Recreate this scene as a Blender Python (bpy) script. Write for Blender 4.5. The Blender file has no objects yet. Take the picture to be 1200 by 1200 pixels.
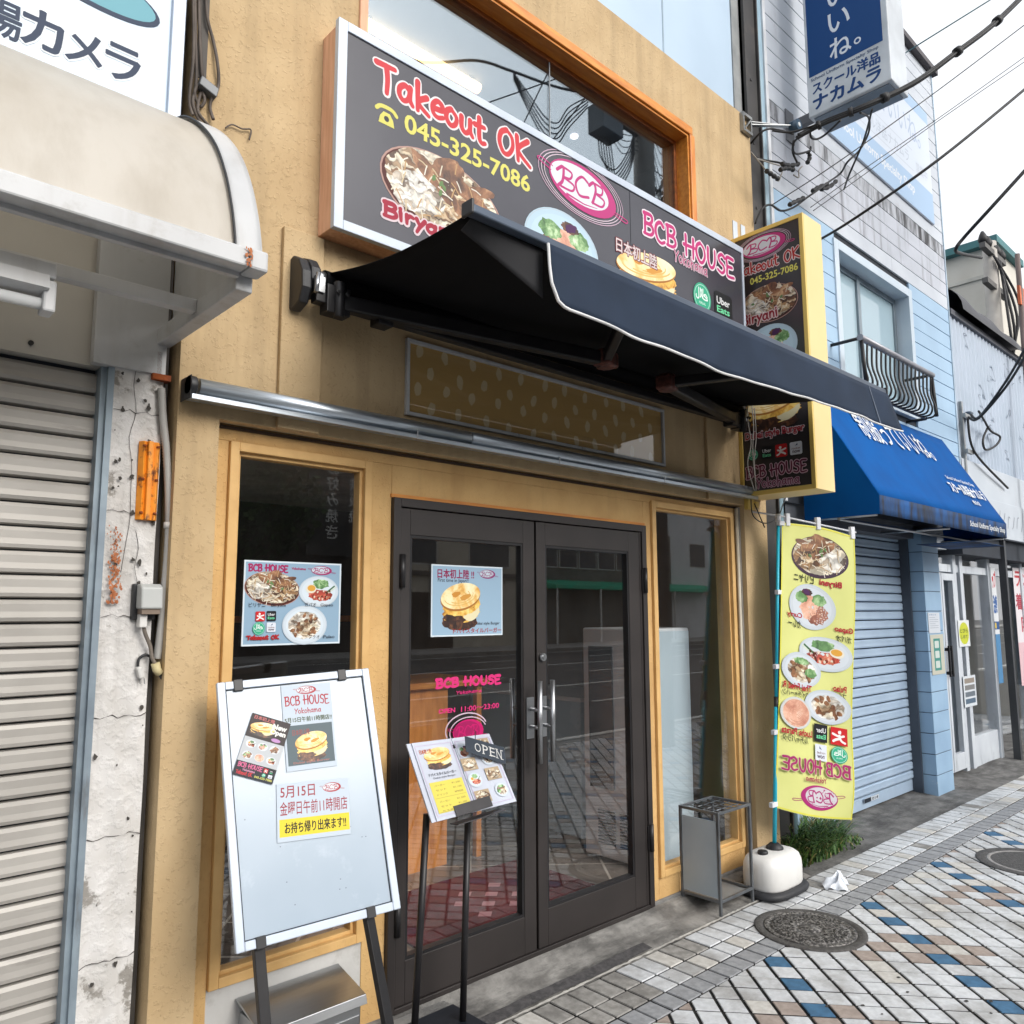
import bpy, math, random
from mathutils import Vector, Matrix
random.seed(7)
SC = bpy.context.scene
COL = SC.collection
R = math.radians

# ------------------------------------------------------------------ camera
D, H0, F = 2.7737, 1.6292, 927.7          # metres from facade, eye height, focal length in 1/1200 of the frame
YAW, PITCH, ROLL = R(42.8934), R(7.1693), R(-0.1836)
cf = Vector((math.sin(YAW)*math.cos(PITCH), math.cos(YAW)*math.cos(PITCH), math.sin(PITCH)))
r0 = Vector((math.cos(YAW), -math.sin(YAW), 0)); u0 = r0.cross(cf)
cr = math.cos(ROLL)*r0 + math.sin(ROLL)*u0
cu = -math.sin(ROLL)*r0 + math.cos(ROLL)*u0
EYE = Vector((0, -D, H0))
cam = bpy.data.cameras.new('camera'); cam.sensor_width = 36; cam.lens = F/1200*36
cam.clip_start = 0.05; cam.clip_end = 2000
camo = bpy.data.objects.new('camera', cam); COL.objects.link(camo)
M = Matrix((cr, cu, -cf)).transposed().to_4x4(); M.translation = EYE
camo.matrix_world = M
SC.camera = camo

# ------------------------------------------------------------------ sky, sun, exposure
W_ = bpy.data.worlds.new('World'); SC.world = W_; W_.use_nodes = True
nt = W_.node_tree; nt.nodes.clear()
SUN_EL, SUN_AZ = R(31), R(172)            # azimuth of the sun measured clockwise from +Y
sky = nt.nodes.new('ShaderNodeTexSky'); sky.sky_type = 'NISHITA'; sky.sun_disc = False
sky.sun_elevation = SUN_EL; sky.sun_rotation = SUN_AZ
sky.air_density = 1.0; sky.dust_density = 6.0; sky.ozone_density = 1.0
hs = nt.nodes.new('ShaderNodeHueSaturation'); hs.inputs['Saturation'].default_value = 0.30
bg = nt.nodes.new('ShaderNodeBackground'); bg.inputs['Strength'].default_value = 0.15
wo = nt.nodes.new('ShaderNodeOutputWorld')
cl = nt.nodes.new('ShaderNodeMix'); cl.data_type = 'RGBA'; cl.inputs[0].default_value = .8          # thin even cloud over the clear sky
cl.inputs[7].default_value = (2.95, 3.02, 3.14, 1)
nt.links.new(sky.outputs[0], hs.inputs['Color']); nt.links.new(hs.outputs[0], cl.inputs[6]); nt.links.new(cl.outputs[2], bg.inputs['Color'])
nt.links.new(bg.outputs[0], wo.inputs['Surface'])
sl = bpy.data.lights.new('sun', 'SUN'); sl.energy = .72; sl.angle = R(28); sl.color = (1, .96, .9)
so = bpy.data.objects.new('sun', sl); COL.objects.link(so)
sd = Vector((math.sin(SUN_AZ)*math.cos(SUN_EL), math.cos(SUN_AZ)*math.cos(SUN_EL), math.sin(SUN_EL)))
so.rotation_euler = sd.to_track_quat('Z', 'Y').to_euler(); so.location = (0, -6, 20)
SC.view_settings.view_transform = 'Standard'; SC.view_settings.look = 'None'
SC.view_settings.gamma = 1; SC.view_settings.exposure = 1.45
SC.cycles.use_denoising = True
SC.cycles.max_bounces = 8; SC.cycles.transparent_max_bounces = 16
SC.cycles.caustics_reflective = False; SC.cycles.caustics_refractive = False

# ------------------------------------------------------------------ pixel -> point on a known plane of the place
def ray(x, y): return cf*F + cr*(x-600) - cu*(y-600)
def W(x, y, Y=0.0):
    d = ray(x, y); p = EYE + d*((Y+D)/d.y); return p.x, p.z
def AT(x, y, Y=0.0):
    d = ray(x, y); return EYE + d*((Y+D)/d.y)
def G(x, y, Z=0.0):
    d = ray(x, y); p = EYE + d*((Z-H0)/d.z); return p.x, p.y
def XP(x, y, X):
    d = ray(x, y); p = EYE + d*(X/d.x); return p.y, p.z
def AR(x, y, Yv, yg=.03):
    p = AT(x, y, Yv); return Vector((p.x, 2*yg-p.y, p.z))     # what the glass at yg mirrors at that pixel

# ------------------------------------------------------------------ colour and materials
def lin(c):
    return tuple(((v/255)/12.92 if v/255 <= .04045 else (((v/255)+.055)/1.055)**2.4) for v in c[:3]) + (1.0,)
MATS = {}
def mk(name, c, c2=None, ns=6.0, rough=.6, metal=0.0, bump=0.0, bs=60.0, stretch=None, det=6, lo=.35, hi=.65, spec=.5,
       dirt=None, ds=2.0, dlo=.5, dhi=.75, dstretch=None, emit=0, rvar=.12, fleck=None, streak=None):
    if name in MATS: return MATS[name]
    m = bpy.data.materials.new(name); m.use_nodes = True; t = m.node_tree; N = t.nodes; L = t.links
    b = N['Principled BSDF']
    b.inputs['Roughness'].default_value = rough; b.inputs['Metallic'].default_value = metal
    b.inputs['Specular IOR Level'].default_value = spec
    tc = N.new('ShaderNodeTexCoord')
    def coord(st):
        if not st: return tc.outputs['Object']
        mp = N.new('ShaderNodeMapping'); mp.inputs['Scale'].default_value = st
        L.new(tc.outputs['Object'], mp.inputs['Vector']); return mp.outputs[0]
    col = None
    if c2 is None: c2 = tuple(max(0, v*.86) for v in c)
    n = N.new('ShaderNodeTexNoise'); n.inputs['Scale'].default_value = ns; n.inputs['Detail'].default_value = det
    L.new(coord(stretch), n.inputs['Vector'])
    rp = N.new('ShaderNodeValToRGB'); rp.color_ramp.elements[0].position = lo; rp.color_ramp.elements[1].position = hi
    rp.color_ramp.elements[0].color = lin(c2); rp.color_ramp.elements[1].color = lin(c)
    L.new(n.outputs['Fac'], rp.inputs['Fac']); col = rp.outputs['Color']
    if dirt:
        n2 = N.new('ShaderNodeTexNoise'); n2.inputs['Scale'].default_value = ds; n2.inputs['Detail'].default_value = 10
        n2.inputs['Roughness'].default_value = .68
        L.new(coord(dstretch), n2.inputs['Vector'])
        r2 = N.new('ShaderNodeMapRange'); r2.inputs['From Min'].default_value = dlo; r2.inputs['From Max'].default_value = dhi
        L.new(n2.outputs['Fac'], r2.inputs['Value'])
        mx = N.new('ShaderNodeMix'); mx.data_type = 'RGBA'
        L.new(r2.outputs[0], mx.inputs[0]); L.new(col, mx.inputs[6]); mx.inputs[7].default_value = lin(dirt)
        col = mx.outputs[2]
    if streak:                                      # (colour, amount) rain runs, long and thin
        n3 = N.new('ShaderNodeTexNoise'); n3.inputs['Scale'].default_value = 3.2; n3.inputs['Detail'].default_value = 7; n3.inputs['Roughness'].default_value = .62
        L.new(coord((2.6, 2.6, .22)), n3.inputs['Vector'])
        r3 = N.new('ShaderNodeMapRange'); r3.inputs['From Min'].default_value = .5; r3.inputs['From Max'].default_value = .72; r3.inputs['To Max'].default_value = streak[1]
        L.new(n3.outputs['Fac'], r3.inputs['Value']); m3 = N.new('ShaderNodeMix'); m3.data_type = 'RGBA'
        L.new(r3.outputs[0], m3.inputs[0]); L.new(col, m3.inputs[6]); m3.inputs[7].default_value = lin(streak[0]); col = m3.outputs[2]
    L.new(col, b.inputs['Base Color'])
    if rvar:
        mr = N.new('ShaderNodeMapRange'); mr.inputs['To Min'].default_value = max(.02, rough-rvar); mr.inputs['To Max'].default_value = min(1, rough+rvar)
        L.new(n.outputs['Fac'], mr.inputs['Value']); L.new(mr.outputs[0], b.inputs['Roughness'])
    if bump:
        nb = N.new('ShaderNodeTexNoise'); nb.inputs['Scale'].default_value = bs; nb.inputs['Detail'].default_value = 5
        L.new(coord(stretch), nb.inputs['Vector'])
        bp = N.new('ShaderNodeBump'); bp.inputs['Strength'].default_value = bump; bp.inputs['Distance'].default_value = .01
        h = nb.outputs['Fac']
        if fleck:                                   # sparse trowel flecks instead of an even grain
            f1_ = N.new('ShaderNodeMapRange'); f1_.inputs['From Min'].default_value = fleck[0]; f1_.inputs['From Max'].default_value = fleck[1]
            L.new(h, f1_.inputs['Value']); n4 = N.new('ShaderNodeTexNoise'); n4.inputs['Scale'].default_value = bs*.12; n4.inputs['Detail'].default_value = 3
            L.new(tc.outputs['Object'], n4.inputs['Vector']); ad = N.new('ShaderNodeMath'); ad.operation = 'MULTIPLY_ADD'; ad.inputs[1].default_value = 1.6
            L.new(n4.outputs['Fac'], ad.inputs[0]); L.new(f1_.outputs[0], ad.inputs[2]); h = ad.outputs[0]
        L.new(h, bp.inputs['Height']); L.new(bp.outputs[0], b.inputs['Normal'])
    if emit:
        b.inputs['Emission Color'].default_value = lin(c); b.inputs['Emission Strength'].default_value = emit
    MATS[name] = m; return m

def glass(name, ior=1.68, tint=(1, 1, 1), rough=0.0, frost=0.0, refl=(1, 1, 1)):
    if name in MATS: return MATS[name]
    m = bpy.data.materials.new(name); m.use_nodes = True; t = m.node_tree; N = t.nodes; L = t.links; N.clear()
    o = N.new('ShaderNodeOutputMaterial'); mx = N.new('ShaderNodeMixShader'); lw = N.new('ShaderNodeLayerWeight')
    lw.inputs['Blend'].default_value = .5; f0 = ((ior-1)/(ior+1))**2
    pw = N.new('ShaderNodeMath'); pw.operation = 'POWER'; pw.inputs[1].default_value = 5; L.new(lw.outputs['Facing'], pw.inputs[0])
    fr = N.new('ShaderNodeMapRange'); fr.inputs['To Min'].default_value = f0; L.new(pw.outputs[0], fr.inputs['Value'])
    tr = N.new('ShaderNodeBsdfTransparent'); tr.inputs['Color'].default_value = (*tint, 1)
    gl = N.new('ShaderNodeBsdfGlossy'); gl.inputs['Roughness'].default_value = rough; gl.inputs['Color'].default_value = (*refl, 1)
    L.new(fr.outputs[0], mx.inputs[0]); L.new(gl.outputs[0], mx.inputs[2])
    if frost:
        m2 = N.new('ShaderNodeMixShader'); m2.inputs[0].default_value = frost
        df = N.new('ShaderNodeBsdfDiffuse'); df.inputs['Color'].default_value = (.45, .6, .68, 1)
        L.new(tr.outputs[0], m2.inputs[1]); L.new(df.outputs[0], m2.inputs[2]); L.new(m2.outputs[0], mx.inputs[1])
    else: L.new(tr.outputs[0], mx.inputs[1])
    # slight waviness so that mirrored lines wobble as in real float glass
    tc = N.new('ShaderNodeTexCoord'); nz = N.new('ShaderNodeTexNoise'); nz.inputs['Scale'].default_value = 1.7; nz.inputs['Detail'].default_value = 0
    bp = N.new('ShaderNodeBump'); bp.inputs['Strength'].default_value = .012; bp.inputs['Distance'].default_value = .01
    L.new(tc.outputs['Object'], nz.inputs['Vector']); L.new(nz.outputs['Fac'], bp.inputs['Height']); L.new(bp.outputs[0], gl.inputs['Normal'])
    n2 = N.new('ShaderNodeTexNoise'); n2.inputs['Scale'].default_value = 3.5; n2.inputs['Detail'].default_value = 8; n2.inputs['Roughness'].default_value = .65
    L.new(tc.outputs['Object'], n2.inputs['Vector']); du = N.new('ShaderNodeMapRange'); du.inputs['From Min'].default_value = .4; du.inputs['From Max'].default_value = .8
    du.inputs['To Min'].default_value = .001; du.inputs['To Max'].default_value = .008; L.new(n2.outputs['Fac'], du.inputs['Value'])
    dd = N.new('ShaderNodeBsdfDiffuse'); dd.inputs['Color'].default_value = (.6, .6, .58, 1); ms = N.new('ShaderNodeMixShader')      # thin dust, plus haze painted in to lift the dark glass
    L.new(du.outputs[0], ms.inputs[0]); L.new(mx.outputs[0], ms.inputs[1]); L.new(dd.outputs[0], ms.inputs[2])
    L.new(ms.outputs[0], o.inputs['Surface']); MATS[name] = m; return m

def ink(name='print_ink', rough=.5, spec=.22):
    if name in MATS: return MATS[name]
    m = bpy.data.materials.new(name); m.use_nodes = True; N = m.node_tree.nodes; L = m.node_tree.links
    b = N['Principled BSDF']; a = N.new('ShaderNodeAttribute'); a.attribute_name = 'Col'
    mu_ = N.new('ShaderNodeVectorMath'); mu_.operation = 'SCALE'; mu_.inputs['Scale'].default_value = .82      # ink on vinyl is darker than screen colour
    L.new(a.outputs['Color'], mu_.inputs[0]); L.new(mu_.outputs[0], b.inputs['Base Color']); b.inputs['Roughness'].default_value = rough
    b.inputs['Specular IOR Level'].default_value = spec
    MATS[name] = m; return m

def food(kind, g):
    """printed food texture; g = size of one grain in metres"""
    key = 'printed_%s_%d' % (kind, round(g*1e5))
    if key in MATS: return MATS[key]
    m = bpy.data.materials.new(key); m.use_nodes = True; N = m.node_tree.nodes; L = m.node_tree.links
    b = N['Principled BSDF']; b.inputs['Roughness'].default_value = .45
    tc = N.new('ShaderNodeTexCoord')
    nd = N.new('ShaderNodeTexNoise'); nd.inputs['Scale'].default_value = .35/g; nd.inputs['Detail'].default_value = 2
    L.new(tc.outputs['Object'], nd.inputs['Vector'])
    ma = N.new('ShaderNodeVectorMath'); ma.operation = 'MULTIPLY_ADD'
    L.new(nd.outputs['Color'], ma.inputs[0]); ma.inputs[1].default_value = (g*5,)*3; L.new(tc.outputs['Object'], ma.inputs[2])
    rp = N.new('ShaderNodeValToRGB'); e = rp.color_ramp
    if kind in ('rice', 'rice_brown', 'rice_white'):
        mp = N.new('ShaderNodeMapping'); mp.inputs['Scale'].default_value = (.34/g, .34/g, .95/g); mp.inputs['Rotation'].default_value = (.3, .9, .3)
        L.new(ma.outputs[0], mp.inputs['Vector'])
        v = N.new('ShaderNodeTexVoronoi'); v.inputs['Scale'].default_value = 1
        L.new(mp.outputs[0], v.inputs['Vector'])
        sep = N.new('ShaderNodeSeparateColor'); L.new(v.outputs['Color'], sep.inputs[0])
        pal = {'rice': [(0, (70, 42, 28)), (.2, (128, 90, 58)), (.45, (196, 172, 138)), (.7, (232, 222, 200))],
               'rice_brown': [(0, (60, 34, 22)), (.35, (120, 80, 48)), (.65, (176, 138, 96)), (.9, (226, 208, 178))],
               'rice_white': [(0, (110, 92, 78)), (.18, (186, 170, 150)), (.5, (226, 218, 205)), (.8, (240, 236, 228))]}[kind]
        L.new(sep.outputs[0], rp.inputs['Fac'])
        mx = N.new('ShaderNodeMix'); mx.data_type = 'RGBA'; mx.blend_type = 'MULTIPLY'; mx.inputs[0].default_value = .75
        r3 = N.new('ShaderNodeMapRange'); r3.inputs['From Min'].default_value = .75; r3.inputs['From Max'].default_value = .3
        r3.inputs['To Min'].default_value = .25; r3.inputs['To Max'].default_value = 1
        L.new(v.outputs['Distance'], r3.inputs['Value'])
        L.new(rp.outputs[0], mx.inputs[6]); L.new(r3.outputs[0], mx.inputs[7]); out = mx.outputs[2]
    else:
        n = N.new('ShaderNodeTexNoise'); n.inputs['Detail'].default_value = 6; n.inputs['Roughness'].default_value = .6
        n.inputs['Scale'].default_value = .3/g; L.new(ma.outputs[0], n.inputs['Vector'])
        pal = {'meat': [(.3, (48, 28, 20)), (.45, (104, 66, 42)), (.58, (150, 104, 70)), (.72, (206, 168, 128))],
               'dark': [(.3, (26, 16, 16)), (.5, (62, 38, 30)), (.65, (120, 78, 50)), (.75, (190, 150, 110))],
               'bun': [(.3, (196, 128, 54)), (.42, (226, 178, 96)), (.55, (240, 222, 170)), (.75, (246, 238, 214))],
               'cheese': [(.3, (150, 92, 34)), (.45, (222, 172, 74)), (.6, (238, 208, 120)), (.75, (244, 232, 190))],
               'curry': [(.3, (92, 44, 34)), (.5, (132, 76, 60)), (.62, (168, 112, 90)), (.75, (214, 176, 152))],
               'pink': [(.3, (176, 112, 92)), (.5, (212, 160, 136)), (.62, (228, 190, 168)), (.75, (240, 216, 198))],
               'green': [(.3, (46, 82, 46)), (.5, (96, 140, 84)), (.62, (170, 200, 150)), (.75, (226, 236, 214))],
               'red': [(.3, (120, 30, 26)), (.5, (176, 64, 48)), (.62, (214, 130, 100)), (.75, (240, 206, 186))]}[kind]
        L.new(n.outputs['Fac'], rp.inputs['Fac']); out = rp.outputs[0]
    e.elements.remove(e.elements[1]); e.elements[0].position = pal[0][0]; e.elements[0].color = lin(pal[0][1])
    for p, c in pal[1:]: e.elements.new(p).color = lin(c)
    L.new(out, b.inputs['Base Color']); MATS[key] = m; return m

# ------------------------------------------------------------------ mesh builder
class MB:
    def __init__(s): s.v = []; s.f = []; s.m = []; s.sm = []
    def add(s, vs, fs, mat=0, smooth=False):
        o = len(s.v); s.v += [Vector(p) for p in vs]
        for f in fs: s.f.append([i+o for i in f]); s.m.append(mat); s.sm.append(smooth)
        return s
    def box(s, x0, y0, z0, x1, y1, z1, mat=0):
        x0, x1 = sorted((x0, x1)); y0, y1 = sorted((y0, y1)); z0, z1 = sorted((z0, z1))
        return s.add([(x0,y0,z0),(x1,y0,z0),(x1,y1,z0),(x0,y1,z0),(x0,y0,z1),(x1,y0,z1),(x1,y1,z1),(x0,y1,z1)],
                     [(0,3,2,1),(4,5,6,7),(0,1,5,4),(1,2,6,5),(2,3,7,6),(3,0,4,7)], mat)
    def obox(s, c, ax, ay, az, mat=0):
        c, ax, ay, az = map(Vector, (c, ax, ay, az)); vs = []
        for k in (-1, 1):
            for a, b in ((-1,-1),(1,-1),(1,1),(-1,1)): vs.append(c + ax*a + ay*b + az*k)
        return s.add(vs, [(0,3,2,1),(4,5,6,7),(0,1,5,4),(1,2,6,5),(2,3,7,6),(3,0,4,7)], mat)
    def bar(s, p0, p1, w, h, up=(0,0,1), mat=0):
        p0, p1 = Vector(p0), Vector(p1); d = (p1-p0); l = d.length; d.normalize()
        a = d.cross(Vector(up)); a = a.normalized() if a.length > 1e-6 else Vector((1,0,0)); b = a.cross(d)
        return s.obox((p0+p1)/2, a*w/2, b*h/2, d*l/2, mat)
    def prism(s, poly, vec, mat=0):
        poly = [Vector(p) for p in poly]; vec = Vector(vec); n = len(poly)
        vs = poly + [p+vec for p in poly]
        fs = [tuple(range(n))[::-1], tuple(range(n, 2*n))] + [(i, (i+1) % n, n+(i+1) % n, n+i) for i in range(n)]
        return s.add(vs, fs, mat)
    def tube(s, pts, r, n=8, mat=0, caps=True, smooth=True):
        pts = [Vector(p) for p in pts]; rs = r if isinstance(r, (list, tuple)) else [r]*len(pts)
        o = len(s.v); ref = None
        for i, p in enumerate(pts):
            d = (pts[min(i+1, len(pts)-1)] - pts[max(i-1, 0)]).normalized()
            if ref is None:
                ref = d.cross(Vector((0, 0, 1)))
                if ref.length < .01: ref = d.cross(Vector((1, 0, 0)))
            ref = (ref - d*ref.dot(d)).normalized(); b = d.cross(ref)
            for k in range(n):
                a = 2*math.pi*k/n; s.v.append(p + (ref*math.cos(a) + b*math.sin(a))*rs[i])
        for i in range(len(pts)-1):
            for k in range(n):
                s.f.append([o+i*n+k, o+i*n+(k+1) % n, o+(i+1)*n+(k+1) % n, o+(i+1)*n+k]); s.m.append(mat); s.sm.append(smooth)
        if caps:
            s.f.append([o+k for k in range(n)][::-1]); s.m.append(mat); s.sm.append(False)
            e = o+(len(pts)-1)*n; s.f.append([e+k for k in range(n)]); s.m.append(mat); s.sm.append(False)
        return s
    def lathe(s, prof, c, n=32, mat=0, smooth=True, sx=1, sy=1):
        o = len(s.v); c = Vector(c)
        for r, z in prof:
            for k in range(n):
                a = 2*math.pi*k/n; s.v.append(c + Vector((r*math.cos(a)*sx, r*math.sin(a)*sy, z)))
        for i in range(len(prof)-1):
            for k in range(n):
                s.f.append([o+i*n+k, o+i*n+(k+1) % n, o+(i+1)*n+(k+1) % n, o+(i+1)*n+k]); s.m.append(mat); s.sm.append(smooth)
        if prof[-1][0] > 1e-5:
            e = o+(len(prof)-1)*n; s.f.append([e+k for k in range(n)]); s.m.append(mat); s.sm.append(False)
        if prof[0][0] > 1e-5:
            s.f.append([o+k for k in range(n)][::-1]); s.m.append(mat); s.sm.append(False)
        return s
    def grid(s, nu, nv, fn, mat=0, smooth=True):
        o = len(s.v)
        for j in range(nv+1):
            for i in range(nu+1): s.v.append(Vector(fn(i/nu, j/nv)))
        for j in range(nv):
            for i in range(nu):
                a = o+j*(nu+1)+i; s.f.append([a, a+1, a+nu+2, a+nu+1]); s.m.append(mat); s.sm.append(smooth)
        return s
    def build(s, name, mats, parent=None, bevel=0, thick=0, seg=2):
        me = bpy.data.meshes.new(name)
        if parent is not None: org = worldloc(parent)
        else:
            xs = [p.x for p in s.v]; ys = [p.y for p in s.v]; zs = [p.z for p in s.v]
            org = Vector(((min(xs)+max(xs))/2, (min(ys)+max(ys))/2, min(zs)))
        me.from_pydata([p-org for p in s.v], [], s.f)
        if not isinstance(mats, (list, tuple)): mats = [mats]
        for m in mats: me.materials.append(m)
        me.polygons.foreach_set('material_index', s.m); me.polygons.foreach_set('use_smooth', s.sm); me.update()
        o = bpy.data.objects.new(name, me); COL.objects.link(o)
        if parent is not None: o.parent = parent
        else: o.location = org
        if thick:
            md = o.modifiers.new('thickness', 'SOLIDIFY'); md.thickness = thick; md.offset = 0
        if bevel:
            md = o.modifiers.new('edges', 'BEVEL'); md.width = bevel; md.segments = seg; md.limit_method = 'ANGLE'; md.angle_limit = R(40)
            md.harden_normals = False
        return o
def worldloc(o):
    l = Vector(o.location)
    while o.parent is not None: o = o.parent; l = l + o.location
    return l
def box(x0, y0, z0, x1, y1, z1): return MB().box(x0, y0, z0, x1, y1, z1)
def tag(o, label, cat, group=None):
    o['label'] = label; o['category'] = cat
    if group: o['group'] = group
    return o
def thing(name, label, cat, loc=(0, 0, 0), group=None):
    o = bpy.data.objects.new(name, None); COL.objects.link(o); o.location = loc; o.empty_display_size = .1
    return tag(o, label, cat, group)
def struct(o): o['kind'] = 'structure'; return o
def smooth_pts(pts, n=6):
    pts = [Vector(p) for p in pts]
    if len(pts) < 3: return pts
    out = []
    for i in range(len(pts)-1):
        p0 = pts[max(i-1, 0)]; p1 = pts[i]; p2 = pts[i+1]; p3 = pts[min(i+2, len(pts)-1)]
        for k in range(n):
            t = k/n
            out.append(.5*((2*p1) + (p2-p0)*t + (2*p0-5*p1+4*p2-p3)*t*t + (3*p1-p0-3*p2+p3)*t**3))
    out.append(pts[-1]); return out

# ------------------------------------------------------------------ printed artwork (flat prints at their real place and size)
FONT = {
'T': (.8, [[(0,.95),(.75,1)], [(.4,.97),(.43,.5),(.38,0)]]),
'a': (.66, [[(.5,.5),(.3,.62),(.08,.45),(.05,.2),(.2,.04),(.4,.15),(.5,.45)], [(.52,.62),(.49,.2),(.6,0)]]),
'k': (.62, [[(.1,1.05),(.1,0)], [(.5,.62),(.12,.3),(.58,-.02)]]),
'e': (.6, [[(.08,.3),(.5,.36),(.45,.56),(.25,.62),(.06,.4),(.1,.12),(.3,.01),(.55,.1)]]),
'o': (.62, [[(.28,.62),(.08,.48),(.05,.2),(.24,0),(.46,.12),(.52,.4),(.28,.62)]]),
'u': (.66, [[(.08,.6),(.08,.2),(.25,.03),(.45,.2),(.5,.6)], [(.5,.6),(.49,.2),(.6,0)]]),
't': (.55, [[(.25,.95),(.22,.2),(.33,0),(.5,.05)], [(.02,.62),(.5,.66)]]),
'O': (.86, [[(.4,1),(.12,.8),(.05,.4),(.25,.04),(.52,.04),(.74,.4),(.68,.8),(.4,1)]]),
'K': (.8, [[(.1,1),(.13,0)], [(.7,1),(.15,.45),(.78,-.03)]]),
'B': (.78, [[(.1,1),(.13,0)], [(.02,.97),(.5,1),(.62,.8),(.45,.57),(.16,.52)], [(.16,.52),(.56,.5),(.7,.25),(.5,.03),(.05,0)]]),
'C': (.76, [[(.65,.84),(.45,1),(.15,.8),(.06,.45),(.2,.1),(.45,0),(.7,.12)]]),
'H': (.86, [[(.1,1.02),(.13,0)], [(.7,1),(.68,-.02)], [(-.06,.5),(.84,.56)]]),
'U': (.8, [[(.1,1),(.09,.35),(.25,.04),(.5,.1),(.66,.45),(.68,1)]]),
'S': (.7, [[(.62,.88),(.36,1),(.1,.8),(.2,.58),(.5,.45),(.6,.2),(.38,0),(.03,.1)]]),
'E': (.76, [[(.66,1),(.1,.98),(.12,.5),(.12,0),(.7,.02)], [(.12,.5),(.56,.54)]]),
'Y': (.76, [[(.05,1),(.35,.5)], [(.72,1),(.35,.5),(.24,0)]]),
'h': (.62, [[(.1,1.05),(.1,0)], [(.1,.4),(.3,.62),(.48,.45),(.52,0)]]),
'm': (.85, [[(.08,.6),(.08,0)], [(.08,.45),(.25,.62),(.37,.45),(.37,0)], [(.37,.45),(.55,.62),(.68,.45),(.72,0)]]),
'i': (.3, [[(.1,.6),(.12,0)], [(.1,.84),(.12,.88)]]),
'r': (.5, [[(.08,.6),(.08,0)], [(.08,.4),(.25,.6),(.44,.56)]]),
'y': (.6, [[(.05,.6),(.26,.15)], [(.52,.62),(.26,.1),(.1,-.35)]]),
'n': (.62, [[(.08,.6),(.08,0)], [(.08,.4),(.28,.62),(.46,.45),(.5,0)]]),
' ': (.5, [])}
TXT = {}
def text_mesh(s, bold):
    k = (s, bold)
    if k not in TXT:
        c = bpy.data.curves.new('lettering', 'FONT'); c.body = s; c.size = 1; c.offset = bold; c.resolution_u = 3
        o = bpy.data.objects.new('lettering', c); COL.objects.link(o)
        dg = bpy.context.evaluated_depsgraph_get(); e = o.evaluated_get(dg); me = e.to_mesh()
        TXT[k] = ([(v.co.x, v.co.y) for v in me.vertices], [tuple(p.vertices) for p in me.polygons])
        e.to_mesh_clear(); bpy.data.objects.remove(o); bpy.data.curves.remove(c)
    return TXT[k]
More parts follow.
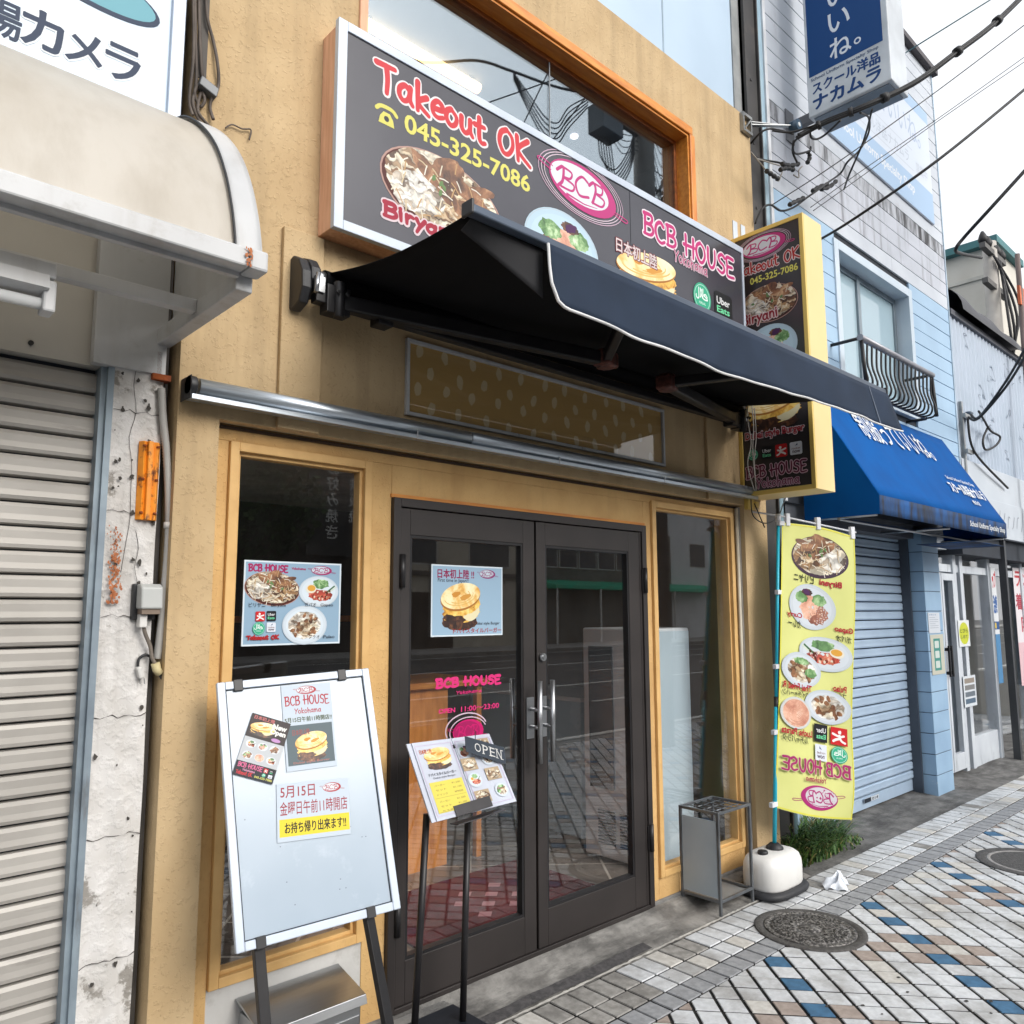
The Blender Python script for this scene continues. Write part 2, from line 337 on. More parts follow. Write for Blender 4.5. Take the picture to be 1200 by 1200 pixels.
class Art:
    def __init__(s, org, u=(1,0,0), v=(0,0,1), n=(0,-1,0), step=2e-5, mirror=False):
        s.o = Vector(org); s.u = Vector(u).normalized(); s.w = Vector(v).normalized(); s.n = Vector(n).normalized()
        s.V = []; s.F = []; s.C = []; s.M = []; s.mats = [ink()]; s.k = 1; s.step = step; s.mirror = mirror; s.warp = None; s.cut = .06
    def px(s, x, y):
        d = ray(x, y); t = (s.o-EYE).dot(s.n)/d.dot(s.n); q = EYE+d*t-s.o
        return q.dot(s.u), q.dot(s.w)
    def mat(s, m):
        if m not in s.mats: s.mats.append(m)
        return s.mats.index(m)
    def raw(s, pts, faces, col, m=0, slope=0):
        b = len(s.V); h = s.k*s.step
        for i, p in enumerate(pts): s.V.append((p[0], p[1], h+slope*i))
        c = lin(col) if len(col) == 3 else col
        for f in faces: s.F.append([b+i for i in f]); s.C.append(c); s.M.append(m)
        s.k += 1
    def poly(s, pts, col, mat=None): s.raw(pts, [tuple(range(len(pts)))], col, s.mat(mat) if mat else 0)
    def rect(s, x0, y0, x1, y1, col): s.poly([(x0,y0),(x1,y0),(x1,y1),(x0,y1)], col)
    def rrect(s, x0, y0, x1, y1, r, col):
        p = []
        for cx, cy, a0 in ((x1-r, y0+r, -90), (x1-r, y1-r, 0), (x0+r, y1-r, 90), (x0+r, y0+r, 180)):
            for k in range(5): a = R(a0+k*22.5); p.append((cx+r*math.cos(a), cy+r*math.sin(a)))
        if s.warp: s.rect(x0, y0, x1, y1, col)
        else: s.poly(p, col)
    def ell(s, cx, cy, rx, ry, col, rot=0, mat=None, n=36, jag=0, a0=0, a1=360, seed=0):
        rnd = random.Random(seed); p = []; c, q = math.cos(R(rot)), math.sin(R(rot))
        for k in range(n if a1-a0 >= 360 else n+1):
            a = R(a0+(a1-a0)*k/n); j = 1+rnd.uniform(-jag, jag); x, y = rx*math.cos(a)*j, ry*math.sin(a)*j
            p.append((cx+x*c-y*q, cy+x*q+y*c))
        if s.warp and max(rx, ry) > .06:
            P = [(cx, cy)]; nr = 5; m_ = len(p)
            for r in range(1, nr+1): P += [(cx+(x-cx)*r/nr, cy+(y-cy)*r/nr) for x, y in p]
            fs = [(0, 1+i, 1+(i+1) % m_) for i in range(m_)]
            for r in range(nr-1):
                a_ = 1+r*m_; b_ = a_+m_; fs += [(a_+i, b_+i, b_+(i+1) % m_, a_+(i+1) % m_) for i in range(m_)]
            s.raw(P, fs, col, s.mat(mat) if mat else 0); return
        s.poly(p, col, mat)
    def arc(s, cx, cy, rx, ry, w, col, rot=0, a0=0, a1=360, n=40):
        c, q = math.cos(R(rot)), math.sin(R(rot)); p = []
        for k in range(n+1):
            a = R(a0+(a1-a0)*k/n); x, y = rx*math.cos(a), ry*math.sin(a); p.append((cx+x*c-y*q, cy+x*q+y*c))
        s.line(p, w, col)
    def line(s, p, w, col, taper=None):
        p = [Vector((a[0], a[1], 0)) for a in p]; n = len(p); vs = []
        for i in range(n):
            d = (p[min(i+1, n-1)]-p[max(i-1, 0)]).normalized(); q = Vector((-d.y, d.x, 0)); h = w/2
            if taper: h *= taper(i/(n-1))
            vs += [(p[i]+q*h).to_tuple(), (p[i]-q*h).to_tuple()]
        fs = [(2*i, 2*i+1, 2*i+3, 2*i+2) for i in range(n-1)]
        for e, sg in ((0, -1), (n-1, 1)):              # round ends
            d = (p[min(e+1, n-1)]-p[max(e-1, 0)]).normalized()*sg; q = Vector((-d.y, d.x, 0)); h = w/2*(taper(e/(n-1)) if taper else 1)
            b = len(vs)
            vs += [(p[e]+q*h*math.cos(R(t))+d*h*math.sin(R(t))).to_tuple() for t in (0, 36, 72, 108, 144, 180)]
            fs.append(tuple(range(b, b+6)))
        s.raw(vs, fs, col, slope=s.step*.012)
    def text(s, t, x0, y0, x1, y1, col, bold=0, out=None, ow=0, keep=False, rot=0):
        cjk = any(ord(c) > 0x2E80 for c in t); passes = [(1, 0, 0), (0, 0, 0)] if out else [(0, 0, 0)]
        if cjk:                                   # dense characters are thickened by overprinting, which keeps their counters open
            b_ = max(0, bold-.008); bold = min(bold, .008); unit = (y1-y0)
            passes = ([(2, ow*math.cos(R(q)), ow*math.sin(R(q))) for q in range(0, 360, 45)] if out else []) + ([(0, -b_*unit*.8, 0), (0, b_*unit*.8, 0), (0, 0, b_*unit*.6), (0, 0, -b_*unit*.6)] if b_ > .002 else [(0, 0, 0)])
        for pas, ox, oy in passes:
            V, Fc = text_mesh(t, bold); xs = [a[0] for a in V]; ys = [a[1] for a in V]
            mx, Mx, my, My = min(xs), max(xs), min(ys), max(ys)
            sx = (x1-x0)/(Mx-mx); sy = (y1-y0)/(My-my)
            if keep: sx = sy = min(sx, sy)
            cx, cy = (x0+x1)/2+ox, (y0+y1)/2+oy; c, q = math.cos(R(rot)), math.sin(R(rot))
            if pas == 1: V, Fc = text_mesh(t, bold+ow/max(1e-6, min(sx, sy)))
            pts = []
            for a in V:
                X = (a[0]-(mx+Mx)/2)*sx; Y = (a[1]-(my+My)/2)*sy
                pts.append((cx+X*c-Y*q, cy+X*q+Y*c))
            s.raw(pts, Fc, out if pas else col)
    def brush(s, t, x0, y0, x1, y1, col, w, out=None, ow=0, jit=.05, seed=1):
        rnd = random.Random(seed); X = 0; S = []
        for ch in t:
            wd, st = FONT[ch]; dy = rnd.uniform(-jit, jit); sh = rnd.uniform(-jit, jit)
            for l in st: S.append([(X+a+sh*b, b+dy) for a, b in l])
            X += wd+.06
        xs = [a for l in S for a, b in l]; mx, Mx = min(xs), max(xs)
        f = lambda a, b: (x0+(a-mx)/(Mx-mx)*(x1-x0), y0+b*(y1-y0))
        L = [smooth_pts([(*f(a, b), 0) for a, b in l], 5) for l in S]
        if out:
            for l in L: s.line(l, w+2*ow, out)
        for l in L: s.line(l, w, col, taper=lambda t: 1.12-.3*t)
    def done(s, name, parent):
        me = bpy.data.meshes.new(name); org = worldloc(parent); pts = []
        if s.warp:                                        # cut large flat pieces so that they follow the cloth
            for it in range(6):
                F2, C2, M2 = [], [], []
                for f, c, m in zip(s.F, s.C, s.M):
                    P = [s.V[i] for i in f]; n = len(P)
                    L = max(math.hypot(P[i][0]-P[(i+1) % n][0], P[i][1]-P[(i+1) % n][1]) for i in range(n))
                    if n == 4 and L > s.cut:
                        q = []
                        for i in range(4):
                            a, b = P[i], P[(i+1) % 4]; s.V.append(((a[0]+b[0])/2, (a[1]+b[1])/2, (a[2]+b[2])/2)); q.append(len(s.V)-1)
                        s.V.append(tuple(sum(p[k] for p in P)/4 for k in range(3))); c0 = len(s.V)-1
                        for i in range(4): F2.append([f[i], q[i], c0, q[i-1]]); C2.append(c); M2.append(m)
                    else: F2.append(f); C2.append(c); M2.append(m)
                s.F, s.C, s.M = F2, C2, M2
        for a, b, h in s.V:
            p = s.warp(a, b, h) if s.warp else s.o + s.u*a + s.w*b + s.n*h
            pts.append(p-org)
        me.from_pydata(pts, [], s.F)
        for m in s.mats: me.materials.append(m)
        me.polygons.foreach_set('material_index', s.M)
        at = me.color_attributes.new('Col', 'FLOAT_COLOR', 'CORNER'); buf = []
        for p, c in zip(me.polygons, s.C): buf += list(c)*p.loop_total
        at.data.foreach_set('color', buf); me.update()
        o = bpy.data.objects.new(name, me); COL.objects.link(o); o.parent = parent
        return o
    # ---- recurring motifs
    def bcb(s, cx, cy, rx, ry, bg=(60, 60, 68), rings=True, col=(196, 62, 130), inner=(226, 232, 240), rot=0):
        if rings:
            for k, q in ((1.26, (206, 176, 196)), (1.18, (222, 202, 216)), (1.1, (222, 202, 216))): s.arc(cx-.03*rx, cy, rx*k, ry*k*1.02, rx*.018, q, rot)
        s.ell(cx, cy, rx, ry, col, rot); s.ell(cx-.1*rx, cy+.06*ry, rx*.86, ry*.8, inner, rot)
        c = col
        s.line(smooth_pts([(cx-.78*rx,cy+.25*ry,0),(cx-.6*rx,cy+.5*ry,0),(cx-.62*rx,cy-.1*ry,0),(cx-.74*rx,cy-.38*ry,0)], 5), rx*.07, c)
        s.line(smooth_pts([(cx-.62*rx,cy+.5*ry,0),(cx-.36*rx,cy+.42*ry,0),(cx-.4*rx,cy+.14*ry,0),(cx-.58*rx,cy+.06*ry,0),(cx-.3*rx,cy-.08*ry,0),(cx-.36*rx,cy-.36*ry,0),(cx-.68*rx,cy-.38*ry,0)], 5), rx*.05, c)
        s.line(smooth_pts([(cx+.12*rx,cy+.38*ry,0),(cx-.06*rx,cy+.5*ry,0),(cx-.24*rx,cy+.1*ry,0),(cx-.14*rx,cy-.36*ry,0),(cx+.14*rx,cy-.26*ry,0)], 5), rx*.06, c)
        s.line(smooth_pts([(cx+.16*rx,cy+.3*ry,0),(cx+.3*rx,cy+.52*ry,0),(cx+.36*rx,cy+.2*ry,0),(cx+.26*rx,cy-.4*ry,0)], 5), rx*.07, c)
        s.line(smooth_pts([(cx+.3*rx,cy+.52*ry,0),(cx+.56*rx,cy+.46*ry,0),(cx+.54*rx,cy+.16*ry,0),(cx+.38*rx,cy+.08*ry,0),(cx+.62*rx,cy-.06*ry,0),(cx+.54*rx,cy-.38*ry,0),(cx+.24*rx,cy-.4*ry,0)], 5), rx*.05, c)
        s.line([(cx-.5*rx,cy-.58*ry,0),(cx,cy-.66*ry,0),(cx+.4*rx,cy-.56*ry,0)], rx*.035, c, taper=lambda t: 1.3-t)
        s.line(smooth_pts([(cx-.95*rx,cy+.1*ry,0),(cx-1.3*rx,cy+.3*ry,0),(cx-1.22*rx,cy+.42*ry,0),(cx-.9*rx,cy+.3*ry,0)], 5), rx*.025, c)
        s.line(smooth_pts([(cx+.9*rx,cy-.3*ry,0),(cx+1.35*rx,cy-.4*ry,0),(cx+1.3*rx,cy-.55*ry,0),(cx+.95*rx,cy-.42*ry,0)], 5), rx*.025, c)
    def halal(s, cx, cy, r):
        s.ell(cx, cy, r, r, (60, 176, 140)); s.arc(cx, cy, r*.86, r*.86, r*.05, (190, 232, 216))
        for l in ([(.62,.16),(.42,.32),(.2,.22),(.46,.12),(.66,-.02),(.3,-.06),(.05,.0)], [(.1,.62),(.06,.02)], [(-.22,.62),(-.1,.2),(.05,.0)], [(-.08,.56),(-.2,.1),(-.26,.0)], [(-.42,.62),(-.42,.0),(-.56,-.14),(-.74,-.04),(-.74,.1)]):
            s.line(smooth_pts([(cx+a*r*.92, cy+(b-.02)*r, 0) for a, b in l], 4), r*.095, (240, 250, 246))
        s.text('HALAL', cx-.38*r, cy-.46*r, cx+.38*r, cy-.28*r, (210, 240, 228), .02)
    def eats(s, x0, y0, x1, y1):
        w = x1-x0; h = y1-y0
        s.rrect(x0, y0, x1, y1, w*.12, (32, 34, 38))
        s.text('Uber', x0+.12*w, y0+.52*h, x0+.86*w, y0+.8*h, (236, 238, 240), .015)
        s.text('Eats', x0+.12*w, y0+.18*h, x0+.84*w, y0+.44*h, (120, 226, 170), .02)
    def runner(s, x0, y0, x1, y1):
        w = x1-x0; h = y1-y0; f = lambda p: [(x0+a*w, y0+b*h, 0) for a, b in p]
        s.rrect(x0, y0, x1, y1, w*.12, (206, 40, 44))
        s.ell(x0+.42*w, y0+.74*h, .11*w, .11*h, (246, 244, 242))
        s.line(smooth_pts(f([(.2,.55),(.45,.5),(.86,.62)])), w*.13, (246, 244, 242))
        s.line(smooth_pts(f([(.45,.55),(.42,.4),(.66,.3),(.82,.2)])), w*.14, (246, 244, 242))
        s.line(smooth_pts(f([(.42,.42),(.32,.25),(.14,.16)])), w*.12, (246, 244, 242))
    def rocket(s, x0, y0, x1, y1):
        w = x1-x0; h = y1-y0
        s.rrect(x0, y0, x1, y1, w*.12, (226, 232, 242))
        s.poly([(x0+.42*w,y0+.66*h),(x0+.62*w,y0+.9*h),(x0+.64*w,y0+.74*h),(x0+.5*w,y0+.7*h)], (40, 70, 120))
        s.text('rocket', x0+.14*w, y0+.42*h, x0+.86*w, y0+.58*h, (120, 70, 70), .01)
        s.text('now', x0+.2*w, y0+.14*h, x0+.84*w, y0+.34*h, (90, 70, 90), .03)
    def biryani(s, cx, cy, rx, ry, rim=(86, 44, 40), g=None, seed=3, outl=True):
        g = g or rx*.07; rnd = random.Random(seed)
        s.ell(cx, cy, rx, ry, (186, 150, 140) if outl else rim, -6); s.ell(cx, cy, rx*.975, ry*.96, rim, -6)
        s.ell(cx+.01*rx, cy+.07*ry, rx*.93, ry*.9, (200, 180, 150), -6, food('rice', g), jag=.02, n=60)
        s.ell(cx+.42*rx, cy-.12*ry, rx*.5, ry*.56, (150, 110, 70), -10, food('rice_brown', g), jag=.06, n=40, seed=1)
        s.ell(cx-.42*rx, cy-.1*ry, rx*.42, ry*.5, (220, 210, 190), 10, food('rice_white', g), jag=.08, n=40, seed=2)
        for a, b, c, d, rt in ((-.25,.5,.34,.2,-30),(.05,.75,.28,.3,20),(.28,.45,.5,.2,-18),(.62,.6,.24,.13,10),(0,.2,.34,.2,-40)):
            s.ell(cx+a*rx, cy+b*ry, c*rx, d*ry, (130, 90, 60), rt, food('meat', g*1.6), jag=.1, n=24, seed=rnd.randint(0, 99))
        for k in range(60):
            a = rnd.uniform(0, 6.28); q = math.sqrt(rnd.random())*.86; x = cx+rx*q*math.cos(a); y = cy+ry*(.05+q*math.sin(a)); t = rnd.uniform(0, 3.14); l = g*rnd.uniform(.9, 1.5)
            s.line([(x-l*math.cos(t), y-l*math.sin(t)), (x, y+.15*l), (x+l*math.cos(t), y+l*math.sin(t))], g*.3, rnd.choice([(232, 222, 200), (216, 196, 160), (196, 160, 116), (240, 234, 220)]))
        for k in range(5):
            a, q = rnd.uniform(-.6, .5), rnd.uniform(0, .5); s.ell(cx+a*rx, cy+q*ry, g*.8, g*.5, (110, 140, 90), rnd.uniform(0, 180), n=8, jag=.2)
    def plate(s, cx, cy, rx, ry, kind, g=None, col=(214, 226, 236), seed=5):
        g = g or rx*.08; rnd = random.Random(seed)
        s.ell(cx, cy, rx, ry, col); s.arc(cx, cy, rx*.97, ry*.97, rx*.02, (190, 204, 216)); s.ell(cx, cy, rx*.84, ry*.84, tuple(min(255, c+8) for c in col))
        E = lambda a, b, c, d, k, rt=0, j=.12: s.ell(cx+a*rx, cy+b*ry, c*rx, d*ry, (150, 110, 80), rt, food(k, g), jag=j, n=26, seed=rnd.randint(0, 99))
        if kind == 'curry':
            E(-.2,-.25,.5,.5,'curry'); E(.1,.0,.4,.55,'pink',20); E(.45,.35,.28,.26,'green'); E(.2,.62,.24,.16,'dark'); E(-.35,.35,.3,.25,'green')
            for k in range(16): s.ell(cx+rnd.uniform(-.55,.1)*rx, cy+rnd.uniform(-.6,.05)*ry, g*.35, g*.3, (220, 190, 170), n=7)
            s.ell(cx+.22*rx, cy+.62*ry, .16*rx, .12*ry, (84, 48, 92), 20, jag=.25, n=16)
        elif kind == 'gapao':
            E(.12,-.25,.62,.36,'red'); E(.1,.48,.42,.3,'green'); s.line([(cx+.35*rx,cy-.1*ry),(cx+.78*rx,cy+.35*ry)], .07*rx, (70, 110, 70)); s.line([(cx+.5*rx,cy-.08*ry),(cx+.86*rx,cy+.28*ry)], .05*rx, (216, 226, 206))
            for k in range(30): s.ell(cx+rnd.uniform(-.4,.62)*rx, cy+rnd.uniform(-.5,.06)*ry, g*.7, g*.5, rnd.choice([(232, 216, 196), (150, 60, 44), (90, 40, 30), (200, 120, 90)]), rnd.uniform(0, 90), n=8, jag=.25, seed=k)
            s.ell(cx-.4*rx, cy+.16*ry, .26*rx, .28*ry, (238, 232, 214)); s.ell(cx-.38*rx, cy+.2*ry, .2*rx, .2*ry, (226, 168, 70))
        elif kind in ('pulao', 'fried'):
            E(0,0,.74,.7,'rice_white',0,.05); E(.1,-.1,.5,.45,'rice',20)
            for k in range(12): s.ell(cx+rnd.uniform(-.55,.55)*rx, cy+rnd.uniform(-.5,.55)*ry, g*1.3, g*.9, (130, 90, 66), rnd.uniform(0, 90), food('meat', g), n=10, jag=.2, seed=k)
            if kind == 'fried':
                E(-.5,-.1,.3,.26,'green'); E(.0,.5,.4,.2,'green')
        elif kind == 'parata':
            E(0,0,.86,.86,'pink',0,.02)
            for k in range(9): s.arc(cx+.02*rx, cy, rx*(.8-.08*k), ry*(.8-.085*k), rx*.02, (190, 134, 112), a0=rnd.uniform(0, 90), a1=rnd.uniform(200, 340))
    def burger(s, cx, cy, rx, ry, g=None, plate=True):
        g = g or rx*.13
        s.ell(cx-.05*rx, cy-.62*ry, rx*.86, ry*.34, (60, 40, 34), 0, food('dark', g*.8), jag=.06, n=40, seed=4)
        s.ell(cx+.02*rx, cy-.3*ry, rx*.9, ry*.38, (180, 120, 60), 6, food('cheese', g), jag=.06, n=40, seed=8)
        s.ell(cx+.5*rx, cy-.28*ry, rx*.42, ry*.3, (240, 230, 190), 24, n=24, jag=.05)
        s.ell(cx-.3*rx, cy-.52*ry, rx*.5, ry*.22, (70, 40, 30), -8, food('dark', g*.8), jag=.1, n=30, seed=2)
        s.ell(cx+.04*rx, cy-.04*ry, rx*.9, ry*.36, (150, 104, 60), 8, food('cheese', g), jag=.05, n=40, seed=5)
        s.ell(cx-.02*rx, cy+.28*ry, rx*.98, ry*.5, (176, 118, 56), 10)
        s.ell(cx-.01*rx, cy+.34*ry, rx*.97, ry*.48, (240, 226, 178), 10, food('bun', g*2.2))
        for k in range(4): s.arc(cx-.02*rx, cy+.36*ry, rx*(.8-.18*k), ry*(.36-.08*k), rx*.03, (232, 190, 110), 10, a0=190+30*k, a1=340+25*k)
        s.ell(cx-.25*rx, cy+.4*ry, rx*.2, ry*.1, (216, 150, 66), 12, jag=.25, n=14); s.ell(cx+.2*rx, cy+.3*ry, rx*.26, ry*.1, (222, 160, 76), 16, jag=.25, n=14)
def panel_box(org, u, v, n, w, h, t):
    """thin board: back-lower-left corner org, width w, height h, front face t in front along n"""
    o, u, v, n = map(Vector, (org, u, v, n))
    return MB().prism([o, o+u*w, o+u*w+v*h, o+v*h], n*t)

# ================================================================== MATERIALS
STUCCO = mk('stucco_sand', (212, 174, 117), (198, 158, 102), ns=5, rough=.85, bump=.36, bs=75, fleck=(.55, .7), streak=((150, 118, 76), .25), dirt=(150, 122, 84), ds=3, dlo=.62, dhi=.85)
STUCCO_UP = mk('stucco_sand_upper', (192, 167, 129), (180, 154, 115), ns=4, rough=.85, bump=.36, bs=75, fleck=(.55, .7), streak=((140, 120, 90), .4), dirt=(166, 142, 104), ds=2.2, dlo=.6, dhi=.85)
TIMBER_SAND = mk('painted_timber_sand', (214, 174, 114), (201, 160, 101), ns=9, rough=.6, bump=.12, bs=30, dirt=(150, 116, 70), ds=7, dlo=.62, dhi=.8)
OAK = mk('varnished_wood_orange', (218, 146, 62), (194, 118, 44), ns=5, rough=.42, stretch=(1, 8, 8), bump=.05, bs=8, dirt=(120, 70, 30), ds=3, dlo=.6, dhi=.8)
OAK_V = mk('varnished_wood_orange_upright', (222, 146, 66), (196, 116, 46), ns=5, rough=.42, stretch=(8, 8, 1), bump=.05, bs=8)
PINE = mk('raw_pine', (224, 178, 146), (206, 156, 124), ns=4, rough=.7, stretch=(14, 14, 1.2), dirt=(176, 122, 92), ds=5, dlo=.62, dhi=.75, dstretch=(6, 6, 1))
ALU = mk('aluminium', (196, 204, 212), (176, 184, 192), ns=6, rough=.34, metal=.85, stretch=(1, 20, 20))
ALU_W = mk('aluminium_white', (192, 202, 214), (178, 188, 202), ns=5, rough=.4, metal=.1)
STEEL = mk('brushed_steel', (176, 178, 180), (172, 174, 177), ns=8, rough=.3, metal=.95, stretch=(1, 14, 14), rvar=.02)
DOORM = mk('door_metal_dark', (52, 47, 46), (45, 41, 40), ns=4, rough=.45, metal=.2)
BLACKM = mk('black_metal', (34, 33, 35), (28, 27, 29), ns=8, rough=.42, metal=.2)
BLACKP = mk('black_plastic', (34, 35, 38), (28, 28, 31), ns=9, rough=.5)
RUBBER = mk('rubber_dark', (44, 45, 49), (36, 37, 40), ns=9, rough=.6, bump=.05, bs=80)
CONC = mk('concrete_grey', (150, 149, 146), (112, 111, 109), ns=7, rough=.9, bump=.35, bs=70, dirt=(84, 83, 82), ds=3.5, dlo=.5, dhi=.72)
ASPH = mk('asphalt_grey', (104, 104, 106), (78, 78, 80), ns=18, rough=.92, bump=.4, bs=180, dirt=(60, 60, 61), ds=3, dlo=.5, dhi=.7)
ROADM = mk('road_asphalt', (84, 84, 86), (64, 64, 66), ns=20, rough=.9, bump=.3, bs=160, dirt=(54, 54, 55), ds=.8, dlo=.5, dhi=.7)
PAVM = mk('pavement_slab', (176, 175, 172), (150, 149, 147), ns=12, rough=.85, bump=.15, bs=120, dirt=(120, 118, 115), ds=1.5, dlo=.55, dhi=.8)
GROUT = mk('joint_dark', (44, 43, 42), (30, 29, 28), ns=30, rough=.95)
WHITE_CONC = mk('white_painted_concrete', (212, 210, 208), (190, 187, 183), ns=9, rough=.88, bump=.38, bs=36, fleck=(.45, .7), dirt=(142, 138, 132), ds=3.6, dlo=.57, dhi=.6, streak=((120, 112, 104), .5))
WHITE_MET = mk('white_painted_steel', (190, 191, 192), (174, 175, 176), ns=3, rough=.45, dirt=(140, 134, 126), ds=4, dlo=.54, dhi=.78, streak=((130, 120, 108), .3))
CANOPY = mk('ivory_acrylic', (214, 208, 198), (202, 195, 184), streak=((160, 150, 134), .35), ns=1.6, rough=.38, dirt=(184, 175, 160), ds=2.6, dlo=.45, dhi=.8, dstretch=(1.4, 1, .5))
SHUT = mk('shutter_steel_greige', (174, 170, 164), (158, 154, 148), ns=3, rough=.5, metal=.15, dirt=(118, 114, 110), ds=3, dlo=.6, dhi=.8, dstretch=(.7, 1, 7))
SHUT_B = mk('shutter_steel_blue', (172, 192, 212), (158, 178, 200), ns=3, rough=.45, metal=.15, dirt=(130, 142, 156), ds=3, dlo=.62, dhi=.82, dstretch=(.7, 1, 5))
SIDING = mk('siding_pale_blue', (160, 188, 212), (150, 178, 203), ns=2.5, rough=.6, dirt=(140, 164, 184), ds=3.5, dlo=.62, dhi=.85)
SIDING_UP = mk('siding_grey_white', (196, 202, 210), (184, 190, 199), ns=2.5, rough=.65, dirt=(160, 158, 164), ds=4, dlo=.6, dhi=.85, dstretch=(1, 1, .4))
SIDING_ST = mk('siding_streaked', (190, 194, 202), (172, 176, 183), ns=3, rough=.7, dirt=(48, 48, 52), ds=2.2, dlo=.45, dhi=.62, dstretch=(3.2, 1, .45))
SIDING_ST2 = mk('siding_lightly_streaked', (190, 194, 204), (176, 181, 190), ns=3, rough=.7, dirt=(110, 110, 116), ds=2.2, dlo=.5, dhi=.7, dstretch=(3.2, 1, .4))
SEAM = mk('seam_dark', (50, 56, 64), (40, 44, 52), ns=5, rough=.9)
PALE_BLUE = mk('sheet_pale_blue', (176, 196, 214), (168, 188, 207), ns=1.5, rough=.5)
STEELCOL = mk('dark_steel_column', (62, 60, 60), (48, 47, 47), ns=5, rough=.6, dirt=(86, 78, 72), ds=4, dlo=.55, dhi=.8)
GREYCONC = mk('grey_render', (150, 152, 152), (128, 131, 132), ns=6, rough=.9, bump=.2, bs=40, dirt=(98, 98, 98), ds=3, dlo=.55, dhi=.8, dstretch=(1, 1, .4))
PIPEB = mk('downpipe_blue_grey', (150, 178, 192), (136, 164, 180), ns=4, rough=.5)
CLEAR = glass('clear_glass')
UPGLASS = glass('upper_glass', 2.7, refl=(.8, .92, 1))
ACRYL = glass('acrylic_sheet', 1.5)
FROST = glass('frosted_glass', 1.5, frost=.75)
CABLE = mk('cable_black', (34, 34, 36), (26, 26, 28), ns=9, rough=.6)
CABLE_G = mk('cable_grey', (150, 146, 140), (130, 126, 120), ns=9, rough=.6)
RUST = mk('rust', (150, 76, 34), (104, 50, 26), ns=14, rough=.9, bump=.3, bs=60)
INK = ink()

# ================================================================== GROUND
g = MB().box(-120, -180, -.6, 160, 160, -.16).build('ground', ASPH); struct(g)
rd = MB(); rd.box(-80, -22.2, -.16, 120, -4.32, -.13)
struct(rd.build('road', ROADM))
mk('road_paint', (224, 224, 220), (196, 196, 192), ns=14, rough=.8)
mkgs = MB()
for y in (-5.0, -21.5, -10.5, -15.9): mkgs.box(-60, y-.07, -.129, 90, y+.07, -.125)
for i in range(-10, 18):
    for y in (-7.8, -18.6, -13.2): mkgs.box(i*6, y-.06, -.129, i*6+2.6, y+.06, -.125)
struct(mkgs.build('road_markings', MATS['road_paint']))
struct(MB().box(-80, -4.32, -.16, 120, -4.16, .0).build('kerb', CONC, bevel=.015))
struct(MB().box(-80, -22.36, -.16, 120, -22.2, .0).build('kerb', CONC, bevel=.015))
struct(MB().box(-80, -26.0, -.16, 120, -22.36, -.005).build('pavement', PAVM))
Y0, Y1, Y2, Y3 = -.266, -.425, -.548, -.6695
pv = MB()
pv.box(-30, -4.16, -.16, 60, Y0+.006, -.008)
struct(pv.build('pavement', GROUT))
# tiles: rows of rectangular setts along the shop fronts, then lozenge setts
TL = mk('sett_light', (206, 209, 212), (190, 193, 196), ns=40, rough=.82, bump=.14, bs=220, det=8, dirt=(132, 129, 124), ds=2.6, dlo=.45, dhi=.7)
TL2 = mk('sett_light_warm', (198, 196, 191), (180, 177, 171), ns=40, rough=.82, bump=.12, bs=220, det=8, dirt=(128, 122, 114), ds=1.6, dlo=.55, dhi=.8)
TG = mk('sett_grey', (152, 154, 157), (132, 134, 137), ns=40, rough=.82, bump=.12, bs=220, det=8, dirt=(94, 93, 92), ds=1.6, dlo=.55, dhi=.8)
TB = mk('sett_blue', (66, 110, 144), (52, 92, 124), ns=30, rough=.7, bump=.1, bs=220, det=8)
TN = mk('sett_brown', (164, 152, 144), (146, 134, 126), ns=40, rough=.82, bump=.12, bs=220, det=8)
tl = MB(); rt = random.Random(3)
def sett(pts, m):
    z = rt.uniform(-.0012, .0012); n = len(pts); c = Vector((sum(p[0] for p in pts)/n, sum(p[1] for p in pts)/n, 0))
    top = [(c.x+(p[0]-c.x)*.96, c.y+(p[1]-c.y)*.96, z+.001) for p in pts]; low = [(p[0], p[1], z-.004) for p in pts]; bot = [(p[0], p[1], -.013) for p in pts]
    tl.add(top+low+bot, [tuple(range(n))] + [(n+i, n+(i+1) % n, (i+1) % n, i) for i in range(n)], m)
    tl.add(low+bot, [(n+i, n+(i+1) % n, (i+1) % n, i) for i in range(n)], 6)
PIT = .107
for (ya, yb, m) in ((Y0, Y1, 0), (Y1, Y2, 0), (Y2, Y3, 1)):
    for i in range(int(15/PIT)):
        x = -1.0+i*PIT; gp = .0055
        dirty = rt.random() < (.9 if x < 2.9 else .55 if x < 3.5 else .08); mm = m if m else (5 if dirty else 0 if rt.random() > .15 else 4)
        sett([(x+gp, yb+gp), (x+PIT-gp, yb+gp), (x+PIT-gp, ya-gp), (x+gp, ya-gp)], mm)
def clip(pts, ymax):
    out = []
    for i, a in enumerate(pts):
        b = pts[(i+1) % len(pts)]
        if a[1] <= ymax: out.append(a)
        if (a[1] <= ymax) != (b[1] <= ymax):
            t = (ymax-a[1])/(b[1]-a[1]); out.append((a[0]+(b[0]-a[0])*t, ymax))
    return out
HX, HY = .0743, .0868; X_0, Y_0 = 3.439, -.898
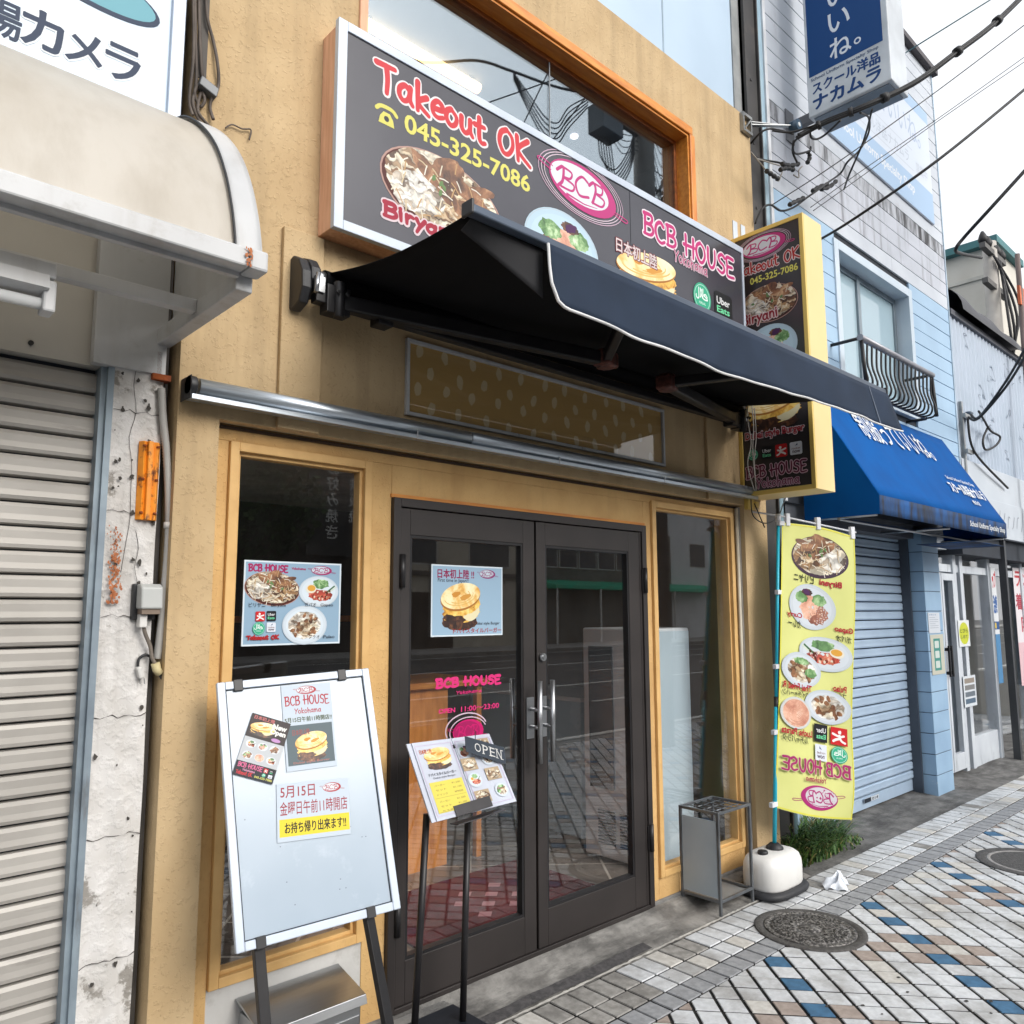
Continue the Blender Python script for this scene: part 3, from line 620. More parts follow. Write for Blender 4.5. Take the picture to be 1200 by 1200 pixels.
for p in range(-110, 60):
    for q in range(-40, 130):
        x = X_0+(q-p)*HX; y = Y_0-(p+q)*HY
        if not (-.2 < x < 13.5 and -4.12 < y < Y3+HY): continue
        s_, c_ = (p+q) % 8, q % 7
        m = 0
        if c_ == 0 and (p+q) % 2 == 0: m = 2
        elif (s_ == 1 and c_ in (4, 5, 6)) or (s_ == 3 and c_ in (6, 0, 1)) or (s_ == 5 and c_ in (1, 2)): m = 3
        elif rt.random() < .1: m = 4
        k = .875
        pts = clip([(x, y-HY*k), (x+HX*k, y), (x, y+HY*k), (x-HX*k, y)], Y3-.004)
        if len(pts) >= 3: sett(pts, m)
gs = MB(); rgm = random.Random(19)
for k in range(90):
    x, y, r_ = rgm.uniform(2.3, 7.5), rgm.uniform(-2.2, -.28), rgm.uniform(.003, .012)
    if (x-4.05)**2+(y+.655)**2 < .1: continue
    gs.add([(x+r_*rgm.uniform(.6, 1.3)*math.cos(6.283*i/9), y+r_*rgm.uniform(.5, 1)*math.sin(6.283*i/9), .0035) for i in range(9)], [tuple(range(9))])
struct(gs.build('pavement_spots', mk('dark_spot', (64, 62, 60), (50, 48, 47), ns=9, rough=.9)))
struct(tl.build('pavement_setts', [TL, TG, TB, TN, TL2, mk('sett_soiled', (158, 156, 152), (128, 126, 122), ns=30, rough=.85, bump=.15, bs=200, det=8, dirt=(104, 102, 99), ds=4, dlo=.5, dhi=.7), GROUT]))
# rough concrete strip at the foot of the shop fronts
ap = MB(); ra = random.Random(5); NXA = 150
def apz(x, v):
    h = [(0, .062), (.12, .055), (.3, .03), (.55, .012), (.78, .006), (1, -.004)]
    for (a, b), (c, d) in zip(h, h[1:]):
        if v <= c: z = b+(d-b)*(v-a)/(c-a); break
    return z + .004*math.sin(x*7+v*5)*math.sin(x*2.3)*(1-v)
ap.grid(NXA, 12, lambda u, v: (-2+6.86*u, .0+(Y0-.0)*v + .004*math.sin(u*90)*(v > .95), apz(-2+6.86*u, v) if u > 0 else .02), 0)
struct(ap.build('concrete_strip', mk('rough_concrete', (146, 144, 140), (104, 102, 99), ns=9, rough=.92, bump=.6, bs=45, dirt=(64, 63, 62), ds=2.6, dlo=.47, dhi=.66, dstretch=(.8, 3, 1))))
ap2 = MB(); ap2.grid(60, 10, lambda u, v: (4.86+8*u, .6+(Y0-.6)*v, (.05*(1-v)-.006)+.004*math.sin(u*70)*math.sin(v*9)))
struct(ap2.build('concrete_strip', mk('rough_concrete_dark', (120, 119, 117), (88, 87, 86), ns=8, rough=.92, bump=.6, bs=40, dirt=(62, 61, 60), ds=2.4, dlo=.45, dhi=.66, dstretch=(.8, 2.4, 1))))

m = MB(); m.grid(60, 1, lambda u, v: (1.0+2.26*u, -.196-.058*v+.003*math.sin(u*60)*(1-v), .0185-.008*v+.003*math.sin(u*21)))
struct(m.build('gutter_strip', mk('asphalt_dark', (84, 82, 83), (58, 57, 58), ns=40, rough=.9, bump=.4, bs=160)))
m = MB(); rm_ = random.Random(14)
m.grid(160, 1, lambda u, v: (1.0+3.4*u, -.256-.014*v+rm_.uniform(-.003, .003), .006+rm_.uniform(-.001, .001)))
struct(m.build('mortar_line', mk('mortar_pale', (206, 204, 198), (168, 165, 159), ns=22, rough=.9)))

# ================================================================== RESTAURANT BUILDING
XL, XR, YO = .962, 4.86, -.06
rb = thing('restaurant_building', 'sand coloured stucco restaurant front with dark double doors', 'building', (2.9, 0, 0))
ZS = 2.31                                     # underside of the header over the recessed bay
up_l, up_r, up_b, up_t = 1.665, 4.09, 3.55, 4.685       # upper window opening
def grid_wall(xs, zs, hole, y0, y1):
    m = MB(); key = {}
    def vi(i, k, y):
        if (i, k, y) not in key: key[(i, k, y)] = len(m.v); m.v.append(Vector((xs[i], y, zs[k])))
        return key[(i, k, y)]
    def fc(*q): m.f.append(list(q)); m.m.append(0); m.sm.append(False)
    ok = lambda i, k: 0 <= i < len(xs)-1 and 0 <= k < len(zs)-1 and not hole(i, k)
    for i in range(len(xs)-1):
        for k in range(len(zs)-1):
            if not ok(i, k): continue
            A, B, C_, E = (i, k), (i+1, k), (i+1, k+1), (i, k+1)
            fc(vi(*A, y0), vi(*B, y0), vi(*C_, y0), vi(*E, y0)); fc(vi(*E, y1), vi(*C_, y1), vi(*B, y1), vi(*A, y1))
            for (di, dk, p, q) in ((-1, 0, E, A), (1, 0, B, C_), (0, -1, A, B), (0, 1, C_, E)):
                if not ok(i+di, k+dk): fc(vi(*p, y0), vi(*p, y1), vi(*q, y1), vi(*q, y0))
    return m
gw = grid_wall([XL, 1.108, up_l, up_r, 4.58, XR], [0, ZS, up_b, up_t, 5.135], lambda i, k: (k == 0 and 1 <= i <= 3) or (k == 2 and i == 2), YO, .14)
gw.build('wall', STUCCO_UP, rb)
w = MB()
w.box(1.108, .0, 2.25, 4.60, .13, ZS)          # recessed head
w.box(1.108, .0, .0, 1.172, .13, 2.25); w.box(1.775, .0, .0, 1.882, .13, 2.25); w.box(3.594, .0, .06, 3.66, .13, 2.25); w.box(4.52, .0, .0, 4.60, .13, 2.25)
w.box(1.882, .0, 2.112, 3.594, .13, 2.25); w.box(3.66, .0, .075, 4.52, .13, .19)
w.build('bay_wall', STUCCO, rb, bevel=.003)
MB().box(1.172, .004, .03, 1.775, .12, .372).build('white_panel', mk('white_board', (206, 205, 202), (188, 187, 184), ns=4, rough=.7, bump=.1, bs=30, dirt=(150, 148, 142), ds=5, dlo=.58, dhi=.8), rb)
MB().box(3.60, -.012, -.01, 4.60, .13, .078).build('plinth', CONC, rb, bevel=.006)
MB().box(1.13, -.010, ZS-.018, 4.6, .0, ZS-.006).build('soffit_trim', mk('dark_timber_edge', (60, 42, 26), (44, 30, 20), ns=9, rough=.8), rb)
pl = MB().box(1.318, YO-.022, ZS, 1.49, YO, 3.10); pl.build('pilaster', STUCCO_UP, rb, bevel=.004)
pl = MB().box(4.15, YO-.022, ZS, 4.33, YO, 3.10); pl.build('pilaster', STUCCO_UP, rb, bevel=.004)
w = MB(); w.box(XL, .0, 5.135, XR-.1, .14, 9.0); w.build('storey_sheet', PALE_BLUE, rb)
MB().box(3.92, -.003, 5.2, 3.932, .0, 9).build('sheet_joint', mk('joint_pale', (150, 170, 186), ns=4), rb)
MB().box(XR-.1, -.01, 5.2, XR, .14, 9.0).build('grey_edge', GREYCONC, rb)
# rear wall and roof; unseen opening added to let daylight into the room
MB().box(XL, 6.0, 2.7, XR, 6.1, 9).box(3.1, 6.0, 0, XR, 6.1, 2.7).box(XL, .14, 9, XR, 6.0, 9.1).build('rear_wall', STUCCO, rb)
# upper window
uw = box(up_l-.03, YO-.012, up_t, up_r+.03, .06, up_t+.055).build('upper_window_head', OAK, rb, bevel=.004)
MB().box(up_l, YO+.002, up_t-.014, up_r-.014, .03, up_t-.001).box(up_r-.014, YO+.002, up_b, up_r-.001, .03, up_t-.001).build('reveal_lining', OAK, rb)
j = MB(); j.box(up_r, YO-.012, up_b, up_r+.05, .06, up_t); j.build('window_post', OAK_V, rb, bevel=.003)
MB().box(up_r-.04, .03, up_b, up_r-.002, .08, up_t-.002).box(up_l, .03, up_t-.04, up_r-.04, .08, up_t-.002).build('inner_frame', mk('dark_wood', (150, 84, 36), (112, 60, 24), ns=5, rough=.5, stretch=(1, 6, 6)), rb)
MB().box(up_l-.03, YO-.012, up_b, up_l+.01, .06, up_t).build('window_post', PINE, rb, bevel=.003)
MB().box(up_l+.01, .040, up_b, up_r-.04, .046, up_t-.04).build('window_pane', UPGLASS, rb)
for px in (645,):
    xs, zs = W(px, 80, .03); MB().box(xs-.003, .036, up_b, xs+.003, .04, up_t-.04).build('pane_joint', mk('silicone', (150, 158, 164), ns=5, rough=.3), rb)
# interior shell
WALLI = mk('interior_wall_brown', (116, 98, 80), (100, 84, 68), ns=3, rough=.8)
inn = MB(); inn.box(3.1, 5.2, .06, XR, 5.3, 2.6); inn.box(XL, 5.2, .06, 3.1, 5.3, .5); inn.box(XL, .14, .06, XL+.05, 5.2, 2.6); inn.box(XR-.05, .14, .06, XR, 5.2, 2.6)  # back wall left open out of view, added to light the interior
struct(inn.build('interior_wall', WALLI))
struct(MB().box(XL, .13, 2.6, XR, 5.3, 2.7).build('interior_ceiling', mk('ceiling_pale', (214, 212, 206), ns=3, rough=.9)))
fl = MB().box(XL, .0, -.02, XR, 5.3, .052)
m = mk('interior_floor_tile', (140, 132, 124), (116, 109, 102), ns=3, rough=.28, dirt=(70, 64, 60), ds=2, dlo=.5, dhi=.8)
t = m.node_tree; N = t.nodes; L = t.links                      # pale grout on a 0.42 m grid laid diagonally
tc = N.new('ShaderNodeTexCoord'); mp = N.new('ShaderNodeMapping'); mp.inputs['Rotation'].default_value = (0, 0, R(40)); mp.inputs['Scale'].default_value = (2.4, 2.4, 2.4)
bk = N.new('ShaderNodeTexBrick'); bk.offset = 0; bk.inputs['Scale'].default_value = 1; bk.inputs['Brick Width'].default_value = 1; bk.inputs['Row Height'].default_value = 1; bk.inputs['Mortar Size'].default_value = .018
bk.inputs['Mortar'].default_value = lin((206, 200, 190)); bk.inputs['Mortar Smooth'].default_value = 0
pb = N['Principled BSDF']; src = pb.inputs['Base Color'].links[0].from_socket
L.new(tc.outputs['Object'], mp.inputs[0]); L.new(mp.outputs[0], bk.inputs['Vector']); L.new(src, bk.inputs['Color1']); L.new(src, bk.inputs['Color2']); L.new(bk.outputs['Color'], pb.inputs['Base Color'])
struct(fl.build('interior_floor', m))
UPW = mk('upper_room_grey', (104, 116, 134), (96, 108, 126), ns=2, rough=.8)
ur = MB(); ur.box(XL, 4.9, 2.75, XR, 5.0, 5.1); ur.box(XL, .14, 2.75, XL+.05, 4.9, 5.1); ur.box(XR-.05, .14, 2.75, XR, 4.9, 5.1); ur.box(XL, .14, 2.71, XR, 5, 2.76)
struct(ur.build('interior_wall', UPW)); struct(MB().box(XL, .14, 5.1, XR, 5.0, 5.18).build('interior_ceiling', UPW))

def timber_frame(name, x0, x1, z0, z1, fw, parent):
    f = MB(); y0, y1 = -.018, .05
    f.box(x0, y0, z0, x0+fw, y1, z1); f.box(x1-fw, y0, z0, x1, y1, z1); f.box(x0+fw, y0, z1-fw, x1-fw, y1, z1); f.box(x0+fw, y0, z0, x1-fw, y1, z0+fw)
    o = f.build(name, TIMBER_SAND, parent, bevel=.003)
    s = MB(); a = fw; b = fw+.014
    s.box(x0+a, .004, z0+a, x0+b, .05, z1-a); s.box(x1-b, .004, z0+a, x1-a, .05, z1-a); s.box(x0+b, .004, z1-b, x1-b, .05, z1-a); s.box(x0+b, .004, z0+a, x1-b, .05, z0+b)
    s.build('glazing_bead', TIMBER_SAND, o, bevel=.002)
    box(x0+b, .024, z0+b, x1-b, .030, z1-b).build('pane', CLEAR, o)
    return o
LW = (1.172, 1.775, .372, 2.248); RW = (3.66, 4.52, .188, 2.262)
timber_frame('window_frame', *LW, .034, rb)
timber_frame('window_frame', *RW, .036, rb)
# double doors
DX0, DX1, DZ0, DZ1 = 1.882, 3.594, .062, 2.11
f = MB(); f.box(DX0, -.022, DZ0, DX0+.038, .06, DZ1); f.box(DX1-.038, -.022, DZ0, DX1, .06, DZ1); f.box(DX0+.038, -.022, DZ1-.038, DX1-.038, .06, DZ1); f.box(DX0+.038, -.02, DZ0-.004, DX1-.038, .06, DZ0+.018)
f.build('door_frame', DOORM, rb, bevel=.003)
MB().box(DX0-.006, -.008, DZ1, DX1+.006, .01, DZ1+.016).build('door_head_trim', OAK, rb, bevel=.002)
def leaf(x0, x1, gx0, gx1, hx, hinge_x):
    y0, y1 = -.014, .03; z0, z1 = DZ0+.02, DZ1-.042; gz0, gz1 = .246, 1.955
    l = MB(); l.box(x0, y0, z0, gx0, y1, z1); l.box(gx1, y0, z0, x1, y1, z1); l.box(gx0, y0, z0, gx1, y1, gz0); l.box(gx0, y0, gz1, gx1, y1, z1)
    d = l.build('door', DOORM, rb, bevel=.003)
    b = MB(); t = .012
    b.box(gx0, -.010, gz0, gx0+t, .026, gz1); b.box(gx1-t, -.010, gz0, gx1, .026, gz1); b.box(gx0+t, -.010, gz1-t, gx1-t, .026, gz1); b.box(gx0+t, -.010, gz0, gx1-t, .026, gz0+t)
    b.build('glazing_bead', BLACKM, d)
    MB().box(gx0+.002, .005, gz0+.002, gx1-.002, .010, gz1-.002).build('pane', CLEAR, d)
    for sgn, yb in ((-1, y0), (1, y1)):
        h = MB(); h.box(hx-.024, yb, 1.035, hx+.024, yb+sgn*.008, 1.225)
        h.tube([(hx, yb+sgn*.072, .93), (hx, yb+sgn*.072, 1.305)], .0125, 12)
        for z in (1.09, 1.17): h.tube([(hx, yb+sgn*.006, z), (hx, yb+sgn*.072, z)], .009, 10)
        h.build('handle', STEEL, d)
    for z in (.42, 1.80): MB().tube([(hinge_x, y0-.012, z-.07), (hinge_x, y0-.012, z+.07)], .013, 10).box(hinge_x-.02, y0-.006, z-.06, hinge_x+.02, y0, z+.06).build('hinge', BLACKM, d)
    return d
leaf(1.924, 2.712, 1.972, 2.636, 2.672, 1.925)
rl = leaf(2.726, 3.535, 2.788, 3.44, 2.757, 3.57)
lk = MB(); lk.tube([(2.757, -.014, 1.41), (2.757, -.030, 1.41)], .019, 16); lk.tube([(2.757, -.030, 1.41), (2.757, -.036, 1.41)], .010, 12)
lk.build('lock', STEEL, rl)
MB().box(3.538, -.012, DZ0+.02, 3.554, .03, DZ1-.04).build('door_stop', DOORM, rb)

# ================================================================== MAIN SIGN BOARD
SY = -.185
sgn = thing('shop_sign', 'wide black shop sign board with white edging and takeout phone number over the awning', 'sign', (3.0, -.12, 3.1))
sx0, sx1, sz0, sz1 = 1.465, 4.475, 3.105, 3.99
MB().box(sx0+.005, SY+.02, sz0+.006, sx1, YO, sz1-.02).build('backing_box', PINE, sgn, bevel=.003)
f = MB(); fw = .042
f.box(sx0, SY-.008, sz0, sx0+fw, SY+.02, sz1); f.box(sx1-fw*.5, SY-.008, sz0, sx1, SY+.02, sz1); f.box(sx0+fw, SY-.008, sz1-fw, sx1-fw*.5, SY+.02, sz1); f.box(sx0+fw, SY-.008, sz0, sx1-fw*.5, SY+.02, sz0+fw)
f.build('frame', ALU_W, sgn, bevel=.003)
MB().box(sx0+fw, SY-.001, sz0+fw, sx1-fw*.5, SY+.015, sz1-fw).build('panel', mk('sign_vinyl_black', (68, 68, 76), (60, 60, 68), ns=2, rough=.22, rvar=.03), sgn)
MB().box(2.4, SY+.02, sz0-.012, 2.405, SY+.03, sz0).build('fixing', PINE, sgn)
a = Art((0, SY-.0015, 0), step=1.2e-5)
def T2(A, x0, y0, x1, y1): (p, q), (r, s) = A.px(x0, y0), A.px(x1, y1); return p, q, r, s
p = lambda x, y: a.px(x, y)
# red brush lettering
x0, z0 = p(449, 112); x1, _ = p(620, 180); zt = p(440, 72)[1]
x0, x1 = p(441, 90)[0], p(621, 185)[0]
zb = (p(451, 108)[1]+p(612, 199)[1])/2+.018; zt = (p(441, 70)[1]+p(585, 148)[1])/2
a.brush('Takeout OK', x0, zb, x1, zt, (212, 62, 70), .026, (236, 230, 232), .008, jit=.06, seed=4)
x0, x1 = p(474, 140)[0], p(621, 215)[0]; zb = (p(476, 152)[1]+p(610, 224)[1])/2; zt = (p(478, 134)[1]+p(612, 202)[1])/2
a.text('045-325-7086', x0, zb, x1, zt, (226, 220, 116), .022)
# telephone mark
cx, cz = p(453, 137); q = .052
a.poly([(cx-q*.75,cz-q*.7),(cx+q*.75,cz-q*.7),(cx+q*.62,cz-q*.1),(cx+q*.3,cz+q*.35),(cx-q*.3,cz+q*.35),(cx-q*.62,cz-q*.1)], (222, 216, 112))
a.ell(cx, cz-.18*q, q*.24, q*.24, (64, 64, 72)); a.line(smooth_pts([(cx-q*.95,cz+q*.42,0),(cx-q*.6,cz+q*.72,0),(cx,cz+q*.8,0),(cx+q*.6,cz+q*.72,0),(cx+q*.95,cz+q*.42,0)], 4), q*.34, (222, 216, 112))
# biryani
l, r_ = p(446, 210)[0], p(588, 255)[0]; cx, cz = (l+r_)/2, p(505, 222)[1]
a.biryani(cx, cz-.02, (r_-l)/2*1.02, .19, g=.02)
x0, x1 = p(450, 245)[0], p(530, 290)[0]; zz = p(452, 252)[1]; zh = p(452, 236)[1]
a.brush('Biryani', x0, zz, x1, zh, (168, 44, 66), .02, (226, 208, 214), .008)
# logo
cx, cz = p(684, 222); a.bcb(cx, cz, (p(726, 245)[0]-p(643, 205)[0])/2*.94, .125, rot=-3)
# curry plate
l, r_ = p(614, 265)[0], p(701, 305)[0]; cx = (l+r_)/2; top = p(645, 241)[1]
a.plate(cx, top-.19, (r_-l)/2, .19, 'curry', g=.022, col=(190, 216, 232))
# burger
l, r_ = p(721, 305)[0], p(794, 345)[0]; cx = (l+r_)/2
a.burger(cx, p(755, 312)[1]-.05, (r_-l)/2, .16, g=.03)
x0, zb = p(722, 300); x1, zt = p(769, 292); a.text('日本初上陸', x0, p(745, 303)[1]-.01, x1, p(745, 291)[1]+.012, (226, 214, 214), .02, (120, 46, 56), .006)
x0, x1 = p(754, 258)[0], p(859, 310)[0]
zb = (p(758, 276)[1]+p(855, 325)[1])/2; zt = (p(756, 252)[1]+p(855, 303)[1])/2
a.brush('BCB HOUSE', x0, zb, x1, zt, (198, 52, 122), .022, (238, 226, 234), .009, jit=.05, seed=2)
x0, x1 = p(790, 296)[0], p(828, 316)[0]; zb = (p(795, 308)[1]+p(825, 322)[1])/2; zt = (p(792, 292)[1]+p(826, 312)[1])/2
a.brush('Yokohama', x0, zb, x1, zt, (176, 60, 110), .008, (222, 204, 214), .004)
cx, cz = p(822.5, 349); a.halal(cx, cz, .093)
x0, zt = p(836.5, 340); x1, zb = p(858, 377); a.eats(x0, p(846, 371)[1]-.01, x1, p(846, 344)[1]+.0)
a.done('printed_artwork', sgn)
for xx in (728 if False else 738,):
    X = W(xx, 240, SY)[0]; MB().box(X-.002, SY-.0022, sz0+fw, X+.002, SY-.001, sz1-fw).build('panel_joint', SEAM, sgn)
# two small fixing plates at the right end of the sign
for x_, (zt_, zb_) in (((858, 863), (258, 285)), ((870-2.5, 872), (263, 283)))[:2]:
    X0, Zt = W(x_[0], zt_, YO); X1, _ = W(x_[1], zt_, YO); Zb = W(x_[0], zb_, YO)[1]
    br = MB().box(X0, YO-.006, Zb, X1, YO, Zt).build('fixing_plate', ALU_W, sgn, bevel=.001)

# ================================================================== PROJECTING SIGN
PX0, PX1 = 4.55, 4.795
pj = thing('projecting_sign', 'narrow upright projecting sign with yellow edges and food pictures on black', 'sign', (4.67, -.3, 2.36))
py0, py1 = -.572, -.062; pz0, pz1 = 2.36, 4.118
YEL = mk('sign_case_yellow', (222, 192, 106), (216, 186, 96), ns=2, rough=.45, rvar=.04)
YELC = mk('sign_case_cream', (228, 204, 148), (222, 197, 138), ns=2, rough=.5, rvar=.04)
c = MB(); t = .028
c.box(PX0+.012, py0, pz0, PX1, py0+.012, pz1); c.box(PX0+.012, py1-.01, pz0, PX1, py1, pz1); c.box(PX0+.012, py0+.012, pz1-.012, PX1, py1-.01, pz1); c.box(PX0+.012, py0+.012, pz0, PX1, py1-.01, pz0+.012)
c.box(PX1-.01, py0+.012, pz0+.012, PX1-.002, py1-.01, pz1-.012)
c.build('case', YELC, pj, bevel=.002)
c = MB()
for (ya, yb, za, zb) in ((py0, py0+t, pz0, pz1), (py1-t, py1, pz0, pz1), (py0+t, py1-t, pz1-t, pz1), (py0+t, py1-t, pz0, pz0+t)): c.box(PX0-.006, ya, za, PX0+.012, yb, zb)
c.build('frame', YEL, pj, bevel=.003)
MB().box(PX0, py0+t, pz0+t, PX0+.01, py1-t, pz1-t).build('panel', mk('sign_vinyl_black2', (58, 55, 57), (52, 49, 51), ns=2, rough=.25, rvar=.03), pj)
a = Art((PX0-.0006, 0, 0), (0, -1, 0), (0, 0, 1), (-1, 0, 0), step=1.2e-5)
p = lambda x, y: a.px(x, y)
u0, u1 = -py1+t, -py0-t; um = (u0+u1)/2; uw_ = u1-u0
cu_, cz = p(899, 286); a.bcb(um-.02, cz, uw_*.34, .072)
zb = p(902, 307)[1]; a.brush('Takeout OK', u0+.01, zb-.036, u1-.005, zb+.036, (178, 44, 40), .011, (232, 214, 214), .005)
zz = p(907, 321)[1]; a.text('045-325-7086', u0+.10, zz-.024, u1-.02, zz+.024, (230, 224, 110), .02)
cz = p(905, 354)[1]; a.biryani(um, cz, uw_*.44, .125, g=.016, rim=(70, 40, 36), seed=8)
zz = p(890, 373)[1]; a.brush('Biryani', u0+.03, zz-.02, um+.05, zz+.045, (150, 40, 50), .012, (226, 200, 200), .006)
cz = p(910, 405)[1]; a.plate(um, cz, uw_*.4, .15, 'curry', g=.015, col=(190, 216, 230))
cz = p(915, 475)[1]; a.burger(um, cz, uw_*.43, .16, g=.02)
a.text('日本初上陸', u0+.03, p(900, 462)[1], u0+.25, p(900, 452)[1]+.01, (230, 214, 214), .02, (120, 46, 56), .004)
zz = p(915, 506)[1]; a.text('Dubai style Burger', u0+.02, zz-.03, u1-.03, zz+.03, (176, 60, 70), .03, (232, 214, 220), .004)
z1_ = p(915, 528)[1]; s_ = .04
for k, fn in enumerate(('h', 'e', 'r', 'k')):
    cc = u0+.05+k*.098+.02
    if fn == 'h': a.halal(cc, z1_, .036)
    if fn == 'e': a.eats(cc-s_, z1_-s_, cc+s_, z1_+s_)
    if fn == 'r': a.runner(cc-s_, z1_-s_, cc+s_, z1_+s_)
    if fn == 'k': a.rocket(cc-s_, z1_-s_, cc+s_, z1_+s_)
zz = p(915, 549)[1]; a.brush('BCB HOUSE', u0+.02, zz-.035, u1-.03, zz+.035, (110, 44, 72), .011, (226, 190, 206), .005)
zz = p(915, 563)[1]; a.brush('Yokohama', u0+.09, zz-.03, u1-.08, zz+.025, (120, 50, 84), .007, (216, 180, 200), .004)
a.done('printed_artwork', pj)
for z in (2.55, 3.9): MB().box(PX0+.05, py1-.0, z-.03, PX1-.05, YO+.004, z+.03).build('bracket', ALU_W, pj)
MB().box(4.585, YO-.03, pz0-.075, 4.66, YO-.0, pz0-.004).box(4.66, -.1, pz0-.06, 4.70, YO, pz0-.02).build('lower_bracket', YEL, pj, bevel=.002)

# ================================================================== RETRACTABLE AWNING
aw = thing('retractable_awning', 'black retractable shop awning with folding arms and white piped valance', 'awning', (2.95, -.1, 2.8))
FAB = mk('awning_canvas_black', (22, 22, 24), (18, 18, 20), ns=5, rough=.85, bump=.08, bs=300, rvar=.05, spec=.12)
FABV = mk('awning_valance_navy', (38, 50, 68), (31, 42, 58), ns=4, rough=.8, bump=.08, bs=300, rvar=.05, spec=.2)
PIPING = mk('white_piping', (226, 226, 226), ns=5, rough=.6)
AX0, AX1, AYF, AZF, AZB = 1.452, 4.462, -1.01, 2.845, 2.935
def canopy(u, v):
    x = AX0+.02+(AX1-AX0-.04)*u; y = -.125+(AYF+.125)*v; z = AZB+(AZF-AZB)*v - .035*math.sin(math.pi*v)*(1-.5*u) + .006*math.sin(u*38)*math.sin(math.pi*v)
    return x, y, z
MB().grid(48, 12, canopy).build('canopy', FAB, aw, thick=.004)
MB().tube([(AX0+.01, -.125, AZB-.03), (AX1-.01, -.125, AZB-.03)], .042, 16).build('roller', FAB, aw)
# front rail
r = MB(); yf, zf = AYF-.02, AZF
r.prism([(AX0, yf-.014, zf+.010), (AX0, yf+.024, zf+.018), (AX0, yf+.028, zf-.016), (AX0, yf+.01, zf-.024), (AX0, yf-.018, zf-.020)], (AX1-AX0, 0, 0))
fr_ = r.build('front_rail', mk('rail_grey_anodised', (74, 84, 98), (62, 72, 86), ns=6, rough=.42, metal=.5, stretch=(1, 10, 10)), aw, bevel=.005)
for xx in (AX0, AX1): MB().box(xx-.012 if xx == AX0 else xx, yf-.022, zf-.028, xx if xx == AX0 else xx+.012, yf+.032, zf+.022).build('end_cap', BLACKP, fr_, bevel=.006)
# valance, loose left corner folded back behind it
VX0 = 1.765
def val_bot(u):
    x = VX0+(AX1-.004-VX0)*u
    z = zf-.24+.006*math.sin(u*9+1)+.003*math.sin(u*31)+ .01*u
    if u < .03: z += .075*(1-math.sqrt(max(0, 1-((.03-u)/.03)**2)))
    return x, z
def val(u, v):
    x, zb = val_bot(u); yy = yf-.022 - .016*v*(.5+.5*math.sin(u*11+.6)) - .006*math.sin(u*26)*v + .003*math.sin(u*61+v*4)*v - .05*v*u**4
    return x+.04*v*u**6, yy, zf-.02 + (zb-zf+.02)*v
MB().grid(80, 8, val).build('valance', FABV, aw, thick=.003)
edge = [Vector(val(u/100, 1)) for u in range(101)]; side = [Vector(val(0, v/6)) for v in range(6)]
pp = MB().tube(side+edge, .0055, 6); pp.build('piping', PIPING, aw)
MB().grid(10, 6, lambda u, v: (AX0+.02+(VX0+.015-AX0-.02)*u, yf+.02+.05*v*(1-u), zf-.02-(.02+.15*u)*v)).build('folded_valance_corner', mk('awning_canvas_black_reverse', (34, 34, 37), ns=5, rough=.85), aw, thick=.003)
MB().add([val(.905, .02), val(.909, .02), val(.919, .99), val(.915, .99)], [(0, 1, 2, 3)]).build('seam', mk('stitch_grey', (88, 98, 114), ns=9, rough=.8), aw, thick=.008)
# torsion bar, end plates, arms
MB().box(AX0-.05, -.19, AZB-.145, AX1+.02, -.145, AZB-.105).build('torsion_bar', BLACKM, aw, bevel=.004)
for xx, sg in ((AX0, -1), (AX1, 1)):
    e = MB()
    pf = [(-.062, .105), (-.10, .12), (-.15, .085), (-.18, .02), (-.185, -.06), (-.16, -.125), (-.10, -.15), (-.062, -.13)]
    if sg < 0:
        e.prism([(xx-.105, y, AZB-.05+z*.82) for y, z in pf], (.04, 0, 0)); e.prism([(xx-.064, y*.96, AZB-.02+z*.6) for y, z in pf], (.042, 0, 0))
    else: e.prism([(xx-.0, y*.9, AZB-.04+z*.75) for y, z in pf], (.05, 0, 0))
    eo = e.build('end_plate', BLACKP, aw, bevel=.008)
    k = MB(); k.tube([(xx-.03, -.125, AZB-.03), (xx+.012, -.125, AZB-.03)], .034, 16); k.box(xx-.06, -.2, AZB-.11, xx-.02, -.185, AZB-.05); k.tube([(xx-.05, -.2, AZB-.04), (xx-.06, -.205, AZB-.12)], .009, 8)
    k.build('gear', STEEL, eo)
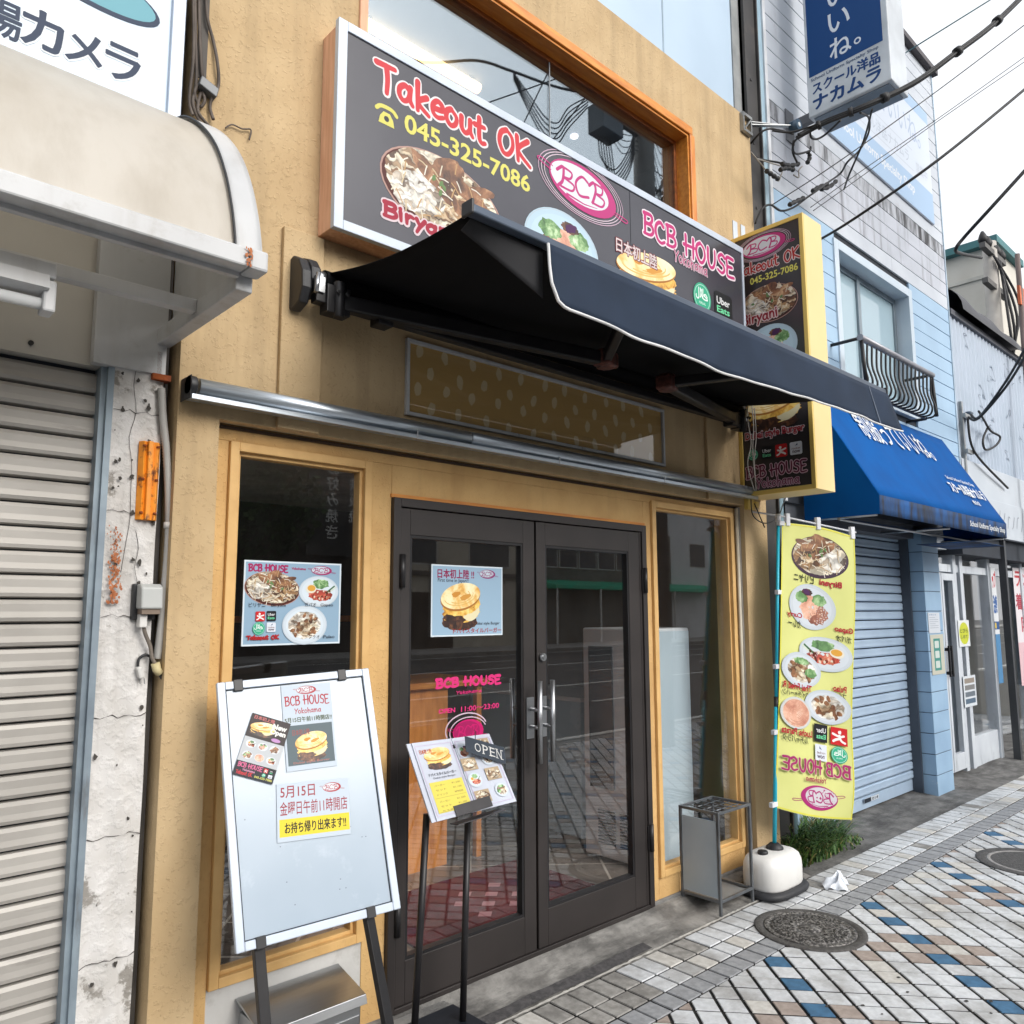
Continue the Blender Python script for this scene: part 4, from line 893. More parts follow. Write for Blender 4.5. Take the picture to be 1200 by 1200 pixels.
def arm(x_sh, x_el, y_el, x_fr, nm):
    s0 = Vector((x_sh, -.175, AZB-.125)); e0 = Vector((x_el, y_el, AZF-.075)); f0 = Vector((x_fr, AYF+.0, AZF-.025))
    m = MB(); m.bar(s0, e0, .05, .062); m.bar(s0+Vector((0, 0, .028)), e0+Vector((0, 0, .028)), .03, .016)
    u_ = m.build('upper_arm', BLACKM, aw, bevel=.008)
    MB().bar(e0, f0, .042, .05).build('forearm', BLACKM, aw, bevel=.008)
    j = MB(); j.tube([e0-Vector((0, 0, .04)), e0+Vector((0, 0, .045))], .045, 14); j.obox(e0, (.05, .01, 0), (-.01, .04, 0), (0, 0, .036))
    j.build('elbow', mk('cast_red_brown', (112, 66, 58), (64, 38, 34), ns=30, rough=.5, metal=.3), aw, bevel=.01)
    b = MB(); b.obox(s0, (.05, 0, 0), (0, .03, 0), (0, 0, .055)); b.tube([s0+Vector((.0, -.03, -.07)), s0+Vector((0, -.03, .07))], .022, 10)
    for dx in (-.02, .02): b.tube([s0+Vector((dx, -.05, .02)), s0+Vector((dx, -.062, .02))], .009, 8)
    b.build('shoulder', BLACKM, aw, bevel=.005)
    MB().obox(s0+Vector((.2 if x_el > x_sh else -.12, -.02, -.01)), (.035, 0, 0), (0, .034, 0), (0, 0, .045)).build('arm_clamp', BLACKM, aw, bevel=.005)
    MB().tube([e0+Vector((0, 0, .02)), f0+Vector((0, 0, .01))], .005, 6).build('cable', STEEL, u_)
arm(1.49, 2.70, -.50, 2.28, 'l'); arm(4.36, 3.22, -.46, 3.62, 'r')

# ================================================================== ALUMINIUM RAIL, BARE SIGN FRAME
al = thing('awning_box_rail', 'long silver aluminium rail fixed across the sand front above the doors', 'rail', (2.8, -.1, 2.4))
RX0, RX1 = .972, 4.60; rz = 2.375
m = MB(); m.tube([(RX0+.03, -.125, rz+.018), (2.2, -.125, rz+.018)], .029, 20); m.tube([(2.204, -.125, rz+.018), (RX1, -.125, rz+.018)], .029, 20)
m.build('tube', ALU, al)
m = MB(); m.prism([(RX0, -.062, rz+.03), (RX0, -.10, rz+.0), (RX0, -.155, rz-.016), (RX0, -.155, rz-.034), (RX0, -.10, rz-.03), (RX0, -.062, rz-.012)], (RX1-RX0, 0, 0))
m.build('gutter', ALU, al, bevel=.002)
m = MB(); m.box(RX0-.004, -.15, rz-.03, RX0, YO, rz+.05); m.tube([(RX0-.004, -.125, rz+.018), (RX0+.02, -.125, rz+.018)], .033, 16); m.build('end_cap', BLACKP, al, bevel=.003)
m = MB()
for xx in (1.9, 2.75, 3.6): m.box(xx-.003, -.157, rz-.036, xx+.003, -.154, rz+.0)
m.build('joint_clip', STEEL, al)
bf = thing('bare_sign_frame', 'clear acrylic sign cover with glue spots in thin silver frame under the awning', 'sign', (2.8, -.07, 2.4))
bx0, bx1, bz0, bz1 = 1.898, 3.72, 2.458, 2.795
m = MB(); ft = .016
for s0_, s1_ in ((bx0, 2.6), (2.604, 3.2), (3.204, bx1)): m.box(s0_, YO-.018, bz1-ft, s1_, YO, bz1)
for s0_, s1_ in ((bx0+ft, 2.55), (2.554, 3.0), (3.004, bx1)): m.box(s0_, YO-.018, bz0, s1_, YO, bz0+ft)
m.box(bx0, YO-.018, bz0, bx0+ft, YO, bz1-ft); m.box(bx1-ft, YO-.018, bz0+ft, bx1, YO, bz1-ft)
m.build('frame', WHITE_MET, bf, bevel=.002)
MB().box(bx0+ft, YO-.012, bz0+ft, bx1-ft, YO-.008, bz1-ft).build('acrylic_sheet', ACRYL, bf)
a = Art((0, YO-.002, 0)); a.rect(bx0+ft, bz0+ft, bx1-ft, bz1-ft, (204, 166, 104)); rg = random.Random(6)
for j, zz in enumerate((.86, .62, .40, .12)):
    for i in range(12):
        x = bx0+.07+i*.155+(.075 if j % 2 else 0)
        if x < bx1-.06: a.ell(x+rg.uniform(-.01, .01), bz0+(bz1-bz0)*zz+rg.uniform(-.01, .01), .019, .026+rg.uniform(0, .008), (226, 204, 160), rg.uniform(-20, 20), n=14, jag=.12, seed=i+9*j)
a.done('glue_spots', bf)

# ================================================================== POSTERS AND LETTERING ON THE GLASS
def sheet(name, label, cat, x0, z0, x1, z1, y, col, t=.004, edge=(226, 238, 246)):
    t_ = thing(name, label, cat, ((x0+x1)/2, y, z0))
    a = Art((0, y-t-.0003, 0)); MB().box(x0, y-t, z0, x1, y, z1).build('sheet', mk('poster_board', (214, 222, 228), ns=3, rough=.5), t_)
    a.rect(x0, z0, x1, z1, edge); a.rect(x0+.006, z0+.006, x1-.006, z1-.006, col); return t_, a
x0, z1 = W(286.5, 656, .018); x1, _ = W(400, 660, .018); z0 = W(285, 757.5, .018)[1]
ps, a = sheet('menu_poster', 'landscape menu poster with three dishes in the left window', 'poster', x0, z0, x1, z1, .022, (150, 180, 204))
p = lambda x, y: a.px(270+x/8, 640+y/8); PB = (168, 40, 96)
def bx(x, y, X, Y): u, v = p(x, Y); U, V = p(X, y); return u, v, U, V
u, v, U, V = bx(172, 175, 540, 232); a.brush('BCB HOUSE', u, v, U, V-.004, PB, .0065, seed=5)
u, v, U, V = bx(575, 205, 705, 225); a.brush('Yokohama', u, v+.002, U, V, PB, .0022)
cx, cz = p(855, 230); a.bcb(cx, cz, .045, .018, rings=False, inner=(206, 220, 232), col=(170, 50, 110))
cx, cz = p(396, 400); a.biryani(cx, cz, .112, .064, g=.0085, rim=(86, 40, 34))
cx, cz = p(840, 425); a.plate(cx-.006, cz, .086, .06, 'gapao', g=.007)
cx, cz = p(695, 740); a.plate(cx, cz, .094, .074, 'pulao', g=.0075)
DK = (40, 40, 48)
a.text('ビリヤニ', *bx(168, 530, 325, 572), DK, .005); a.text('Biryani', *bx(380, 540, 515, 575), DK)
a.text('ガパオ', *bx(692, 530, 800, 568), DK, .005); a.text('Gapao', *bx(840, 538, 958, 572), DK)
a.text('プラオ', *bx(728, 832, 832, 868), DK, .005); a.text('Pulao', *bx(868, 832, 972, 864), DK)
a.runner(*bx(230, 612, 322, 705)); a.eats(*bx(334, 608, 426, 702)); cx, cz = p(262, 772); a.halal(cx, cz, .024); a.rocket(*bx(334, 715, 422, 806))
u, v, U, V = bx(148, 835, 450, 878); a.brush('Takeout OK', u, v, U, V, (176, 36, 40), .0055)
a.done('printed_artwork', ps)
x0, z1 = W(505.5, 661, 0); x1, _ = W(588.5, 664, 0); z0 = W(505.5, 746.5, 0)[1]
pd, a = sheet('burger_poster', 'square pale blue burger poster on the left door glass', 'poster', x0, z0, x1, z1, .003, (160, 190, 214))
S_ = 692/150
p = lambda x, y: a.px(490+x/S_, 640+y/S_)
a.text('日本初上陸 !!', *bx(105, 130, 302, 172), (150, 30, 84), .035)
a.text('First time in Japan!!', *bx(106, 178, 272, 198), (40, 40, 52), .012)
cx, cz = p(375, 152); a.bcb(cx, cz, .048, .021, rings=False, inner=(206, 220, 232), col=(150, 60, 120))
cx, cz = p(232, 318); a.burger(cx, cz, .118, .118, g=.013)
a.text('Dubai style Burger', *bx(305, 408, 440, 430), (30, 30, 40), .012)
a.text('ドバイスタイルバーガー', *bx(188, 440, 448, 472), (170, 48, 40), .03)
a.done('printed_artwork', pd)
# sticker lettering
st = thing('door_lettering', 'pink shop name and opening hours lettering stuck on the left door glass', 'lettering', (2.3, .003, 1.0))
a = Art((0, .0038, 0)); PK = (226, 56, 128)
u, v, U, V = bx(98, 690, 445, 768); a.brush('BCB HOUSE', u, v, U, V-.006, PK, .013, seed=5)
u, v, U, V = bx(208, 772, 342, 806); a.brush('Yokohama', u, v+.004, U, V, PK, .0034)
a.text('OPEN', *bx(110, 872, 200, 908), PK, .04); a.text('11:00～23:00', *bx(232, 846, 436, 896), PK, .04)
cx, cz = p(262, 990); a.arc(cx, cz, .118, .07, .006, (214, 190, 206), a0=20, a1=200); a.arc(cx+.01, cz-.01, .105, .062, .005, (214, 190, 206), a0=20, a1=200)
a.bcb(cx+.01, cz-.012, .088, .055, rings=False, col=(206, 30, 110), inner=(170, 30, 96))
a.done('sticker', st)

# ================================================================== LEFT SHOP (closed camera shop)
ls = thing('camera_shop', 'closed shop on the left with grey roller shutter and flaking white pillar', 'building', (0, 0, 0))
# flaking pillar
WP = WHITE_CONC
pm = MB(); pr = random.Random(9)
def pil(u, v):
    return .772+.158*u, -.004+.006*math.sin(v*31+u*4)*math.sin(u*7), 2.5*v
pm.grid(10, 80, pil)
pm.box(.772, .006, 0, .93, .2, 2.5)
pm.build('pillar', WP, ls)
cr_ = MB()
for z in (2.30, 1.96, 1.62, 1.30, .93, .56, .22): cr_.tube([(.772+.158*k/9, -.0085, z+pr.uniform(-.006, .006)) for k in range(10)], [pr.uniform(.0004, .0019) for k in range(10)], 4)
cr_.tube(smooth_pts([(.835+pr.uniform(-.012, .012), -.0085, 2.48-.09*k) for k in range(9)], 3), .0008, 4)
cr_.tube(smooth_pts([(.875+pr.uniform(-.012, .012), -.0085, 1.9-.06*k) for k in range(6)], 3), .0008, 4)
for k in range(40):
    x, z, r_ = pr.uniform(.778, .925), pr.choice((pr.uniform(2.0, 2.48), pr.uniform(.1, 2.4))), pr.uniform(.002, .009); n_ = 9
    cr_.add([(x+r_*pr.uniform(.5, 1.3)*math.cos(6.283*i/n_), -.0112-.00003*k, z+1.3*r_*pr.uniform(.5, 1.3)*math.sin(6.283*i/n_)) for i in range(n_)], [tuple(range(n_))[::-1]])
cr_.build('pillar_crack', mk('crack_dark', (70, 66, 62), ns=9, rough=1), ls)
rs = MB(); rq = random.Random(2)
for k in range(190):
    z = 1.66+.25*rq.random(); x = .805+rq.gauss(0, .008)-.012*(z-1.7); r_ = rq.uniform(.001, .0036)*(1.5-(z-1.66)*3); n_ = 9
    rs.add([(x+r_*rq.uniform(.6, 1.2)*math.cos(6.283*i/n_), -.0105-.0001*k, z+1.6*r_*rq.uniform(.6, 1.2)*math.sin(6.283*i/n_)) for i in range(n_)], [tuple(range(n_))[::-1]])
rs.build('rust_stain', mk('rust_stain', (176, 112, 74), (150, 88, 54), ns=30, rough=.95), ls)
MB().box(.930, .02, 0, .952, .2, 5.0).build('gap_shade_strip', mk('gap_shadow_grey', (74, 70, 66), (52, 49, 46), ns=8, rough=.95), ls)  # dark strip, the shade of the gap put into its colour
# shutter
def shutter(x0, x1, z0, z1, y, pitch, mat, name, parent, wob=0, bottom=.09, gap=.007):
    m = MB(); z = z0+bottom; rr_ = random.Random(4)
    m.box(x0, y-.004, z0, x1, y+.03, z0+bottom-.006)
    while z < z1-.01:
        p_ = pitch; d = rr_.uniform(-.002, .002)*wob
        prof = [(.010, .0), (-.010, .005), (-.014+d, .016), (-.012+d, p_*.45), (-.013+d, p_-.018), (-.006, p_-gap-.003), (.012, p_-gap)]
        nx = 8; o = []
        m.grid(nx, len(prof)-1, lambda u, v, z=z, prof=prof: (x0+(x1-x0)*u, y+prof[round(v*(len(prof)-1))][0]+wob*.003*math.sin(u*9+z*13), z+prof[round(v*(len(prof)-1))][1]), 0, False)
        z += p_
    m.box(x0, y+.013, z0, x1, y+.03, z1, 1)
    return m.build(name, [mat, SEAM], parent)
sh = shutter(-3.2, .735, .0, 2.44, .07, .0755, SHUT, 'shutter', ls, wob=1, gap=.0035)
m = MB(); m.prism([(.735, .012, 0), (.752, .012, 0), (.752, -.004, 0), (.772, -.004, 0), (.772, .06, 0), (.752, .06, 0), (.752, .10, 0), (.735, .10, 0)], (0, 0, 2.46))
m.build('guide_rail', mk('guide_rail_blue_grey', (140, 154, 164), (116, 128, 138), ns=6, rough=.5, metal=.3, dirt=(96, 92, 88), ds=6, dlo=.55, dhi=.75, dstretch=(3, 3, .6)), ls)
m = MB(); m.box(-3.2, .03, 2.44, .772, .3, 2.95); m.build('shutter_box', mk('shutter_box_grey', (190, 186, 178), (176, 172, 164), ns=2, rough=.55, dirt=(120, 116, 110), ds=2.5, dlo=.6, dhi=.85), ls)
MB().tube([(-.02+.55, .028, 2.475), (.53, .02, 2.475)], .008, 10).build('keyhole', BLACKP, ls)
MB().box(-3.2, .0, 2.95, .93, .3, 9).build('upper_wall', mk('old_grey_wall', (150, 146, 140), (110, 106, 100), ns=6, rough=.9, bump=.3, bs=40), ls)
MB().box(-3.2, 6, 0, .93, 6.1, 9).box(-3.2, .3, 9, .93, 6.0, 9.1).build('rear_wall', STUCCO, ls)
# white boxed canopy with curved acrylic hood, which lets some daylight through
t_ = CANOPY.node_tree; N = t_.nodes; L = t_.links; mo = [n for n in N if n.type == 'OUTPUT_MATERIAL'][0]
tr_ = N.new('ShaderNodeBsdfTranslucent'); tr_.inputs['Color'].default_value = lin((232, 224, 208)); ms = N.new('ShaderNodeMixShader'); ms.inputs[0].default_value = .32
L.new(N['Principled BSDF'].outputs[0], ms.inputs[1]); L.new(tr_.outputs[0], ms.inputs[2]); L.new(ms.outputs[0], mo.inputs['Surface'])
cn = thing('curved_canopy', 'ivory barrel canopy with white steel edge beam above the grey shutter', 'canopy', (-.5, -.35, 2.55))
CX = .945
pf = [XP(x, y, CX) for x, y in ((243, 148), (262, 157), (281, 180), (294, 214), (302, 252), (306, 285), (306.5, 298))]
pf = [(-.02, pf[0][1]+.075), (-.10, pf[0][1]+.05)] + pf
ps_ = smooth_pts([(0, y, z) for y, z in pf], 5); n_ = len(ps_)
m = MB(); m.grid(40, n_-1, lambda u, v: (-3.0+(CX-.075+3.0)*u, ps_[round(v*(n_-1))].y+.004, ps_[round(v*(n_-1))].z-.012))
m.build('hood', CANOPY, cn)
m = MB()
m.grid(4, n_-1, lambda u, v: (CX-.08+.08*u, ps_[round(v*(n_-1))].y, ps_[round(v*(n_-1))].z))
m.add([(CX, p_.y, p_.z) for p_ in ps_]+[(CX, -.02, ps_[-1].z)], [tuple(range(n_+1))])
m.build('hood_end', WHITE_MET, cn, thick=.004)
MB().tube([(CX-.079, p_.y-.002, p_.z) for p_ in ps_], .004, 6).build('gasket', BLACKP, cn)
yb = ps_[-1].y
m = MB(); m.box(-3.0, yb-.022, 2.588, CX-.045, yb+.05, 2.645); m.build('edge_beam', WHITE_MET, cn, bevel=.006)
m = MB(); m.box(CX-.043, yb-.024, 2.586, CX+.012, yb+.05, 2.648); m.build('corner_cap', WHITE_MET, cn, bevel=.008)
rs = MB(); rq = random.Random(12)
for k in range(34):
    x = CX-.046+rq.gauss(0, .004)-.012*(k > 24); z = 2.642-.05*rq.random(); r_ = rq.uniform(.001, .0035)
    rs.add([(x+r_*math.cos(6.283*i/8), yb-.0255-.0001*k, z+1.8*r_*math.sin(6.283*i/8)) for i in range(8)], [tuple(range(8))[::-1]])
rs.build('rust_stain', MATS['rust_stain'], cn)
m = MB(); m.box(CX-.05, yb+.05, 2.545, CX, .0, 2.60); m.build('end_beam', WHITE_MET, cn, bevel=.004)
m = MB(); m.box(-3.0, -.37, 2.56, CX-.05, -.33, 2.60); m.build('purlin', WHITE_MET, cn, bevel=.003)
m = MB(); m.box(.70, -.02, 2.44, .93, .02, 2.9); m.build('wall_plate', WHITE_MET, cn, bevel=.003)
m = MB(); m.box(-3.0, yb+.03, 2.575, CX-.05, yb+.05, 2.59); m.build('drip_lip', WHITE_MET, cn)
# strip light under the hood
lf = thing('strip_light', 'unlit fluorescent batten fitting hanging under the ivory canopy', 'light', (-.1, -.42, 2.45))
q = AT(60, 300, -.42)
m = MB(); m.box(-1.0, -.50, 2.50, q.x-.0, -.40, 2.545); m.build('housing', WHITE_MET, lf, bevel=.004)
m = MB(); m.prism([(-1.0, -.52, 2.50), (-1.0, -.47, 2.485), (-1.0, -.47, 2.45), (-1.0, -.53, 2.462)], (q.x+1.0-.02, 0, 0)); m.build('reflector', WHITE_MET, lf)
m = MB(); m.tube([(-1.0, -.485, 2.43), (q.x-.03, -.485, 2.43)], .016, 12); m.build('tube', mk('tube_white', (226, 228, 228), ns=2, rough=.3), lf)
m = MB(); m.box(q.x-.03, -.515, 2.405, q.x+.0, -.455, 2.49); m.build('socket', WHITE_MET, lf, bevel=.006)
MB().box(q.x-.4, -.46, 2.545, q.x-.36, -.42, 2.62).build('hanger', WHITE_MET, lf)
# fascia sign with camera lettering
sg = thing('camera_shop_sign', 'pale blue fascia sign with dark katakana lettering above the ivory canopy', 'sign', (-.5, -.1, 3.36))
SGY = -.075; xr = XP(219, 60, .93); SR = .912
MB().box(-3.0, SGY+.004, 3.33, SR-.045, .0, 5.0).build('panel', mk('sign_pale_blue', (172, 190, 208), (166, 184, 203), ns=1, rough=.3, rvar=.04), sg)
MB().box(SR-.045, SGY-.012, 3.33, SR, .0, 5.0).build('frame', ALU_W, sg, bevel=.003)
a = Art((0, SGY+.003, 0)); p = lambda x, y: a.px(x/3, y/3); NV = (40, 56, 82)
def tp(t, x0, y0, x1, y1, **k):
    (u, v), (U, V) = p(x0, y1), p(x1, y0); a.text(t, u, v, U, V, NV, .03, (226, 232, 236), .008, **k)
def tq(t, cx, cy, w, h): u, v = p(cx, cy); a.text(t, u-w/2, v-h/2, u+w/2, v+h/2, NV, .035, (230, 236, 240), .008)
tq('ラ', 433, 225, .108, .125); tq('メ', 297, 172, .108, .115); tq('カ', 150, 108, .115, .13); 
u, v = p(8, 62); a.text('場', u-.052, v-.062, u+.052, v+.062, NV, .02)
u, v = p(380, 10); a.ell(u-.10, v+.05, .27, .085, (40, 56, 82), -7); a.ell(u-.105, v+.057, .26, .075, (112, 172, 186), -7)
a.done('printed_lettering', sg)
# things fixed on the pillar
orf = thing('orange_marker_plate', 'rusty orange ribbed steel plate bolted on the white pillar', 'plate', (.885, -.02, 1.94))
x0, z1 = W(163, 516, -.02); x1, z0 = W(191, 611, -.02); x0 += .003; x1 -= .018
m = MB(); w_ = (x1-x0)/2
m.prism([(x0, -.008, z0), (x0+w_*.35, -.030, z0), (x0+w_*.62, -.022, z0), (x0+w_*.72, -.036, z0), (x0+w_*1.12, -.036, z0), (x0+w_*1.24, -.022, z0), (x0+w_*1.65, -.030, z0), (x1, -.008, z0)], (0, 0, z1-z0))
m.build('plate', mk('orange_enamel', (236, 152, 40), (220, 130, 28), ns=12, rough=.5, dirt=(96, 48, 22), ds=16, dlo=.54, dhi=.62, dstretch=(2, 1, 1)), orf, bevel=.002)
m = MB()
for zz in (z0+.02, (z0+z1)/2, z1-.02):
    for xx in (x0+w_*.36, x0+w_*1.62): m.lathe([(.006, 0), (.006, .006), (0, .008)], (xx, -.03, zz), 8)
m.build('bolt', RUST, orf)
ob = thing('outdoor_socket', 'grey weatherproof socket box on dark base on the white pillar', 'socket', (.9, -.03, 1.6))
x0, z1 = W(155, 684, -.02); x1, z0 = W(190, 726, -.02)
MB().box(x0+.004, -.022, z0, x1-.024, .0, z1).build('base', BLACKP, ob, bevel=.003)
xa, xb = x0+.014, x1-.018
MB().prism([(xa, -.02, z0+.035), (xa, -.075, z0+.035), (xa, -.07, z1-.012), (xa, -.05, z1-.001), (xa, -.02, z1-.001)], (xb-xa, 0, 0)).build('cover', mk('cover_grey', (176, 178, 176), (164, 166, 164), ns=4, rough=.45), ob, bevel=.006)
MB().box(xa+.006, -.066, z0+.018, xb-.006, -.02, z0+.036).build('outlet', mk('outlet_brown', (122, 106, 92), ns=4, rough=.6), ob)
MB().box(xa+.006, -.05, z0-.025, xa+.03, -.015, z0+.018).build('plug', mk('plug_white', (210, 208, 204), ns=4, rough=.5), ob, bevel=.003)
cb = thing('power_cord', 'grey power cord with taped end dangling below the socket box', 'cord', (.9, -.03, 1.4))
pts = [AT(x, y, -.035) for x, y in ((167.5, 728), (170, 742), (176, 757), (178, 770), (183, 780))]
MB().tube(smooth_pts(pts), .0065, 8).build('cord', mk('cord_taupe', (120, 110, 100), (98, 90, 82), ns=9, rough=.6), cb)
pts = [AT(x, y, -.036) for x, y in ((182, 777), (184, 785), (188, 789))]
MB().tube(pts, .014, 10).build('tape', mk('tape_beige', (196, 182, 140), (180, 166, 124), ns=20, rough=.7), cb)
pts = [AT(x, y, -.034) for x, y in ((187, 789), (190, 795), (195, 793), (193, 787))]
MB().tube(smooth_pts(pts), .005, 8).build('loop', BLACKP, cb)
pg = thing('loose_plug', 'pale two pin plug on black lead lying against the white pillar', 'plug', (.86, -.02, 1.42))
pts = [AT(x, y, -.02) for x, y in ((177, 770), (170, 767.5), (163, 772), (161.5, 781))]
MB().tube(smooth_pts(pts), .0045, 8).build('lead', BLACKP, pg)
q0, q1 = AT(162, 781, -.022), AT(166, 795, -.022)
MB().bar(q0, q1, .028, .02).build('body', mk('plug_white', (210, 208, 204)), pg, bevel=.006)
MB().bar(q1-Vector((.006, 0, 0)), q1-Vector((.004, 0, .018)), .004, .002).bar(q1+Vector((.008, 0, 0)), q1+Vector((.01, 0, -.018)), .004, .002).build('pin', STEEL, pg)
cd = thing('corrugated_conduit', 'grey corrugated flexible conduit running down the right side of the white pillar', 'conduit', (.92, -.02, 1.3))
pts = smooth_pts([AT(x, y, -.022) for x, y in ((189, 455), (191, 490), (195, 530), (197.5, 580), (197.5, 630), (193, 690), (187, 750), (184, 772))], 26)
rad = [.0135 if i % 2 else .0118 for i in range(len(pts))]
MB().tube(pts, rad, 10).build('conduit', mk('conduit_grey', (166, 164, 160), (150, 148, 144), ns=6, rough=.6), cd)
MB().tube([AT(197.5, 612, -.022), AT(197.5, 619, -.022)], .0155, 10).build('clip', mk('plug_white', (210, 208, 204)), cd)
MB().box(.885, -.03, 2.42, .945, .01, 2.44).box(.90, -.02, 2.44, .915, .0, 2.52).build('rusty_bracket', RUST, cd)
# service cables at the sign's end
sc_ = thing('service_cables', 'bundle of old brown cables with clamp between pale blue sign and sand wall', 'cable', (.95, -.05, 3.4))
CBR = mk('cable_brown', (96, 86, 78), (66, 58, 52), ns=9, rough=.7)
m = MB()
for pts in (((228, -30), (229, 40), (230, 95), (226, 120), (233, 140), (243, 150)), ((233, -30), (234, 40), (237, 92)), ((241, -20), (243, 20), (250, 48), (255, 75), (256, 100), (250, 112), (246, 125), (250, 140)), ((236, 95), (228, 108), (234, 125), (240, 118), (236, 108), (232, 130), (245, 148)), ((226, -30), (227, 60), (222, 115), (226, 135))):
    m.tube(smooth_pts([AT(x, y, YO-.012 - .01*(i % 2)) for i, (x, y) in enumerate(pts)]), .006, 6)
m.build('cable', CBR, sc_)
MB().box(*AT(236, -30, YO-.004), *(AT(241, 95, YO-.0)+Vector((0, .0, 0)))).build('trunking', mk('trunking_dark', (86, 80, 74), (62, 58, 54), ns=8, rough=.7), sc_)
q = AT(243, 104, YO-.02); MB().obox(q, (.032, 0, -.012), (0, .02, 0), (.004, 0, .018)).build('clamp', mk('clamp_grey', (112, 114, 116), (92, 94, 96), ns=8, rough=.5, metal=.5), sc_, bevel=.003)
m = MB(); m.tube(smooth_pts([AT(x, y, YO-.012) for x, y in ((264, 150), (272, 146), (284, 151), (294, 152), (292, 164))]), .003, 6); m.build('loose_wire', CBR, sc_)

# ================================================================== MAILBOX, WHITEBOARD, MENU STAND
mb = thing('mailbox', 'stainless steel letter box on the white panel below the left window', 'mailbox', (1.45, -.2, .1))
mx0, mx1 = 1.275, 1.672; mt = .275
def mq(x, y, z): return (x, y, z)
m = MB(); m.prism([(mx0, -.006, mt+.045), (mx0, -.20, mt+.0), (mx0, -.21, mt-.03), (mx0, -.20, mt-.03), (mx0, -.195, mt-.008), (mx0, -.006, mt+.035)], (mx1-mx0, 0, 0))
m.build('lid', STEEL, mb, bevel=.002)
MB().box(mx0+.012, -.185, -.0, mx1-.012, -.006, mt-.002).build('body', STEEL, mb, bevel=.004)
MB().box(mx0+.02, -.192, .06, mx1-.02, -.185, mt-.065).build('door', STEEL, mb, bevel=.003)
MB().tube([((mx0+mx1)/2, -.192, mt-.09), ((mx0+mx1)/2, -.20, mt-.09)], .012, 14).build('lock', STEEL, mb)

wbd = thing('whiteboard_sign', 'white notice board on black easel legs in front of the left window', 'sign board', (1.35, -.45, 0))
TLc, TRc, BLc, BRc = AT(258, 794, -.19), AT(437, 786, -.285), AT(268, 1128, -.41), AT(465, 1062, -.505)
U_ = ((TRc-TLc)+(BRc-BLc)).normalized(); V_ = ((TLc-BLc)+(TRc-BRc)).normalized(); Nn = U_.cross(V_).normalized(); V_ = Nn.cross(U_).normalized()
if Nn.y > 0: Nn = -Nn
BW = ((TRc-TLc).length+(BRc-BLc).length)/2-.008; BH = ((TLc-BLc).length+(TRc-BRc).length)/2-.008; Bo = (TLc+TRc+BLc+BRc)/4-U_*BW/2-V_*BH/2
def bp(u, v, n=0): return Bo+U_*u+V_*v+Nn*n
def bbox(m, u0, v0, u1, v1, n0, n1, mat=0): m.prism([bp(u0, v0, n0), bp(u1, v0, n0), bp(u1, v1, n0), bp(u0, v1, n0)], Nn*(n1-n0), mat)
m = MB(); bbox(m, .01, .01, BW-.01, BH-.01, -.012, .0)
m.build('panel', mk('whiteboard_steel', (164, 177, 190), (157, 171, 184), ns=2.5, rough=.22, rvar=.05, dirt=(192, 202, 212), ds=4, dlo=.56, dhi=.8), wbd)
m = MB(); fw = .026
bbox(m, 0, 0, fw, BH, -.014, .008); bbox(m, BW-fw, 0, BW, BH, -.014, .008); bbox(m, fw, BH-fw, BW-fw, BH, -.014, .008); bbox(m, fw, 0, BW-fw, fw, -.014, .008)
fo = m.build('frame', ALU_W, wbd, bevel=.003)
m = MB(); g_ = .003
bbox(m, fw, fw, fw+g_, BH-fw, .0, .003); bbox(m, BW-fw-g_, fw, BW-fw, BH-fw, 0, .003); bbox(m, fw, BH-fw-g_, BW-fw, BH-fw, 0, .003); bbox(m, fw, fw, BW-fw, fw+g_, 0, .003)
m.build('gasket', SEAM, fo)
for u, v0, v1 in ((.052, BH-.034, BH+.004), (BW-.118, BH-.034, BH+.004), (.058, -.004, .03), (BW-.118, -.004, .03)):
    m = MB(); bbox(m, u, v0, u+.03, v1, -.016, .012); m.build('clip', BLACKP, wbd, bevel=.002)
a = Art(bp(0, 0, .0006), U_, V_, Nn, step=1e-5)
rz_ = random.Random(3)
for k in range(14): x, y = rz_.uniform(.05, .5), rz_.uniform(.08, .42); a.ell(x, y, .0022, .0018, (120, 126, 136), n=7)
a.done('smudges', wbd)
for u, du in ((.071, .0), (BW-.105, .075)):
    a0 = bp(u, .02, -.022); z_ = .008
    tt = (a0.z-z_)/V_.z; e0 = a0-V_*tt+U_*du*.6
    MB().bar(a0, e0, .034, .022).build('leg', BLACKM, wbd, bevel=.002)
for u in (.2, BW-.06):
    a0 = bp(u, BH*.62, -.012); e0 = Vector((a0.x, -.018, a0.z+.02)); MB().tube([a0, e0], .006, 8).build('stay', STEEL, wbd)
def board_paper(name, label, quad, lift, col):
    """quad: four pixels tl, tr, br, bl"""
    pn = Art(bp(0, 0, lift), U_, V_, Nn); P = [pn.px(*q) for q in quad]
    e1 = Vector((P[2][0]-P[3][0], P[2][1]-P[3][1], 0)); w = e1.length; ang = math.atan2(e1.y, e1.x)
    h = math.hypot(P[0][0]-P[3][0], P[0][1]-P[3][1])
    u = U_*math.cos(ang)+V_*math.sin(ang); v = V_*math.cos(ang)-U_*math.sin(ang); o = bp(P[3][0], P[3][1], lift)
    t = thing(name, label, 'paper', o)
    MB().prism([o, o+u*w, o+u*w+v*h, o+v*h], Nn*.0006).build('sheet', mk('paper_white', (176, 186, 197), ns=2, rough=.6), t)
    a = Art(o+Nn*.0008, u, v, Nn, step=4e-6); a.w_ = w; a.h_ = h
    if col: a.rect(0, 0, w, h, col)
    return t, a
t_, a = board_paper('notice_paper', 'white sheet with shop name and burger photo on the notice board', ((329, 804), (389.5, 803), (395.5, 897), (336, 905)), .003, (200, 212, 224))
